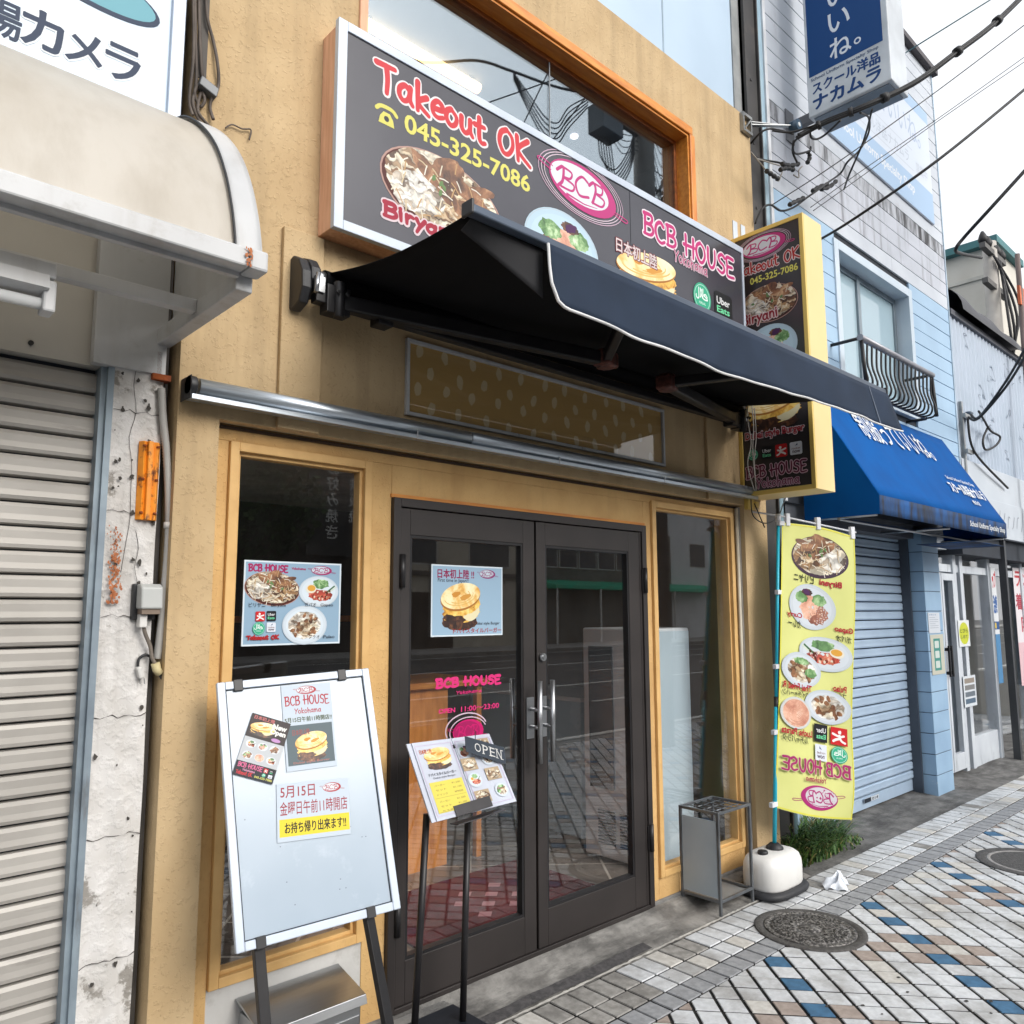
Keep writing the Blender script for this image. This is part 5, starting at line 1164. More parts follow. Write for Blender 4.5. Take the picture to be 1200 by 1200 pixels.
w, h = a.w_, a.h_; RD = (176, 62, 72)
a.bcb(w*.5, h*.93, w*.2, h*.05, rings=False, col=RD, inner=(222, 228, 234)); a.brush('BCB HOUSE', w*.06, h*.755, w*.94, h*.86, RD, .0042, seed=5); a.brush('Yokohama', w*.24, h*.655, w*.76, h*.715, RD, .0026)
a.text('5月15日午前11時開店!!', w*.03, h*.555, w*.97, h*.615, (70, 82, 40), .03)
a.rect(w*.04, h*.06, w*.96, h*.52, (98, 112, 118)); a.burger(w*.52, h*.27, w*.33, h*.19, g=.008)
a.text('Dubai style Burger', w*.14, h*.07, w*.86, h*.1, (176, 120, 110), .02); a.text('日本初上陸', w*.16, h*.40, w*.5, h*.47, (150, 92, 92), .03)
a.done('printed_artwork', t_)
t_, a = board_paper('opening_leaflet', 'tilted dark leaflet with New Open title and small dish pictures on the notice board', ((294, 834.5), (336.5, 849), (319, 919.5), (272, 907)), .0045, (196, 200, 204))
w, h = a.w_, a.h_
a.rect(0, h*.62, w, h, (72, 66, 66)); a.burger(w*.36, h*.79, w*.32, h*.13, g=.006); a.text('New', w*.58, h*.84, w*.95, h*.93, (236, 236, 230), .05); a.text('Open', w*.56, h*.73, w*.96, h*.84, (236, 236, 230), .05)
a.text('日本初上陸', w*.08, h*.92, w*.6, h*.98, (206, 120, 120), .03); a.ell(w*.76, h*.67, w*.12, h*.03, (196, 150, 200))
for k, kd in enumerate(('gapao', 'curry', 'pulao', 'fried', 'parata', 'gapao')): a.plate(w*(.2+.3*(k % 3)), h*(.52 if k < 3 else .34), w*.13, h*.065, kd, g=.004, col=(220, 224, 228))
a.rect(0, 0, w, h*.23, (52, 54, 60)); a.brush('BCB HOUSE', w*.06, h*.145, w*.66, h*.21, (216, 110, 150), .0028); a.brush('Yokohama', w*.2, h*.095, w*.5, h*.125, (216, 150, 180), .0014); a.brush('Takeout OK', w*.06, h*.03, w*.46, h*.085, (206, 60, 70), .002)
a.text('045-325-7086', w*.52, h*.03, w*.96, h*.065, (226, 222, 120), .02); a.runner(w*.7, h*.14, w*.8, h*.21); a.eats(w*.84, h*.14, w*.94, h*.21); a.halal(w*.73, h*.1, w*.045); a.rocket(w*.84, h*.075, w*.94, h*.13)
a.done('printed_artwork', t_)
t_, a = board_paper('opening_notice', 'white notice with yellow band and outlined red characters low on the notice board', ((324, 919), (407, 907), (411, 977), (325, 988)), .003, (200, 212, 224))
w, h = a.w_, a.h_
a.text('5月15日', w*.05, h*.74, w*.52, h*.95, (160, 60, 70), .012); a.bcb(w*.76, h*.86, w*.13, h*.085, rings=False, col=RD, inner=(222, 228, 234))
a.text('金曜日午前11時開店', w*.04, h*.44, w*.97, h*.68, (160, 60, 70), .008)
a.rect(w*.03, h*.08, w*.99, h*.38, (232, 212, 62)); a.text('お持ち帰り出来ます!!', w*.1, h*.13, w*.94, h*.32, (24, 24, 30), .025)
a.done('printed_artwork', t_)
t_, a = board_paper('red_sticker', 'thin curved red remnant near the top right corner of the notice board', ((420, 798), (425, 798), (428, 814), (426, 814)), .002, None)
a.poly([(0, a.h_), (a.w_*1.0, a.h_), (a.w_*1.5, a.h_*.5), (a.w_*1.7, 0), (a.w_*.9, a.h_*.45)], (184, 60, 66)); o_ = a.done('tear', t_)
for c in list(t_.children):
    if c.name.startswith('sheet'): bpy.data.objects.remove(c)

# menu stand
ms = thing('menu_stand', 'black two pole menu stand with ledge in front of the left door', 'stand', (2.0, -.24, 0))
gx, gy = G(525, 1175, .062)
b = MB(); b.box(1.79, -.47, .050, gx+.01, gy-.02, .062)
b.build('base', mk('base_navy_black', (40, 44, 52), (34, 37, 44), ns=6, rough=.35, metal=.3), ms, bevel=.003)
struct(MB().box(1.74, -.60, -.01, gx+.02, -.0, .050).build('step_slab', CONC, bevel=.006))
fy = -.235
b0, b1 = AT(542.5, 1191, fy), AT(548, 968, fy+.03); a0, a1 = AT(486, 1200, fy), AT(500, 960, fy+.03)
d_ = (b1-b0)/(b1.z-b0.z); b0 = b0 - d_*(b0.z-.062); d_ = (a1-a0)/(a1.z-a0.z); a0 = a0 - d_*(a0.z-.062)
MB().tube([a0, a1+Vector((0, 0, .02))], .0135, 12).build('pole', BLACKM, ms)
MB().tube([b0, b1+Vector((0, 0, .02))], .0135, 12).build('pole', BLACKM, ms)
yb_, yt_ = -.30, -.19
mTL, mTR, mBR, mBL = AT(478, 872, yt_), AT(573, 860, yt_), AT(605, 939, yb_), AT(508, 964, yb_)
mu = ((mTR-mTL)+(mBR-mBL)).normalized(); mv = ((mTL-mBL)+(mTR-mBR)).normalized(); mn = mu.cross(mv).normalized()
if mn.y > 0: mn = -mn
l0, l1 = AT(534, 954, yb_-.004), AT(576, 941, yb_-.004)
m = MB(); m.prism([l0-mv*.012, l1-mv*.012, l1+mv*.03, l0+mv*.03], mn*.004); m.prism([AT(527, 965, yb_)-mv*.004, AT(582, 948, yb_)-mv*.004, AT(582, 948, yb_)+mn*.05-mv*.018, AT(527, 965, yb_)+mn*.05-mv*.018], mv*.004)
lt = l0-mv*.01; 
m.prism([mBL+mn*-.006+mu*.04, mBR-mn*.006-mu*.04, mTR-mn*.006-mu*.06, mTL-mn*.006+mu*.06], -mn*.006)
m.build('ledge', mk('ledge_dark', (58, 56, 58), (48, 46, 48), ns=8, rough=.4, metal=.3), ms, bevel=.001)
mk_ = thing('menu_book', 'open white menu book with food photos on the black stand', 'menu', mBL)
def mbp(s, t, n=0): return (mBL*(1-s)*(1-t)+mBR*s*(1-t)+mTL*(1-s)*t+mTR*s*t)+mn*n
def leafq(s0, s1, n0, n1, th, name, mat, pr):
    MB().prism([mbp(s0, 0, n0), mbp(s1, 0, n1), mbp(s1, 1, n1), mbp(s0, 1, n0)], mn*th).build(name, mat, pr)
PAP = mk('page_white', (198, 204, 218), ns=2, rough=.35, rvar=.05)
leafq(-.02, 1.0, -.004, -.004, .006, 'cover', PAP, mk_)
leafq(.03, .495, .004, .0022, .003, 'page', PAP, mk_); leafq(.505, .985, .0022, .0022, .003, 'page', PAP, mk_)
m = MB(); [m.tube([mbp(.5, q, .004), mbp(.5, q+.05, .004)], .006, 8) for q in (.06, .86)]; m.build('ring', BLACKP, mk_)
a = Art(mBL, mu, mv, mn)
a.warp = lambda s, t, h: mbp(s, t, .0078+h*.25)
B = lambda x, y: ((x-.0), y)
a.arc(.26, .5, 0.001, .001, .001, (226, 230, 240))
for (s0, s1) in ((.05, .475), (.525, .965)):
    for e in (((s0, .05), (s1, .05)), ((s0, .95), (s1, .95)), ((s0, .05), (s0, .95)), ((s1, .05), (s1, .95))): a.line([(*e[0], 0), (*e[1], 0)], .006, (206, 188, 216))
G_ = .05
a.burger(.27, .77, .16, .16, g=.011); a.text('日本初上陸', .08, .84, .22, .9, (196, 110, 80), .03)
a.text('ドバイスタイルバーガー', .1, .545, .42, .585, (60, 60, 70), .02); a.text('Dubai style Burger', .14, .50, .4, .53, (60, 60, 70))
a.poly([(.075, .08), (.455, .08), (.455, .47), (.075, .47)], (226, 212, 96))
for k in range(6):
    y = .42-.058*k - (.03 if k > 2 else 0); a.text(('バーガー', 'セット', 'ドリンク', 'バーガー', 'セット', 'サラダ')[k], .12, y-.012, .24, y+.014, (130, 110, 70), .01); a.text(('¥1,200', '¥1,100', '¥900', '¥1,300', '¥1,200', '¥950')[k], .32, y-.012, .42, y+.014, (120, 100, 60))
for y in (.265, .09): a.line([(.09, y, 0), (.44, y, 0)], .004, (160, 146, 80))
for k, (x, y, kd) in enumerate(((.6, .8, 'curry'), (.85, .86, None), (.6, .62, None), (.85, .66, 'pulao'), (.6, .4, 'gapao'), (.84, .44, None), (.62, .17, None), (.87, .2, 'fried'))):
    if kd: a.plate(x, y, .085, .1, kd, g=.007, col=(206, 216, 226))
    else: a.rect(x-.09, y-.085, x+.09, y+.085, (180, 160, 132)); a.ell(x, y, .08, .07, (196, 176, 150), 0, food('rice', .006), jag=.1, n=20)
a.done('printed_artwork', mk_)
os_ = thing('open_sign', 'small black OPEN plate hooked over the menu book', 'sign', AT(570, 880, -.26))
yo = -.255; oq = [AT(x, y, yo) for x, y in ((546.5, 881), (593, 896), (591, 876), (545, 862.5))]
ou = ((oq[1]-oq[0])+(oq[2]-oq[3])).normalized(); ov = ((oq[3]-oq[0])+(oq[2]-oq[1])).normalized(); on = ou.cross(ov).normalized()
MB().prism(oq, on*-.004 if on.y < 0 else on*.004).build('plate', mk('slate_plate', (62, 70, 80), (54, 62, 72), ns=6, rough=.45), os_, bevel=.001)
MB().tube([AT(557, 866, yo-.002), AT(557, 858, yo+.01), AT(556, 855, yo+.05)], .0016, 6).build('hook', BLACKM, os_)
if on.y > 0: on = -on
a = Art(oq[0]+on*.0006, ou, on.cross(ou)*(1 if (on.cross(ou)).z > 0 else -1), on); WL = (oq[1]-oq[0]).length; HL = (oq[3]-oq[0]).length*.97
CW = (228, 228, 226)
a.warp = lambda u, v, h: oq[0]*(1-u)*(1-v)+oq[1]*u*(1-v)+oq[2]*u*v+oq[3]*(1-u)*v+on*(.0006+h)
def serif(x0, x1, ch):
    a.text(ch, x0, .24, x1, .76, CW, -.004)
    if ch != 'O':
        st = {'P': [(x0, .24), (x0, .76)], 'E': [(x0, .24), (x0, .76)], 'N': [(x0, .24), (x0, .76), (x1, .76), (x1, .24)]}[ch]
        for (sx_, sy_) in st: a.rect(sx_-.025, sy_-.02, sx_+.045, sy_+.02, CW)
for ch, x in zip('OPEN', (.22, .42, .6, .77)): serif(x, x+.13 if ch != 'O' else x+.15, ch)
a.done('lettering', os_)

# ================================================================== UMBRELLA RACK, FLAG, WEEDS, LITTER, MANHOLES
ur_ = thing('umbrella_rack', 'grey steel umbrella rack with wire grid beside the right window', 'rack', (4.0, -.13, 0))
kx0, kx1, ky0, ky1, kz = 3.845, 4.165, -.262, -.02, .545
RKM = mk('rack_grey_steel', (120, 124, 128), (98, 102, 106), ns=10, rough=.4, metal=.7)
t = .0075
for x in (kx0, kx1):
    for y in (ky0, ky1): MB().box(x-t, y-t, .012 if y < -.1 else .048, x+t, y+t, kz).build('post', RKM, ur_, bevel=.002)
for z in (kz-t, .085):
    for q in ((kx0+t, ky0-t, z-t, kx1-t, ky0+t, z+t), (kx0+t, ky1-t, z-t, kx1-t, ky1+t, z+t), (kx0-t, ky0+t, z-t, kx0+t, ky1-t, z+t), (kx1-t, ky0+t, z-t, kx1+t, ky1-t, z+t)): MB().box(*q).build('rail', RKM, ur_, bevel=.002)
m = MB()
for i in range(1, 5): x = kx0+(kx1-kx0)*i/5; m.tube([(x, ky0, kz-.008), (x, ky1, kz-.008)], .003, 6)
for i in range(1, 4): y = ky0+(ky1-ky0)*i/4; m.tube([(kx0, y, kz-.012), (kx1, y, kz-.012)], .003, 6)
m.build('grid', RKM, ur_)
MB().box(kx0-.004, ky0+.012, .10, kx0+.003, ky1-.01, kz-.05).build('side_panel', mk('panel_grey', (168, 180, 189), (154, 167, 177), ns=3, rough=.5, metal=.1, dirt=(150, 154, 158), ds=14, dlo=.66, dhi=.72), ur_)
m = MB(); m.box(kx0+.01, ky0+.01, .07, kx1-.01, ky1-.01, .076); m.build('drip_tray', mk('tray_grey', (150, 152, 152), (128, 130, 131), ns=5, rough=.5, metal=.4), ur_)

fb = thing('flag_stand', 'white plastic water tank on dark rubber foot holding the flag pole', 'base', (4.45, -.23, 0))
fcx, fcy = 4.445, -.235
def sq(a, b, n=36, p=3.2):
    out = []
    for k in range(n):
        th = 2*math.pi*k/n; c, s_ = math.cos(th), math.sin(th)
        out.append((a*math.copysign(abs(c)**(2/p), c), b*math.copysign(abs(s_)**(2/p), s_)))
    return out
def loft(rings, n=36):
    m = MB(); o = 0; rings = [(a*1.14, b*1.1, z*.92) for a, b, z in rings]
    for (a, b, z) in rings: m.v += [Vector((fcx+x, fcy+y, z)) for x, y in sq(a, b, n)]
    for i in range(len(rings)-1):
        for k in range(n): m.f.append([i*n+k, i*n+(k+1) % n, (i+1)*n+(k+1) % n, (i+1)*n+k]); m.m.append(0); m.sm.append(True)
    m.f.append([(len(rings)-1)*n+k for k in range(n)]); m.m.append(0); m.sm.append(True)
    m.f.append([k for k in range(n)][::-1]); m.m.append(0); m.sm.append(False)
    return m
loft([(.185, .125, .004), (.20, .138, .012), (.205, .142, .03), (.195, .134, .045), (.18, .12, .05)]).build('foot', RUBBER, fb)
loft([(.168, .108, .045), (.174, .113, .06), (.175, .114, .15), (.172, .111, .19), (.16, .102, .222), (.135, .084, .243), (.09, .05, .252)]).build('tank', mk('tank_white', (226, 225, 222), (216, 215, 212), ns=3, rough=.4, dirt=(196, 194, 190), ds=5, dlo=.58, dhi=.8), fb)
m = MB(); m.lathe([(.052, .222), (.05, .242), (.034, .256), (.026, .264), (.0, .264)], (fcx+.03, fcy, 0), 24); m.build('collar', BLACKP, fb)
m = MB(); m.lathe([(.03, .21), (.03, .24), (.026, .246), (0, .246)], (fcx-.105, fcy, 0), 20); m.build('filler_cap', BLACKP, fb)
fl_ = thing('flag_pole', 'slim turquoise banner pole leaning from the white tank', 'pole', (fcx+.03, fcy, .27))
f0 = Vector((fcx+.03, fcy, .252)); q = AT(912, 606, -.22); f1 = q
TUR = mk('turquoise_plastic', (34, 176, 200), (28, 164, 190), ns=4, rough=.4)
mid = f0.lerp(f1, .40)
MB().tube([f0, mid], .0125, 12).build('lower_pole', TUR, fl_); MB().tube([mid, f1], .0105, 12).build('upper_pole', TUR, fl_)
MB().tube([mid-Vector((0, 0, .05)), mid+Vector((0.006, 0, .06))], .0145, 12).build('joint', BLACKP, fl_)
WPL = mk('white_plastic_clip', (220, 222, 228), ns=4, rough=.5)
q2y, q2z = XP(1003, 624, 5.27); q2 = Vector((5.27, q2y, q2z))
MB().tube([f1+Vector((-.13, .11, .035)), f1+Vector((0, 0, .01)), q2], .006, 8).build('cross_bar', WPL, fl_)
MB().tube([f1-Vector((0, 0, .03)), f1+Vector((0, 0, .02))], .017, 10).build('cap', WPL, fl_)
fg = thing('banner_flag', 'lime yellow banner flag seen from behind with mirrored dish pictures', 'flag', (4.8, -.3, .5))
tl_ = AT(916, 612, -.235); bl_ = AT(907.5, 946, -.235)
ty, tz = XP(1000, 629, 5.25); tr_ = Vector((5.25, ty, tz)); by, bz = XP(999, 961, 5.08); br_ = Vector((5.08, by, bz))
fn_ = (tr_-tl_).cross(bl_-tl_).normalized()
if fn_.y > 0: fn_ = -fn_
def flag(u, v, h=0):                # u from the pole outwards, v from the bottom up
    p = tl_*(1-u)*v+tr_*u*v+bl_*(1-u)*(1-v)+br_*u*(1-v)
    w = .018*math.sin(u*5.5+v*3.0)*(1-.4*v)+.010*math.sin(u*9-v*9)*u + .02*u*(1-v)**3*math.sin(v*14)
    s = -.012*math.sin(math.pi*u)*math.sin(math.pi*v)
    e = .02*math.sin(math.pi*u)*(1 if v < .5 else -1)*(abs(v-.5)*2)**6*-1
    return p+fn_*(w+h)+Vector((0, 0, e))
CLOTH = mk('banner_cloth_lime', (208, 210, 134), (201, 204, 126), ns=4, rough=.8)
MB().grid(30, 60, flag).build('cloth', CLOTH, fg)
a = Art((0, 0, 0)); AS = 3.0                     # artwork in (x across 0..1, y up 0..AS), mirrored because it is the reverse side
a.warp = lambda x, y, h: flag(1-x, y/AS, .0012+h*2.4)
a.step = 2e-5; a.cut = .035
HEM = (232, 228, 90)
for e in (((.008, 0), (.008, AS)), ((.992, 0), (.992, AS)), ((0, .012), (1, .012)), ((0, AS-.012), (1, AS-.012))):
    a.line([(e[0][0]+(e[1][0]-e[0][0])*k/20, e[0][1]+(e[1][1]-e[0][1])*k/20, 0) for k in range(21)], .014, HEM)
a.done('hem', fg)
a = Art((0, 0, 0)); a.warp = lambda x, y, h: flag(1-x, (y*.86+.42)/AS, .0012+h*2.4); a.step = 2e-5; a.cut = .035
FR_, FK_ = (182, 36, 56), (40, 48, 36)
a.bcb(.45, -.28, .26, .135, rings=False, col=(176, 50, 120), inner=(214, 210, 216))
a.biryani(.47, 2.63, .385, .26, g=.03, rim=(70, 52, 70), outl=False)
a.text('Biryani', .18, 2.27, .46, 2.37, FR_, .03); a.text('ビリヤニ', .54, 2.28, .82, 2.38, FK_, .02)
a.plate(.57, 1.99, .32, .285, 'curry', g=.032, col=(206, 214, 222)); a.text('Curry', .7, 1.8, .92, 1.88, FR_, .03); a.text('カレー', .72, 1.69, .9, 1.78, FK_, .02)
a.text('Gapao', .03, 1.72, .27, 1.81, FR_, .03); a.text('ガパオ', .05, 1.62, .25, 1.7, FK_, .02)
a.plate(.38, 1.43, .36, .21, 'gapao', g=.03, col=(206, 214, 222))
a.plate(.71, 1.18, .275, .215, 'fried', g=.03, col=(206, 214, 222)); a.text('Thai Fried R', .56, .93, .97, 1.01, FR_, .03); a.text('タイチャーハン', .6, .84, .97, .92, FK_, .02)
a.text('Pulao', .09, 1.0, .27, 1.08, FR_, .03); a.text('プラオ', .09, .92, .25, .99, FK_, .02)
a.plate(.34, .79, .32, .205, 'pulao', g=.03, col=(206, 214, 222)); a.plate(.78, .65, .21, .19, 'parata', g=.03, col=(214, 214, 210))
a.text('Lucha Parata', .56, .39, .97, .47, FR_, .03); a.text('ルチャパラタ', .62, .3, .95, .38, FK_, .02)
a.runner(.07, .36, .28, .57); a.eats(.33, .36, .53, .57); a.halal(.175, .245, .1); a.rocket(.34, .14, .52, .33)
a.brush('BCB HOUSE', .06, -.02, .95, .125, (170, 50, 110), .026, (214, 206, 160), .006, seed=5)
a.brush('Yokohama', .36, -.11, .66, -.055, (170, 60, 90), .01)
o_ = a.done('printed_artwork', fg)
m = MB()
for v in (.995, .74, .475, .25, .01):
    q = tl_*v+bl_*(1-v); m.obox(q+Vector((-.012, .0, 0)), (.032, 0, .0), (0, .012, 0), (0, 0, .014))
for u in (.08, .5, .97):
    q = Vector(flag(u, 1.0)); m.obox(q+Vector((0, 0, .02)), (.014, -.006, 0), (0, .01, 0), (0, 0, .04))
m.build('loop', WPL, fg, bevel=.002)

def blades(m, cx, cy, n, rx, ry, hmin, hmax, rnd, mats=2):
    for k in range(n):
        th = rnd.uniform(0, 6.283); q = math.sqrt(rnd.random()); x = cx+rx*q*math.cos(th); y = cy+ry*q*math.sin(th)
        h = rnd.uniform(hmin, hmax)*(1-.45*q); l = rnd.uniform(.3, 1.0)*h; az = rnd.uniform(0, 6.283); w = rnd.uniform(.004, .009)
        dx, dy = math.cos(az), math.sin(az); vs = []
        for i in range(6):
            t = i/5; c = Vector((x+dx*l*t*t, y+dy*l*t*t, h*(t-.42*t*t*rnd.uniform(.7, 1.2))+.0)); ww = w*(1-t)**.6*(.6+.8*t*(1-t)*2)
            vs += [c+Vector((-dy, dx, 0))*ww, c-Vector((-dy, dx, 0))*ww]
        m.add(vs, [(2*i, 2*i+1, 2*i+3, 2*i+2) for i in range(5)], rnd.randrange(mats), True)
wd = MB(); rw = random.Random(8)
blades(wd, 5.25, -.03, 1500, .44, .15, .26, .52, rw, 7); blades(wd, 5.0, -.05, 260, .16, .12, .1, .24, rw, 7); blades(wd, 5.6, -.1, 160, .3, .1, .04, .12, rw, 7)
WG_ = [mk('weed_dry', (150, 140, 90), (126, 116, 72), ns=6, rough=.7), mk('weed_green', (78, 112, 52), (58, 90, 40), ns=6, rough=.6), mk('weed_green_light', (108, 140, 66), (86, 118, 52), ns=6, rough=.6), mk('weed_green_dark', (50, 80, 38), (40, 66, 30), ns=6, rough=.6)]
o_ = wd.build('weed_clump', WG_+[WG_[1], WG_[3], WG_[1]])
tag(o_, 'dense green weeds growing at the wall foot under the lime banner', 'weeds')
lt = MB(); rl_ = random.Random(21)
lx, ly = G(985, 1036, .02)
def lit(u, v):
    a_ = u*6.283; r = .085*v*(1+.25*math.sin(a_*3+1)+.18*math.sin(a_*5+v*5)); h = .06*(1-v**1.5)*(1+.5*math.sin(a_*4+v*8))+.004
    return lx+r*1.25*math.cos(a_), ly+r*.7*math.sin(a_)+.02, max(.003, h+.012*math.sin(u*40)*v)
lt.grid(40, 12, lit, 0, True)
o_ = lt.build('crumpled_bag', mk('white_film', (226, 230, 236), (206, 212, 220), ns=12, rough=.35)); tag(o_, 'crumpled white plastic bag lying on the paving near the weeds', 'litter')

IRON = mk('cast_iron', (92, 90, 89), (64, 63, 62), ns=60, rough=.7, metal=.2, bump=.9, bs=90, det=3)
mh = thing('manhole_cover', 'round speckled iron manhole cover in the light paving in front of the tank', 'manhole', (4.051, -.655, 0))
m = MB(); m.lathe([(.275, -.01), (.275, .006), (.268, .0085), (.232, .0085), (.228, .004)], (4.051, -.655, 0), 64); m.build('rim', mk('cast_iron_rim', (86, 84, 82), (62, 60, 59), ns=70, rough=.8, bump=.5, bs=150, dirt=(120, 117, 112), ds=60, dlo=.6, dhi=.7), mh)
m = MB(); m.lathe([(.226, -.008), (.226, .009), (.222, .011), (.205, .011), (.201, .007), (.192, .007), (.19, .0105), (.066, .0105), (.062, .006), (.052, .006), (.05, .0115), (0, .0115)], (4.051, -.655, 0), 64)
rd_ = random.Random(5)
for k in range(420):
    th = rd_.uniform(0, 6.28); q = .075+.11*math.sqrt(rd_.random()); s_ = .0042
    m.obox((4.051+q*math.cos(th), -.655+q*math.sin(th), .011), (s_*math.cos(th), s_*math.sin(th), 0), (-s_*.6*math.sin(th), s_*.6*math.cos(th), 0), (0, 0, .003))
m.build('lid', mk('cast_iron_lid', (134, 131, 128), (54, 52, 51), ns=75, rough=.6, metal=.15, lo=.46, hi=.6, det=3), mh)
cx, cy = G(1212, 1012, 0)
mh2 = thing('manhole_ring', 'dark iron manhole ring at the right edge filled with paving setts', 'manhole', (cx, cy, 0))
m = MB(); m.lathe([(.33, -.01), (.33, .005), (.325, .007), (.275, .007), (.27, .004)], (cx, cy, 0), 64); m.build('rim', IRON, mh2)
m = MB(); m.lathe([(.268, -.01), (.268, .004), (.262, .006), (.245, .006), (.243, .003), (0, .003)], (cx, cy, 0), 64); m.build('infill', mk('infill_grey', (150, 148, 146), (126, 124, 122), ns=30, rough=.85), mh2)

# ================================================================== UNIFORM SHOP (pale blue boards)
us = thing('uniform_shop', 'pale blue boarded two storey shop with streaked wall and roller shutter', 'building', (7, 0, 0))
BY = -.03; BX0, BX1 = 5.10, 8.835
wx0, wx1, wz0, wz1 = 6.20, 7.78, 3.43, 4.66
ZT = 7.45
def boards(x0, x1, z0, z1, pitch, holes, mats, pick, seed=1):
    m = MB(); rr_ = random.Random(seed); z = z0
    while z < z1-.001:
        zt = min(z+pitch, z1); segs = [(x0, x1)]
        for (a, b, c, d) in holes:
            if zt > c+.01 and z < d-.01:
                ns = []
                for (p_, q_) in segs:
                    if a > p_: ns.append((p_, min(a, q_)))
                    if b < q_: ns.append((max(b, p_), q_))
                segs = [s_ for s_ in ns if s_[1]-s_[0] > .01]
        for (p_, q_) in segs:
            cuts = [p_]; c = p_
            while c < q_-1.2: c += rr_.uniform(1.8, 3.6)+(9 if z > 4.9 else 0); cuts.append(min(c, q_))
            if cuts[-1] < q_: cuts.append(q_)
            for a, b in zip(cuts, cuts[1:]):
                if b-a > .01: m.box(a+.001, BY+rr_.uniform(-.001, .001), z+.004, b-.001, BY+.018, zt-.004, pick(z, zt))
        z = zt
    return m
def pick(z, zt):
    c = (z+zt)/2
    return 2 if 5.27 < c < 5.43 else 3 if 4.98 < c < 5.27 else 1 if c > 4.78 else 0
PIT2 = .143
m = boards(BX0+.10, BX1, 3.05, ZT, PIT2, [(wx0, wx1, wz0, wz1)], 0, pick)
m.build('siding', [SIDING, SIDING_UP, SIDING_ST, SIDING_ST2], us, bevel=0)
m = MB(); m.box(BX0, BY+.02, 2.40, wx0, .3, ZT); m.box(wx1, BY+.02, 2.40, BX1, .3, ZT); m.box(wx0, BY+.02, 2.40, wx1, .3, wz0); m.box(wx0, BY+.02, wz1, wx1, .3, ZT)
m.build('wall', SEAM, us)
MB().box(BX1, BY-.008, 2.4, BX1+.025, .3, ZT+.04).build('corner_trim', mk('trim_blue_grey', (176, 196, 212), ns=4, rough=.5), us)
m = MB(); m.box(BX0, BY-.06, ZT, BX1+.06, 6, ZT+.06); m.build('roof_edge', mk('roof_edge_dark', (84, 80, 84), ns=5, rough=.7), us)
m = MB(); m.box(BX0+.06, BY-.012, 2.4, BX0+.10, .02, ZT); m.build('edge_strip', mk('strip_white', (222, 224, 228), ns=4, rough=.5), us)
m = MB(); m.box(BX1-.02, .3, 0, BX1, 6, ZT); m.box(BX0, 6, 0, BX1, 6.1, ZT); m.build('rear_wall', SIDING, us)
# upstairs window
f = MB(); e = .05
f.box(wx0-.03, BY-.015, wz0-.03, wx0+e, .14, wz1+.03); f.box(wx1-e, BY-.015, wz0-.03, wx1+.03, .14, wz1+.03); f.box(wx0+e, BY-.015, wz1-e, wx1-e, .14, wz1+.03); f.box(wx0+e, BY-.03, wz0-.03, wx1-e, .14, wz0+e)
fo = f.build('window_frame', mk('frame_pale_grey', (196, 208, 218), (184, 198, 210), ns=3, rough=.5), us, bevel=.003)
xm = wx0+(wx1-wx0)*.44
f = MB(); f.box(xm-.03, .08, wz0+e, xm+.03, .12, wz1-e); f.box(wx0+e, .085, wz1-e-.05, wx1-e, .12, wz1-e); f.box(wx1-e-.05, .085, wz0+e, wx1-e, .12, wz1-e-.05); f.box(wx0+e, .085, wz0+e, wx0+e+.04, .12, wz1-e-.05)
f.build('sash', mk('sash_grey', (140, 152, 160), ns=4, rough=.4, metal=.4), fo)
MB().box(wx0+e, .10, wz0+e, wx1-e, .104, wz1-e).build('pane', FROST, fo)
MB().box(wx0-.2, .5, wz0-.2, wx1+.2, .52, wz1+.2).build('curtain', mk('curtain_teal_grey', (120, 160, 172), (100, 140, 154), ns=3, rough=.9), fo)
# balcony rail
br = thing('window_railing', 'black curved window railing with grey top rail on the pale blue wall', 'railing', (6.9, -.2, 3.3))
m = MB(); m.tube([(6.02, -.27, 3.735), (7.52, -.27, 3.735)], .026, 12); m.build('top_rail', mk('rail_grey', (150, 150, 156), (130, 130, 136), ns=5, rough=.4, metal=.4), br)
m = MB()
for i in range(17):
    x = 6.06+i*1.42/16
    m.tube(smooth_pts([(x, -.27, 3.72), (x, -.262, 3.56), (x, -.285, 3.46), (x, -.295, 3.40), (x, -.27, 3.35), (x, -.20, 3.345)], 4), .0085, 6)
m.tube([(6.04, -.20, 3.345), (7.50, -.20, 3.345)], .012, 8)
for x in (6.04, 7.50):
    m.tube([(x, -.27, 3.735), (x, BY, 3.735)], .014, 8); m.tube([(x, -.2, 3.345), (x, BY, 3.345)], .014, 8); m.tube([(x, -.27, 3.73), (x, -.29, 3.35)], .016, 8)
m.build('bar', BLACKM, br)
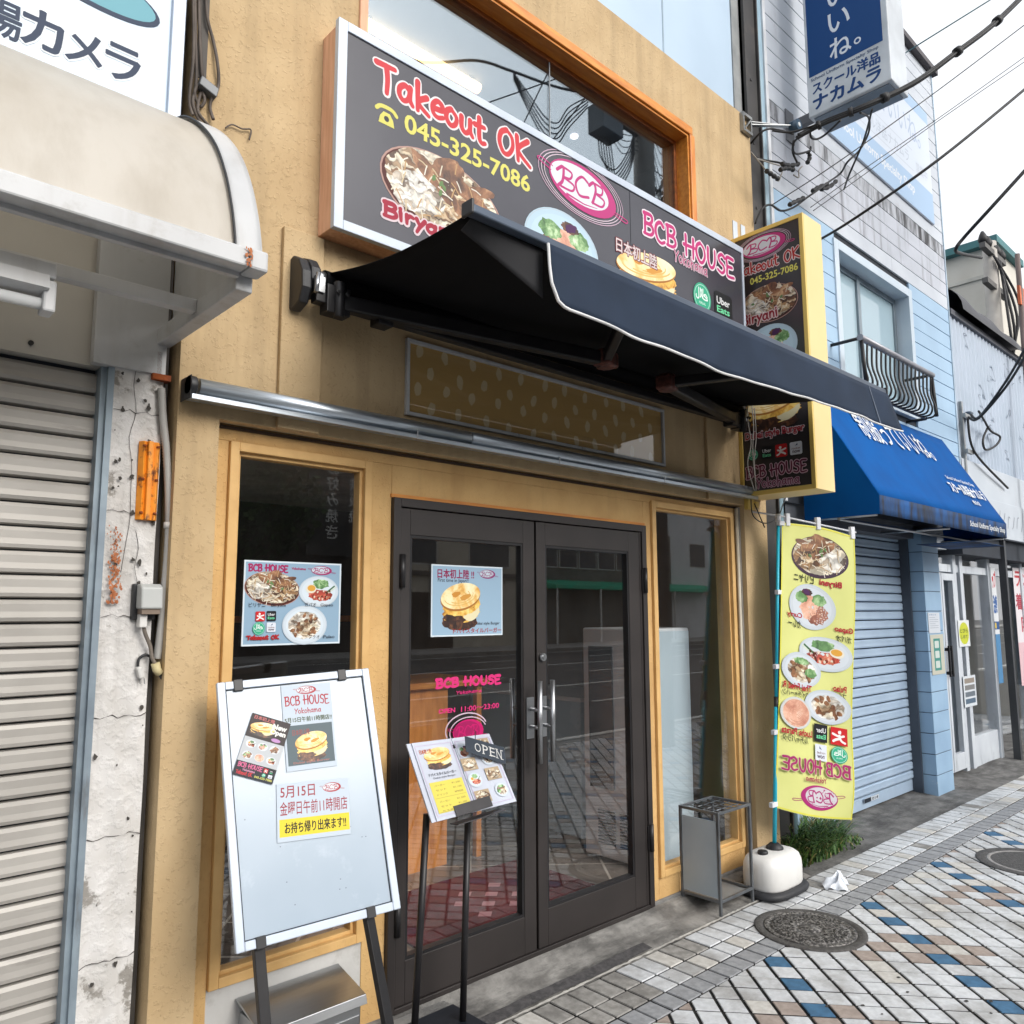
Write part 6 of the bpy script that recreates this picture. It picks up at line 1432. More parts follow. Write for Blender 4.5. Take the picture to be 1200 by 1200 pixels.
# pale wall sign
wsg = thing('wall_sign', 'large faded white and pale blue wall sign high on the boarded wall', 'sign', (7.3, -.04, 5.62))
qx0, qx1, qz0, qz1 = 5.95, 8.56, 5.62, 6.86
MB().box(qx0, BY-.022, qz0, qx1, BY-.003, qz1).build('panel', mk('faded_white', (204, 212, 224), (198, 208, 221), ns=1.5, rough=.4), wsg)
a = Art((0, BY-.0225, 0)); PBL = (178, 206, 236)
a.rect(qx0, qz1-.13, qx1, qz1, PBL); a.rect(qx0, qz0, qx1, qz0+.33, PBL)
a.text('School Uniform Specialty Shop', qx0+.35, qz0+.12, qx1-.5, qz0+.25, (236, 240, 246), .02)
a.text('スクール洋品ナカムラ', qx0+.7, qz0+.44, qx1-.6, qz0+.58, (196, 206, 220)); a.line([(qx0+.6, qz0+.4, 0), (qx1-.5, qz0+.4, 0)], .008, (206, 214, 226)); a.line([(qx0+.6, qz0+.62, 0), (qx1-.5, qz0+.62, 0)], .008, (206, 214, 226))
a.text('制服っていいね。', qx0+.5, qz0+.72, qx1-.25, qz0+1.02, (186, 202, 226))
a.text('営業中', qx1-.42, qz0+.42, qx1-.12, qz0+.54, (206, 214, 226))
a.done('printed_lettering', wsg)
# projecting blue sign
ps2 = thing('blue_projecting_sign', 'white and blue projecting box sign with white hiragana on the boarded wall', 'sign', (5.4, -.6, 5.3))
VX = 5.42; (yA, zA), (yB, zB) = XP(949, 137, VX), XP(1040, 96, VX); zb_ = (zA+zB)/2
MB().box(VX, yB-.03, zb_, VX+.30, yA+.01, zb_+2.2).build('case', mk('sign_case_white', (204, 210, 216), ns=3, rough=.4), ps2, bevel=.008)
MB().box(VX+.03, yB, zb_-.012, VX+.27, yA-.02, zb_).build('base_tray', mk('tray_blue_grey', (120, 134, 150), ns=4, rough=.5), ps2)
a = Art((VX-.001, 0, 0), (0, -1, 0), (0, 0, 1), (-1, 0, 0)); p = lambda x, y: a.px(x, y)
u0, u1 = -yA+.012, -yB-.012
zz = p(1000, 75)[1]; BL = (22, 72, 132)
z_s = p(948, 92)[1]; z_t = p(948, 120)[1]
a.rect(u0, z_s, u1, zb_+2.15, BL); w = u1-u0
a.text('スクール洋品', u0+.04*w, zb_+.165, u1-.05*w, zb_+.255, (34, 72, 130), .05); a.text('ナカムラ', u0+.04*w, zb_+.04, u1-.05*w, zb_+.15, (34, 72, 130), .06)
a.text('School Uniform Specialty Shop', u0+.02*w, zb_+.268, u1-.06*w, zb_+.30, (60, 84, 120), .02)
c = u0+.46*w; h = .185
for k, ch in enumerate('。ねいいてっ服制'):
    if ch == '。': a.arc(c+.12, z_s+.10, .02, .02, .011, (232, 238, 246)); continue
    zc = z_s+.13+(k-1)*.21; a.text(ch, c-.085, zc-.08, c+.075, zc+.08, (232, 238, 246), .015)
a.done('printed_lettering', ps2)
m = MB(); q = AT(917, 172, BY); m.bar((VX+.1, BY, zb_+.06), (VX+.1, yA+.02, zb_+.06), .05, .07); m.box(VX+.04, BY-.01, zb_-.06, VX+.16, BY, zb_+.2)
m.build('bracket', mk('bracket_grey', (110, 112, 118), ns=5, rough=.6), ps2)
MB().bar((VX+.1, BY, zb_+1.6), (VX+.1, yA+.02, zb_+1.6), .05, .05).build('bracket', MATS['bracket_grey'], ps2)
# blue fixed awning
ba = thing('blue_awning', 'bright blue fixed canvas awning with white lettering and stained hem', 'awning', (6.8, -.3, 2.25))
ax0, ax1 = 5.42, 8.17; P0 = (-.10, 3.26); P1 = (-.585, 2.405); P2 = (-.58, 2.275); P3 = (BY-.02, 2.275)
BLU = mk('canvas_blue', (2, 82, 152), (2, 74, 140), ns=4, rough=.8, rvar=.05, spec=.12)
BLUD = mk('canvas_blue_stained', (4, 76, 138), (10, 50, 88), ns=5, rough=.8, dirt=(24, 30, 44), ds=3.4, dlo=.42, dhi=.62, dstretch=(2.4, 1, .5))
m = MB()
nb = 60
m.grid(nb, 10, lambda u, v: (ax0+(ax1-ax0)*u, P0[0]+(P1[0]-P0[0])*v, P0[1]+(P1[1]-P0[1])*v-.012*abs(math.sin(u*math.pi*4))*math.sin(math.pi*v)))
m.box(ax0, BY-.07-.0, P0[1]-.006, ax1, P0[0]+.0 if False else BY, P0[1]+.004)
m.build('canopy', BLU, ba, thick=.004)
MB().grid(nb, 3, lambda u, v: (ax0+(ax1-ax0)*u, P1[0]+.004*v, P1[1]+(P2[1]-P1[1])*v)).build('valance', BLUD, ba, thick=.004)
for x in (ax0, ax1): MB().add([(x, P3[0], P0[1]), (x, P0[0], P0[1]), (x, *P1), (x, *P2), (x, *P3)], [(0, 1, 2, 3, 4)]).build('side_panel', BLU, ba, thick=.004)
m = MB(); m.grid(20, 2, lambda u, v: (7.35+(ax1-7.35)*u, -.1+(P2[0]+.02+.1)*v, P2[1]-.07-.0*v)); m.build('lower_fold', BLUD, ba, thick=.004)
m = MB(); m.tube([(ax0, -.3, P2[1]-.01), (ax1, -.3, P2[1]-.01)], .012, 8)
for x in (ax0+.01, (ax0+ax1)/2, ax1-.01): m.tube([(x, BY, 3.22), (x, P1[0]+.02, P1[1]-.01), (x, P2[0]+.02, P2[1]+.01)], .011, 8); m.tube([(x, BY, P2[1]), (x, P2[0]+.02, P2[1])], .011, 8)
m.build('frame', STEEL, ba)
sl_ = Vector((0, P1[0]-P0[0], P1[1]-P0[1])); SLn = sl_.length; nrm = Vector((0, sl_.z, -sl_.y)).normalized()
if nrm.y > 0: nrm = -nrm
a = Art(Vector((0, *P1))+nrm*.010, (1, 0, 0), -sl_, nrm)
WH = (232, 236, 240)
a.text('制服っていいね。', ax0+.55, SLn*.60, ax1-.75, SLn*.90, WH, .01)
a.text('School Uniform Specialty Shop', ax1-.86, SLn*.39, ax1-.16, SLn*.44, WH, .01); a.text('スクール洋品ナカムラ', ax1-.95, SLn*.24, ax1-.08, SLn*.37, WH, .05); a.text('横浜店', ax1-.6, SLn*.15, ax1-.42, SLn*.2, WH, .02)
a.done('printed_lettering', ba)
a = Art((0, P1[0]-.004, 0)); a.text('School Uniform Specialty Shop', ax1-.98, P2[1]+.03, ax1-.06, P2[1]+.09, WH, .02); a.done('printed_lettering', ba)
# lower front: shutter, blue block pillars, fascia
shutter(5.30, 7.62, .035, 2.30, .17, .0785, SHUT_B, 'shutter', us, wob=.5, bottom=.10)
m = MB(); m.box(5.1, .02, 2.28, 7.62, .16, 2.42); m.build('shutter_box', mk('shutter_box_dark', (92, 96, 104), ns=4, rough=.7), us)
for x_ in (7.62, 5.275): MB().box(x_, .08, .02, x_+.025, .22, 2.4).build('guide_rail', mk('guide_dark', (70, 78, 90), ns=4, rough=.5), us)
m = MB(); z = .0
while z < 2.25:
    m.box(7.65, -.035, z+.004, 8.045, .22, z+.176, 0); z += .18
m.box(7.655, -.031, 0, 8.04, .21, 2.28, 1)
m.build('block_pillar', [mk('block_blue', (150, 180, 206), (138, 168, 196), ns=3, rough=.6, bump=.05, dirt=(210, 214, 218), ds=5, dlo=.66, dhi=.72), mk('block_joint', (92, 112, 132), ns=4)], us, bevel=.003)
m = MB(); m.box(5.1, .02, .0, 5.27, .22, 2.4); m.build('side_pier', SIDING, us)
mk('sensor_white', (226, 230, 234), ns=4)
a = Art((0, .1545, 0)); (u, v) = a.px(1040, 940)
nl = thing('shutter_label', 'small dark and white maker label on the bottom slat of the blue shutter', 'label', (6.9, .15, .1))
lx0, lx1 = W(1011, 930, .16)[0], W(1028, 922, .16)[0]
MB().box(lx0, .150, .085, lx1, .1555, .118).build('label_plate', mk('label_white', (206, 214, 222), ns=4), nl); a = Art((0, .1492, 0)); a.rect(lx0, .085, lx0+(lx1-lx0)*.45, .118, (40, 46, 56)); a.text('014', lx0+(lx1-lx0)*.52, .09, lx1-.02, .113, (60, 66, 76), .02); a.done('print', nl)
# notices on the pillar
def notice(name, label, q, Y, col, fn):
    x0, z1 = W(q[0], q[1], Y); x1, z0 = W(q[2], q[3], Y)
    t = thing(name, label, 'notice', ((x0+x1)/2, Y, z0)); MB().box(x0, Y-.002, z0, x1, Y, z1).build('sheet', mk('paper_white', (224, 228, 232)), t)
    a = Art((0, Y-.0024, 0)); a.rect(x0, z0, x1, z1, col); fn(a, x0, z0, x1-x0, z1-z0); a.done('print', t)
PYF = -.0375
def f1(a, x, z, w, h):
    a.text('お知らせ', x+.1*w, z+.86*h, x+.7*w, z+.94*h, (120, 150, 190), .02)
    for k in range(6): a.rect(x+.1*w, z+(.75-.1*k)*h, x+(.85 if k % 3 else .6)*w, z+(.765-.1*k)*h, (130, 140, 160))
notice('paper_notice', 'plain white notice with small print taped on the blue block pillar', (1087, 718, 1102, 741.5), PYF, (220, 226, 234), f1)
def f2(a, x, z, w, h):
    a.rect(x+.22*w, z+.1*h, x+.72*w, z+.9*h, (70, 150, 140))
    for k in range(3): a.rrect(x+.3*w, z+(.66-.25*k)*h, x+.62*w, z+(.84-.25*k)*h, .01, (216, 226, 220))
notice('green_notice', 'cream and green sticker notice below the white notice on the blue block pillar', (1089.5, 744, 1108, 789), PYF, (208, 206, 190), f2)

# ================================================================== GAP: STEEL COLUMN, DOWNPIPE
sc2 = MB(); sc2.box(4.863, -.03, 0, 5.065, .02, 9); sc2.box(4.863, -.05, 0, 4.88, .05, 9); sc2.box(5.05, -.05, 0, 5.065, .05, 9)
for z in (4.1, 4.5, 5.0, 5.5): sc2.box(4.955, -.036, z, 4.97, -.03, z+.015)
o_ = sc2.build('steel_column', STEELCOL); tag(o_, 'dark rusty steel column in the gap between sand and pale blue fronts', 'column')
dp = MB(); dp.tube([(5.112, -.005, .02), (5.112, -.005, 9)], .042, 12); o_ = dp.build('downpipe', PIPEB); tag(o_, 'blue grey downpipe beside the dark steel column', 'pipe')
pw_ = MB(); pw_.tube([(4.545, -.022, .06), (4.548, -.022, 2.29)], .012, 8); o_ = pw_.build('white_pipe', mk('pipe_cream', (206, 198, 180), ns=4, rough=.5)); tag(o_, 'thin cream pipe running up the recess right of the right window', 'pipe')
pw_ = MB(); pw_.box(4.562, -.03, .04, 4.578, -.0, 2.3); o_ = pw_.build('grey_trunking', mk('trunking_grey', (150, 146, 140), ns=4, rough=.6, dirt=(110, 104, 98), ds=5, dlo=.5, dhi=.7)); tag(o_, 'narrow grey cable trunking next to the thin cream pipe', 'trunking')
sgc = thing('sign_wires', 'loose grey wires hanging at the wall edge of the yellow sign', 'cable', (4.5, -.1, 2.3))
m = MB()
for pts in (((877, 462), (876, 490), (880, 520), (876, 545), (884, 575)), ((880, 462), (883, 500), (882, 530), (886, 572)), ((884, 478), (886, 510), (884, 540), (886, 575))):
    m.tube(smooth_pts([AT(x, y, -.2) for x, y in pts]), .004, 6)
m.build('wire', CABLE_G, sgc)
m = MB()
for pts in (((880, 585), (882, 603), (892, 612), (903, 612), (913, 603), (918, 590), (922, 580)), ((884, 590), (890, 604), (896, 618))): m.tube(smooth_pts([AT(x, y, -.14) for x, y in pts]), .004, 6)
m.build('loop_wire', CABLE, sgc)

# ================================================================== NEXT SHOPS ON THE RIGHT
ns_ = thing('corrugated_shop', 'pale grey shop with corrugated upper wall, faded lettering and glazed doors', 'building', (10.5, 0, 0))
CG = mk('corrugated_pale', (172, 184, 200), (158, 172, 188), ns=2, rough=.5, dirt=(150, 160, 172), ds=3, dlo=.6, dhi=.85, dstretch=(4, 1, .3))
m = MB(); n_ = 240
m.grid(n_, 1, lambda u, v: (8.87+7*u, -.012+.012*(1 if int(u*n_) % 4 < 2 else -1)*.9, 3.2+1.55*v), 0, False)
m.build('corrugated_wall', CG, ns_)
MB().box(8.87, .01, 2.2, 15.9, .4, 4.75).build('wall', SEAM, ns_)
MB().box(8.87, -.05, 4.74, 15.9, .4, 4.80).build('parapet_cap', mk('cap_dark', (92, 94, 102), ns=4, rough=.6), ns_)
FW = mk('fascia_white', (188, 195, 203), (176, 184, 193), ns=2, rough=.5, dirt=(170, 174, 180), ds=3, dlo=.6, dhi=.85)
MB().box(8.87, -.045, 2.83, 15.9, .0, 3.19).build('fascia', FW, ns_, bevel=.004); MB().box(8.9, -.062, 2.42, 15.9, -.0, 2.83).build('fascia', FW, ns_, bevel=.004)
a = Art((0, -.064, 0)); rk = random.Random(8)
for k in range(13): x = 9.5+k*.17; a.line(smooth_pts([(x, 2.56+rk.uniform(-.03, .06), 0), (x+.05, 2.64+rk.uniform(-.05, .05), 0), (x+.1, 2.72+rk.uniform(-.06, .04), 0)], 4), .013, (136, 144, 156))
a.done('faded_lettering', ns_)
a = Art((0, -.0255, 0)); rf = random.Random(3)
for k in range(26):
    x = rf.uniform(9.3, 11.6); z = rf.uniform(3.45, 4.6); a.line(smooth_pts([(x+rf.uniform(-.12, .12), z+rf.uniform(-.1, .1), 0) for _ in range(3)], 4), .010, (120, 130, 146))
a.done('wall_stroke_marks', ns_)  # random grey strokes scattered over the corrugated wall
WF = mk('door_white_grey', (198, 204, 210), (182, 188, 196), ns=3, rough=.5, dirt=(140, 146, 152), ds=5, dlo=.55, dhi=.75, dstretch=(2, 2, .5))
m = MB(); dy = .16
m.box(8.05, dy-.06, .0, 8.13, .4, 2.45); m.box(8.13, dy, 2.25, 12.5, .4, 2.45); m.box(8.13, dy, 2.02, 12.5, dy+.08, 2.10)
for x in (8.95, 9.15, 10.05, 11.3, 12.4): m.box(x, dy-.02, 0, x+.09, dy+.1, 2.25)
m.box(9.24, dy, 0, 10.05, dy+.08, .32)
m.build('shop_front', WF, ns_, bevel=.003)
MB().box(8.13, dy+.03, .05, 12.4, dy+.036, 2.25).build('glazing', CLEAR, ns_)
for x0, x1 in ((8.22, 8.56), (8.575, 8.93)):
    m = MB(); s_ = .05
    m.box(x0, dy-.03, .06, x0+s_, dy+.02, 2.0); m.box(x1-s_, dy-.03, .06, x1, dy+.02, 2.0); m.box(x0+s_, dy-.03, .06, x1-s_, dy+.02, .22); m.box(x0+s_, dy-.03, 1.93, x1-s_, dy+.02, 2.0)
    d_ = m.build('door', WF, ns_, bevel=.003)
    hx = x1-.03 if x0 < 8.4 else x0+.03
    h = MB(); h.box(hx-.012, dy-.075, .98, hx+.012, dy-.06, 1.28); h.box(hx-.012, dy-.06, 1.0, hx+.012, dy-.03, 1.03); h.box(hx-.012, dy-.06, 1.23, hx+.012, dy-.03, 1.26); h.build('handle', BLACKM, d_)
po = MB(); po.box(10.1, -.03, .0, 10.16, .04, 2.42); o_ = po.build('awning_post', mk('post_black_white', (60, 62, 66), ns=4, rough=.5)); tag(o_, 'slim dark post standing at the edge of the glazed shop front', 'post')
m = MB(); m.box(8.1, 2.2, 0, 15.9, 2.3, 2.4); m.box(8.1, .4, -.02, 15.9, 2.3, .02); m.box(8.1, .4, 2.4, 15.9, 2.3, 2.5); m.build('inner_room', mk('shop_room', (170, 176, 182), ns=2, rough=.9), ns_)
m = MB(); m.box(8.87, 5, 0, 15.9, 5.1, 4.75); m.build('rear_wall', CG, ns_)
def f3(a, x, z, w, h): a.ell(x+w/2, z+h*.5, w*.44, h*.42, (200, 206, 60)); a.text('とびら', x+.15*w, z+.52*h, x+.85*w, z+.68*h, (40, 60, 40), .04); a.text('しめて', x+.2*w, z+.3*h, x+.8*w, z+.44*h, (60, 80, 60), .03)
notice('door_notice', 'yellow blot notice on white paper on the glazed shop door', (1122, 727, 1137, 757), dy-.03, (224, 228, 230), f3)
def f4(a, x, z, w, h):
    for k in range(4): a.rect(x+.1*w, z+(.1+.22*k)*h, x+.9*w, z+(.26+.22*k)*h, (90+20*k, 110+10*k, 130))
notice('photo_notice', 'grey photo notice low on the glazed shop door', (1128, 793, 1145, 826), dy-.03, (214, 220, 226), f4)
def f5(a, x, z, w, h):
    a.rect(x, z, x+w, z+.42*h, (84, 140, 186)); a.text('ップ', x+.2*w, z+.82*h, x+.95*w, z+.97*h, (190, 50, 60), .05); a.text('治療', x+.1*w, z+.6*h, x+.9*w, z+.76*h, (50, 96, 160), .04); a.rect(x, z+.46*h, x+w, z+.53*h, (50, 90, 150)); a.rect(x+.1*w, z+.47*h, x+.4*w, z+.52*h, (230, 200, 60))
notice('window_poster', 'blue and white clinic poster in the shop window right of the door', (1160, 665, 1176, 800), dy-.002, (226, 230, 234), f5)
def f6(a, x, z, w, h):
    a.text('ラン', x+.1*w, z+.84*h, x+.9*w, z+.97*h, (190, 50, 60), .04); a.text('着天', x+.05*w, z+.64*h, x+.9*w, z+.78*h, (170, 50, 70), .04); a.text('院', x+.3*w, z+.45*h, x+.9*w, z+.58*h, (190, 60, 80), .04); a.rect(x, z, x+w, z+.36*h, (226, 190, 196))
notice('window_poster', 'red and white lettering poster in the last shop window at the right edge', (1186, 665, 1215, 800), dy-.002, (230, 224, 228), f6)
# far buildings and pole
fb2 = thing('cream_building', 'cream rendered building with green roof edge beyond the corrugated shop', 'building', (13, 3, 0))
CRE = mk('cream_render', (206, 203, 194), (194, 190, 180), ns=2, rough=.85, dirt=(186, 180, 166), ds=2, dlo=.6, dhi=.85)
cy_, cz_ = XP(1163, 280, 14.0)
MB().box(14.0, cy_, 0, 15.2, cy_+9, cz_-.12).build('wall', CRE, fb2)
MB().box(13.85, cy_-.1, cz_-.12, 15.3, cy_+9, cz_).build('roof_edge', mk('roof_green', (64, 120, 124), (50, 100, 104), ns=4, rough=.6), fb2)
MB().box(13.97, cy_-.02, cz_-.62, 14.0, cy_+9, cz_-.56).build('string_course', mk('render_band', (206, 204, 194), ns=3), fb2)
fb3 = thing('grey_house', 'low pale house with sloping tiled eave at the right edge', 'building', (17, 3, 0))
MB().box(15.22, .9, 0, 22, 7, 6.75).build('wall', mk('house_white', (222, 222, 220), (210, 210, 208), ns=2, rough=.8), fb3)
m = MB(); m.prism([(15.32, .45, 6.75), (15.32, .45, 6.9), (15.32, 4, 7.9), (15.32, 4, 6.75)], (7, 0, 0)); m.build('roof', mk('roof_tile_grey', (150, 152, 154), (126, 128, 130), ns=5, rough=.7), fb3)
MB().box(15.9, .88, 4.9, 17.6, .9, 6.2).build('window', mk('dark_pane', (70, 76, 84), ns=3, rough=.2), fb3)
so_ = MB(); 
for k in range(14): so_.box(9.05+.02*k, .0-.0, 4.8, 9.05, .0, 4.8)
du = MB(); rdv = random.Random(4)
du.grid(24, 10, lambda u, v: (9.0+2.6*u, .12+.25*math.cos(v*3.14), 4.80+.30*math.sin(v*3.14)*(1-.35*u)*(1+.12*math.sin(u*19)))); o_ = du.build('dark_tarp', mk('tarp_black', (44, 44, 50), (34, 34, 40), ns=8, rough=.5)); tag(o_, 'black tarpaulin roll lying on the roof edge of the corrugated shop', 'tarpaulin')
fp = thing('utility_pole', 'distant grey utility pole with cables beside the cream building', 'pole', (14.6, .7, 0))
b0, b1 = AT(1166, 430, .7), AT(1159, 285, .7)
MB().tube([Vector((b0.x, .7, 0)), b1], [.15, .10], 12).build('mast', mk('pole_concrete', (176, 172, 166), (156, 152, 146), ns=4, rough=.85), fp)
m = MB()
for dz in (-.2, -.75): m.box(b1.x-.5, .62, b1.z+dz-.04, b1.x+.5, .70, b1.z+dz+.04)
m.build('cross_arm', mk('arm_grey', (96, 94, 92), ns=5, rough=.7), fp)
m = MB(); ri = random.Random(6)
for k in range(5): m.lathe([(.05, 0), (.07, .06), (.05, .12), (.02, .18)], (b1.x-.45+.22*k, .66, b1.z-.16), 8)
for k in range(4): m.tube(smooth_pts([b1+Vector((-.2+.1*k, -.1, -.3)), b1+Vector((.35-.2*k, -.25, -1.0-.2*k)), b1+Vector((.1*k, -.12, -1.9)), Vector((b0.x-.1+.08*k, .5, b0.z))]), .02, 6)
m.build('cable', CABLE, fp)
tv = thing('orange_sign_post', 'thin mast with small orange street sign far behind at the right edge', 'sign', (18, 0, 0))
b0, b1 = AT(1190, 355, -.2), AT(1192, 298, -.2); MB().tube([Vector((b0.x, b0.y, 0)), b1], .03, 8).build('mast', mk('mast_brown', (110, 96, 92), ns=5), tv)
q = AT(1196, 346, -.2); MB().box(q.x-.1, -.22, q.z-.14, q.x+.7, -.19, q.z+.1).build('plate', mk('plate_orange', (214, 110, 66), ns=5), tv)
MB().box(b1.x, -.21, b1.z-.7, b1.x+.5, -.19, b1.z-.5).build('plate', MATS['plate_orange'], tv)

# ================================================================== OVERHEAD CABLES
def cable(name, label, segs, r=.01, mat=CABLE, grp=None, sub=7):
    m = MB()
    for s_ in segs: m.tube(smooth_pts([AT(x, y, Y) for x, y, Y in s_], sub), r, 8)
    o = m.build(name, mat); tag(o, label, 'cable', grp); return o
bundle = MB()
bp_ = smooth_pts([AT(x, y, Y) for x, y, Y in ((935, 160, -.35), (965, 144, -.5), (1010, 126, -.75), (1070, 98, -1.0), (1120, 62, -1.2), (1160, 32, -1.35), (1192, 2, -1.45), (1215, -22, -1.5))], 10)
for k in range(4):
    o2 = Vector((0, .012*math.cos(k*1.57), .012*math.sin(k*1.57))); bundle.tube([p_+o2 for p_ in bp_], .010, 8)
for t in (8, 17, 24, 40, 52): bundle.tube([bp_[t], bp_[t+1]], .032, 10)
o_ = bundle.build('cable_bundle', CABLE); tag(o_, 'thick clipped bundle of black cables sweeping up to the top right corner', 'cable')
cable('drop_cable', 'looped black drop cables hanging from the thick bundle in front of the boarded wall', [
    ((905, 153, -.2), (925, 155, -.3), (945, 150, -.4), (960, 145, -.5)), ((950, 148, -.4), (950, 160, -.4), (957, 163, -.4), (968, 157, -.45), (985, 141, -.6)),
    ((960, 147, -.4), (940, 158, -.35), (930, 168, -.3), (932, 180, -.25), (948, 177, -.25), (950, 172, -.25)), ((930, 165, -.3), (929, 178, -.25), (934, 190, -.25)),
    ((1008, 132, -.7), (1018, 138, -.6), (1018, 155, -.5), (1008, 175, -.45), (993, 190, -.4), (985, 203, -.3), (970, 214, -.3), (958, 223, -.3), (945, 232, -.25), (930, 243, -.2), (915, 247, -.18), (903, 240, -.15), (893, 245, -.12), (885, 262, -.08)),
    ((1022, 128, -.7), (1012, 165, -.5), (995, 205, -.35), (989, 222, -.1)), ((880, 168, -.05), (892, 155, -.15), (905, 151, -.2), (930, 157, -.3)),
    ((878, 176, -.05), (890, 186, -.1), (910, 190, -.15), (918, 192, -.2))], .0075)
m = MB(); rj = random.Random(11)
for pts in (((898, 200), (905, 205), (912, 210)), ((916, 192), (926, 194), (936, 192)), ((914, 199), (922, 197), (930, 199)), ((947, 178), (949, 184), (946, 191)), ((952, 224), (960, 219), (970, 216)), ((925, 240), (933, 236), (942, 232)), ((962, 222), (972, 219), (980, 212))):
    P_ = smooth_pts([AT(x, y, -.24) for x, y in pts], 5); m.tube(P_, [.014+.006*math.sin(i*2.2) for i in range(len(P_))], 8)
for pts in (((880, 178), (890, 190), (900, 203)), ((930, 205), (936, 208), (936, 200), (940, 195)), ((905, 205), (912, 212), (915, 206), (918, 198)), ((887, 186), (900, 190), (914, 194))): m.tube(smooth_pts([AT(x, y, -.23) for x, y in pts]), .005, 6, 1)
o_ = m.build('cable_splice', [CABLE, CABLE_G]); tag(o_, 'cluster of taped black cable splices and grey wires beside the dark column', 'cable')
ins = thing('wall_insulator', 'dark blue reel insulator on galvanised strap fixed to the dark column', 'insulator', AT(932, 148, -.25))
q = AT(932, 148, -.26); m = MB(); m.tube([q+Vector((0, -.03, 0)), q+Vector((0, .03, 0))], .045, 16); m.build('reel', mk('insulator_blue', (56, 78, 98), (44, 62, 80), ns=6, rough=.3), ins)
MB().tube([q+Vector((0, -.034, 0)), q+Vector((0, .034, 0))], .016, 12).build('core', mk('insulator_white', (206, 210, 212), ns=6, rough=.4), ins)
m = MB(); m.bar(AT(878, 147, -.055), q, .03, .006); m.bar(AT(880, 143, -.055), q, .012, .006); q2_ = AT(874, 146, YO-.012)
m.box(q2_.x-.06, YO-.03, q2_.z-.07, q2_.x+.06, YO, q2_.z-.05); m.box(q2_.x-.06, YO-.03, q2_.z+.05, q2_.x+.06, YO, q2_.z+.07); m.box(q2_.x-.06, YO-.03, q2_.z-.05, q2_.x-.045, YO, q2_.z+.05); m.bar((q2_.x-.05, YO-.02, q2_.z-.06), (q2_.x+.05, YO-.02, q2_.z+.05), .02, .01); m.box(q2_.x+.04, YO-.03, q2_.z-.05, q2_.x+.055, YO, q2_.z+.05)
m.build('strap', mk('galvanised', (166, 168, 168), (140, 142, 142), ns=9, rough=.4, metal=.7), ins)
cable('overhead_cable', 'single taut black cable from the yellow sign up to the right edge', [((955, 284, -.3), (1000, 257, -.7), (1100, 187, -1.2), (1210, 97, -1.6))], .009, grp='overhead cables')
cable('overhead_cable', 'two fine wires crossing the faded wall sign up to the right', [((950, 243, -.1), (1010, 200, -.3), (1099, 139, -.7), (1210, 60, -1.2)), ((953, 247, -.1), (1012, 205, -.3), (1099, 142, -.7), (1210, 66, -1.2))], .003, grp='overhead cables')
cable('overhead_cable', 'fine wire rising from the small dark column past the thick bundle', [((905, 240, -.1), (985, 188, -.4), (1099, 106, -.8), (1210, 22, -1.3))], .004, grp='overhead cables')
cable('overhead_cable', 'teal wire leaving the roof corner of the boarded shop into the sky', [((1055, 66, -.1), (1080, 50, -.4), (1165, -3, -.9))], .006, mk('cable_teal', (60, 100, 106), ns=5), grp='overhead cables')
cable('overhead_cable', 'heavy sagging black cable running from the far pole to the right edge', [((1150, 302, .3), (1126, 297, .2), (1120, 292, .1), (1130, 278, 0), (1160, 245, -.3), (1210, 190, -.7))], .02, grp='overhead cables')
cable('overhead_cable', 'pair of black cables dropping diagonally across the corrugated wall', [((1210, 392, -1.0), (1180, 445, -.6), (1148, 488, -.25), (1138, 486, -.12)), ((1212, 398, -1.0), (1182, 449, -.6), (1147, 490, -.25), (1135, 489, -.12)), ((1147, 482, -.2), (1153, 492, -.15), (1161, 505, -.1), (1172, 512, -.1), (1167, 522, -.1), (1155, 527, -.1), (1152, 515, -.1), (1158, 500, -.1)), ((1134, 490, -.1), (1138, 520, -.1), (1150, 540, -.1), (1181, 572, -.08))], .012, grp='overhead cables')
m = MB(); q = AT(1135, 487, -.06); m.lathe([(.03, -.04), (.05, -.02), (.03, 0), (.05, .02), (.03, .04)], q, 12); o_ = m.build('cable_insulator', mk('insulator_blue', (56, 78, 98))); tag(o_, 'small dark insulator on the left edge of the corrugated wall', 'insulator')
m = MB(); q = AT(1128, 510, -.03); m.box(q.x-.06, -.06, q.z-.5, q.x-.02, -.03, q.z+.35); m.box(q.x-.06, -.09, q.z-.2, q.x+.12, -.06, q.z-.16); m.box(q.x-.06, -.09, q.z+.18, q.x+.12, -.06, q.z+.22); o_ = m.build('cable_bracket', mk('galvanised', (166, 168, 168))); tag(o_, 'galvanised wall bracket carrying the small dark insulator', 'bracket')

# ================================================================== INSIDE THE RESTAURANT
FR = .052
mt_ = thing('door_mat', 'dark red door mat with pale diamond pattern inside the doors', 'mat', (3.0, .65, FR))
MB().box(2.36, .26, FR, 3.62, 1.08, FR+.012).build('mat', mk('mat_red', (112, 18, 26), (92, 12, 20), ns=30, rough=.95, bump=.4, bs=300), mt_, bevel=.004)
a = Art((0, 0, FR+.0125), (1, 0, 0), (0, 1, 0), (0, 0, 1))
for i in range(4):
    for j in range(4):
        if (i+j) % 2 == 0 or i == j: x, y = 2.86+i*.11, .52+j*.1; a.poly([(x-.05, y), (x, y-.045), (x+.05, y), (x, y+.045)], (206, 150, 156))
a.done('printed_pattern', mt_)
cf_ = thing('drinks_cooler', 'white glass door drinks cooler seen through the right door', 'cooler', (4.35, .7, FR))
CW_ = mk('cooler_white', (216, 222, 226), (206, 212, 217), ns=2, rough=.4)
MB().box(4.02, .34, FR+.02, 4.5, .86, 1.52).build('body', CW_, cf_, bevel=.012)
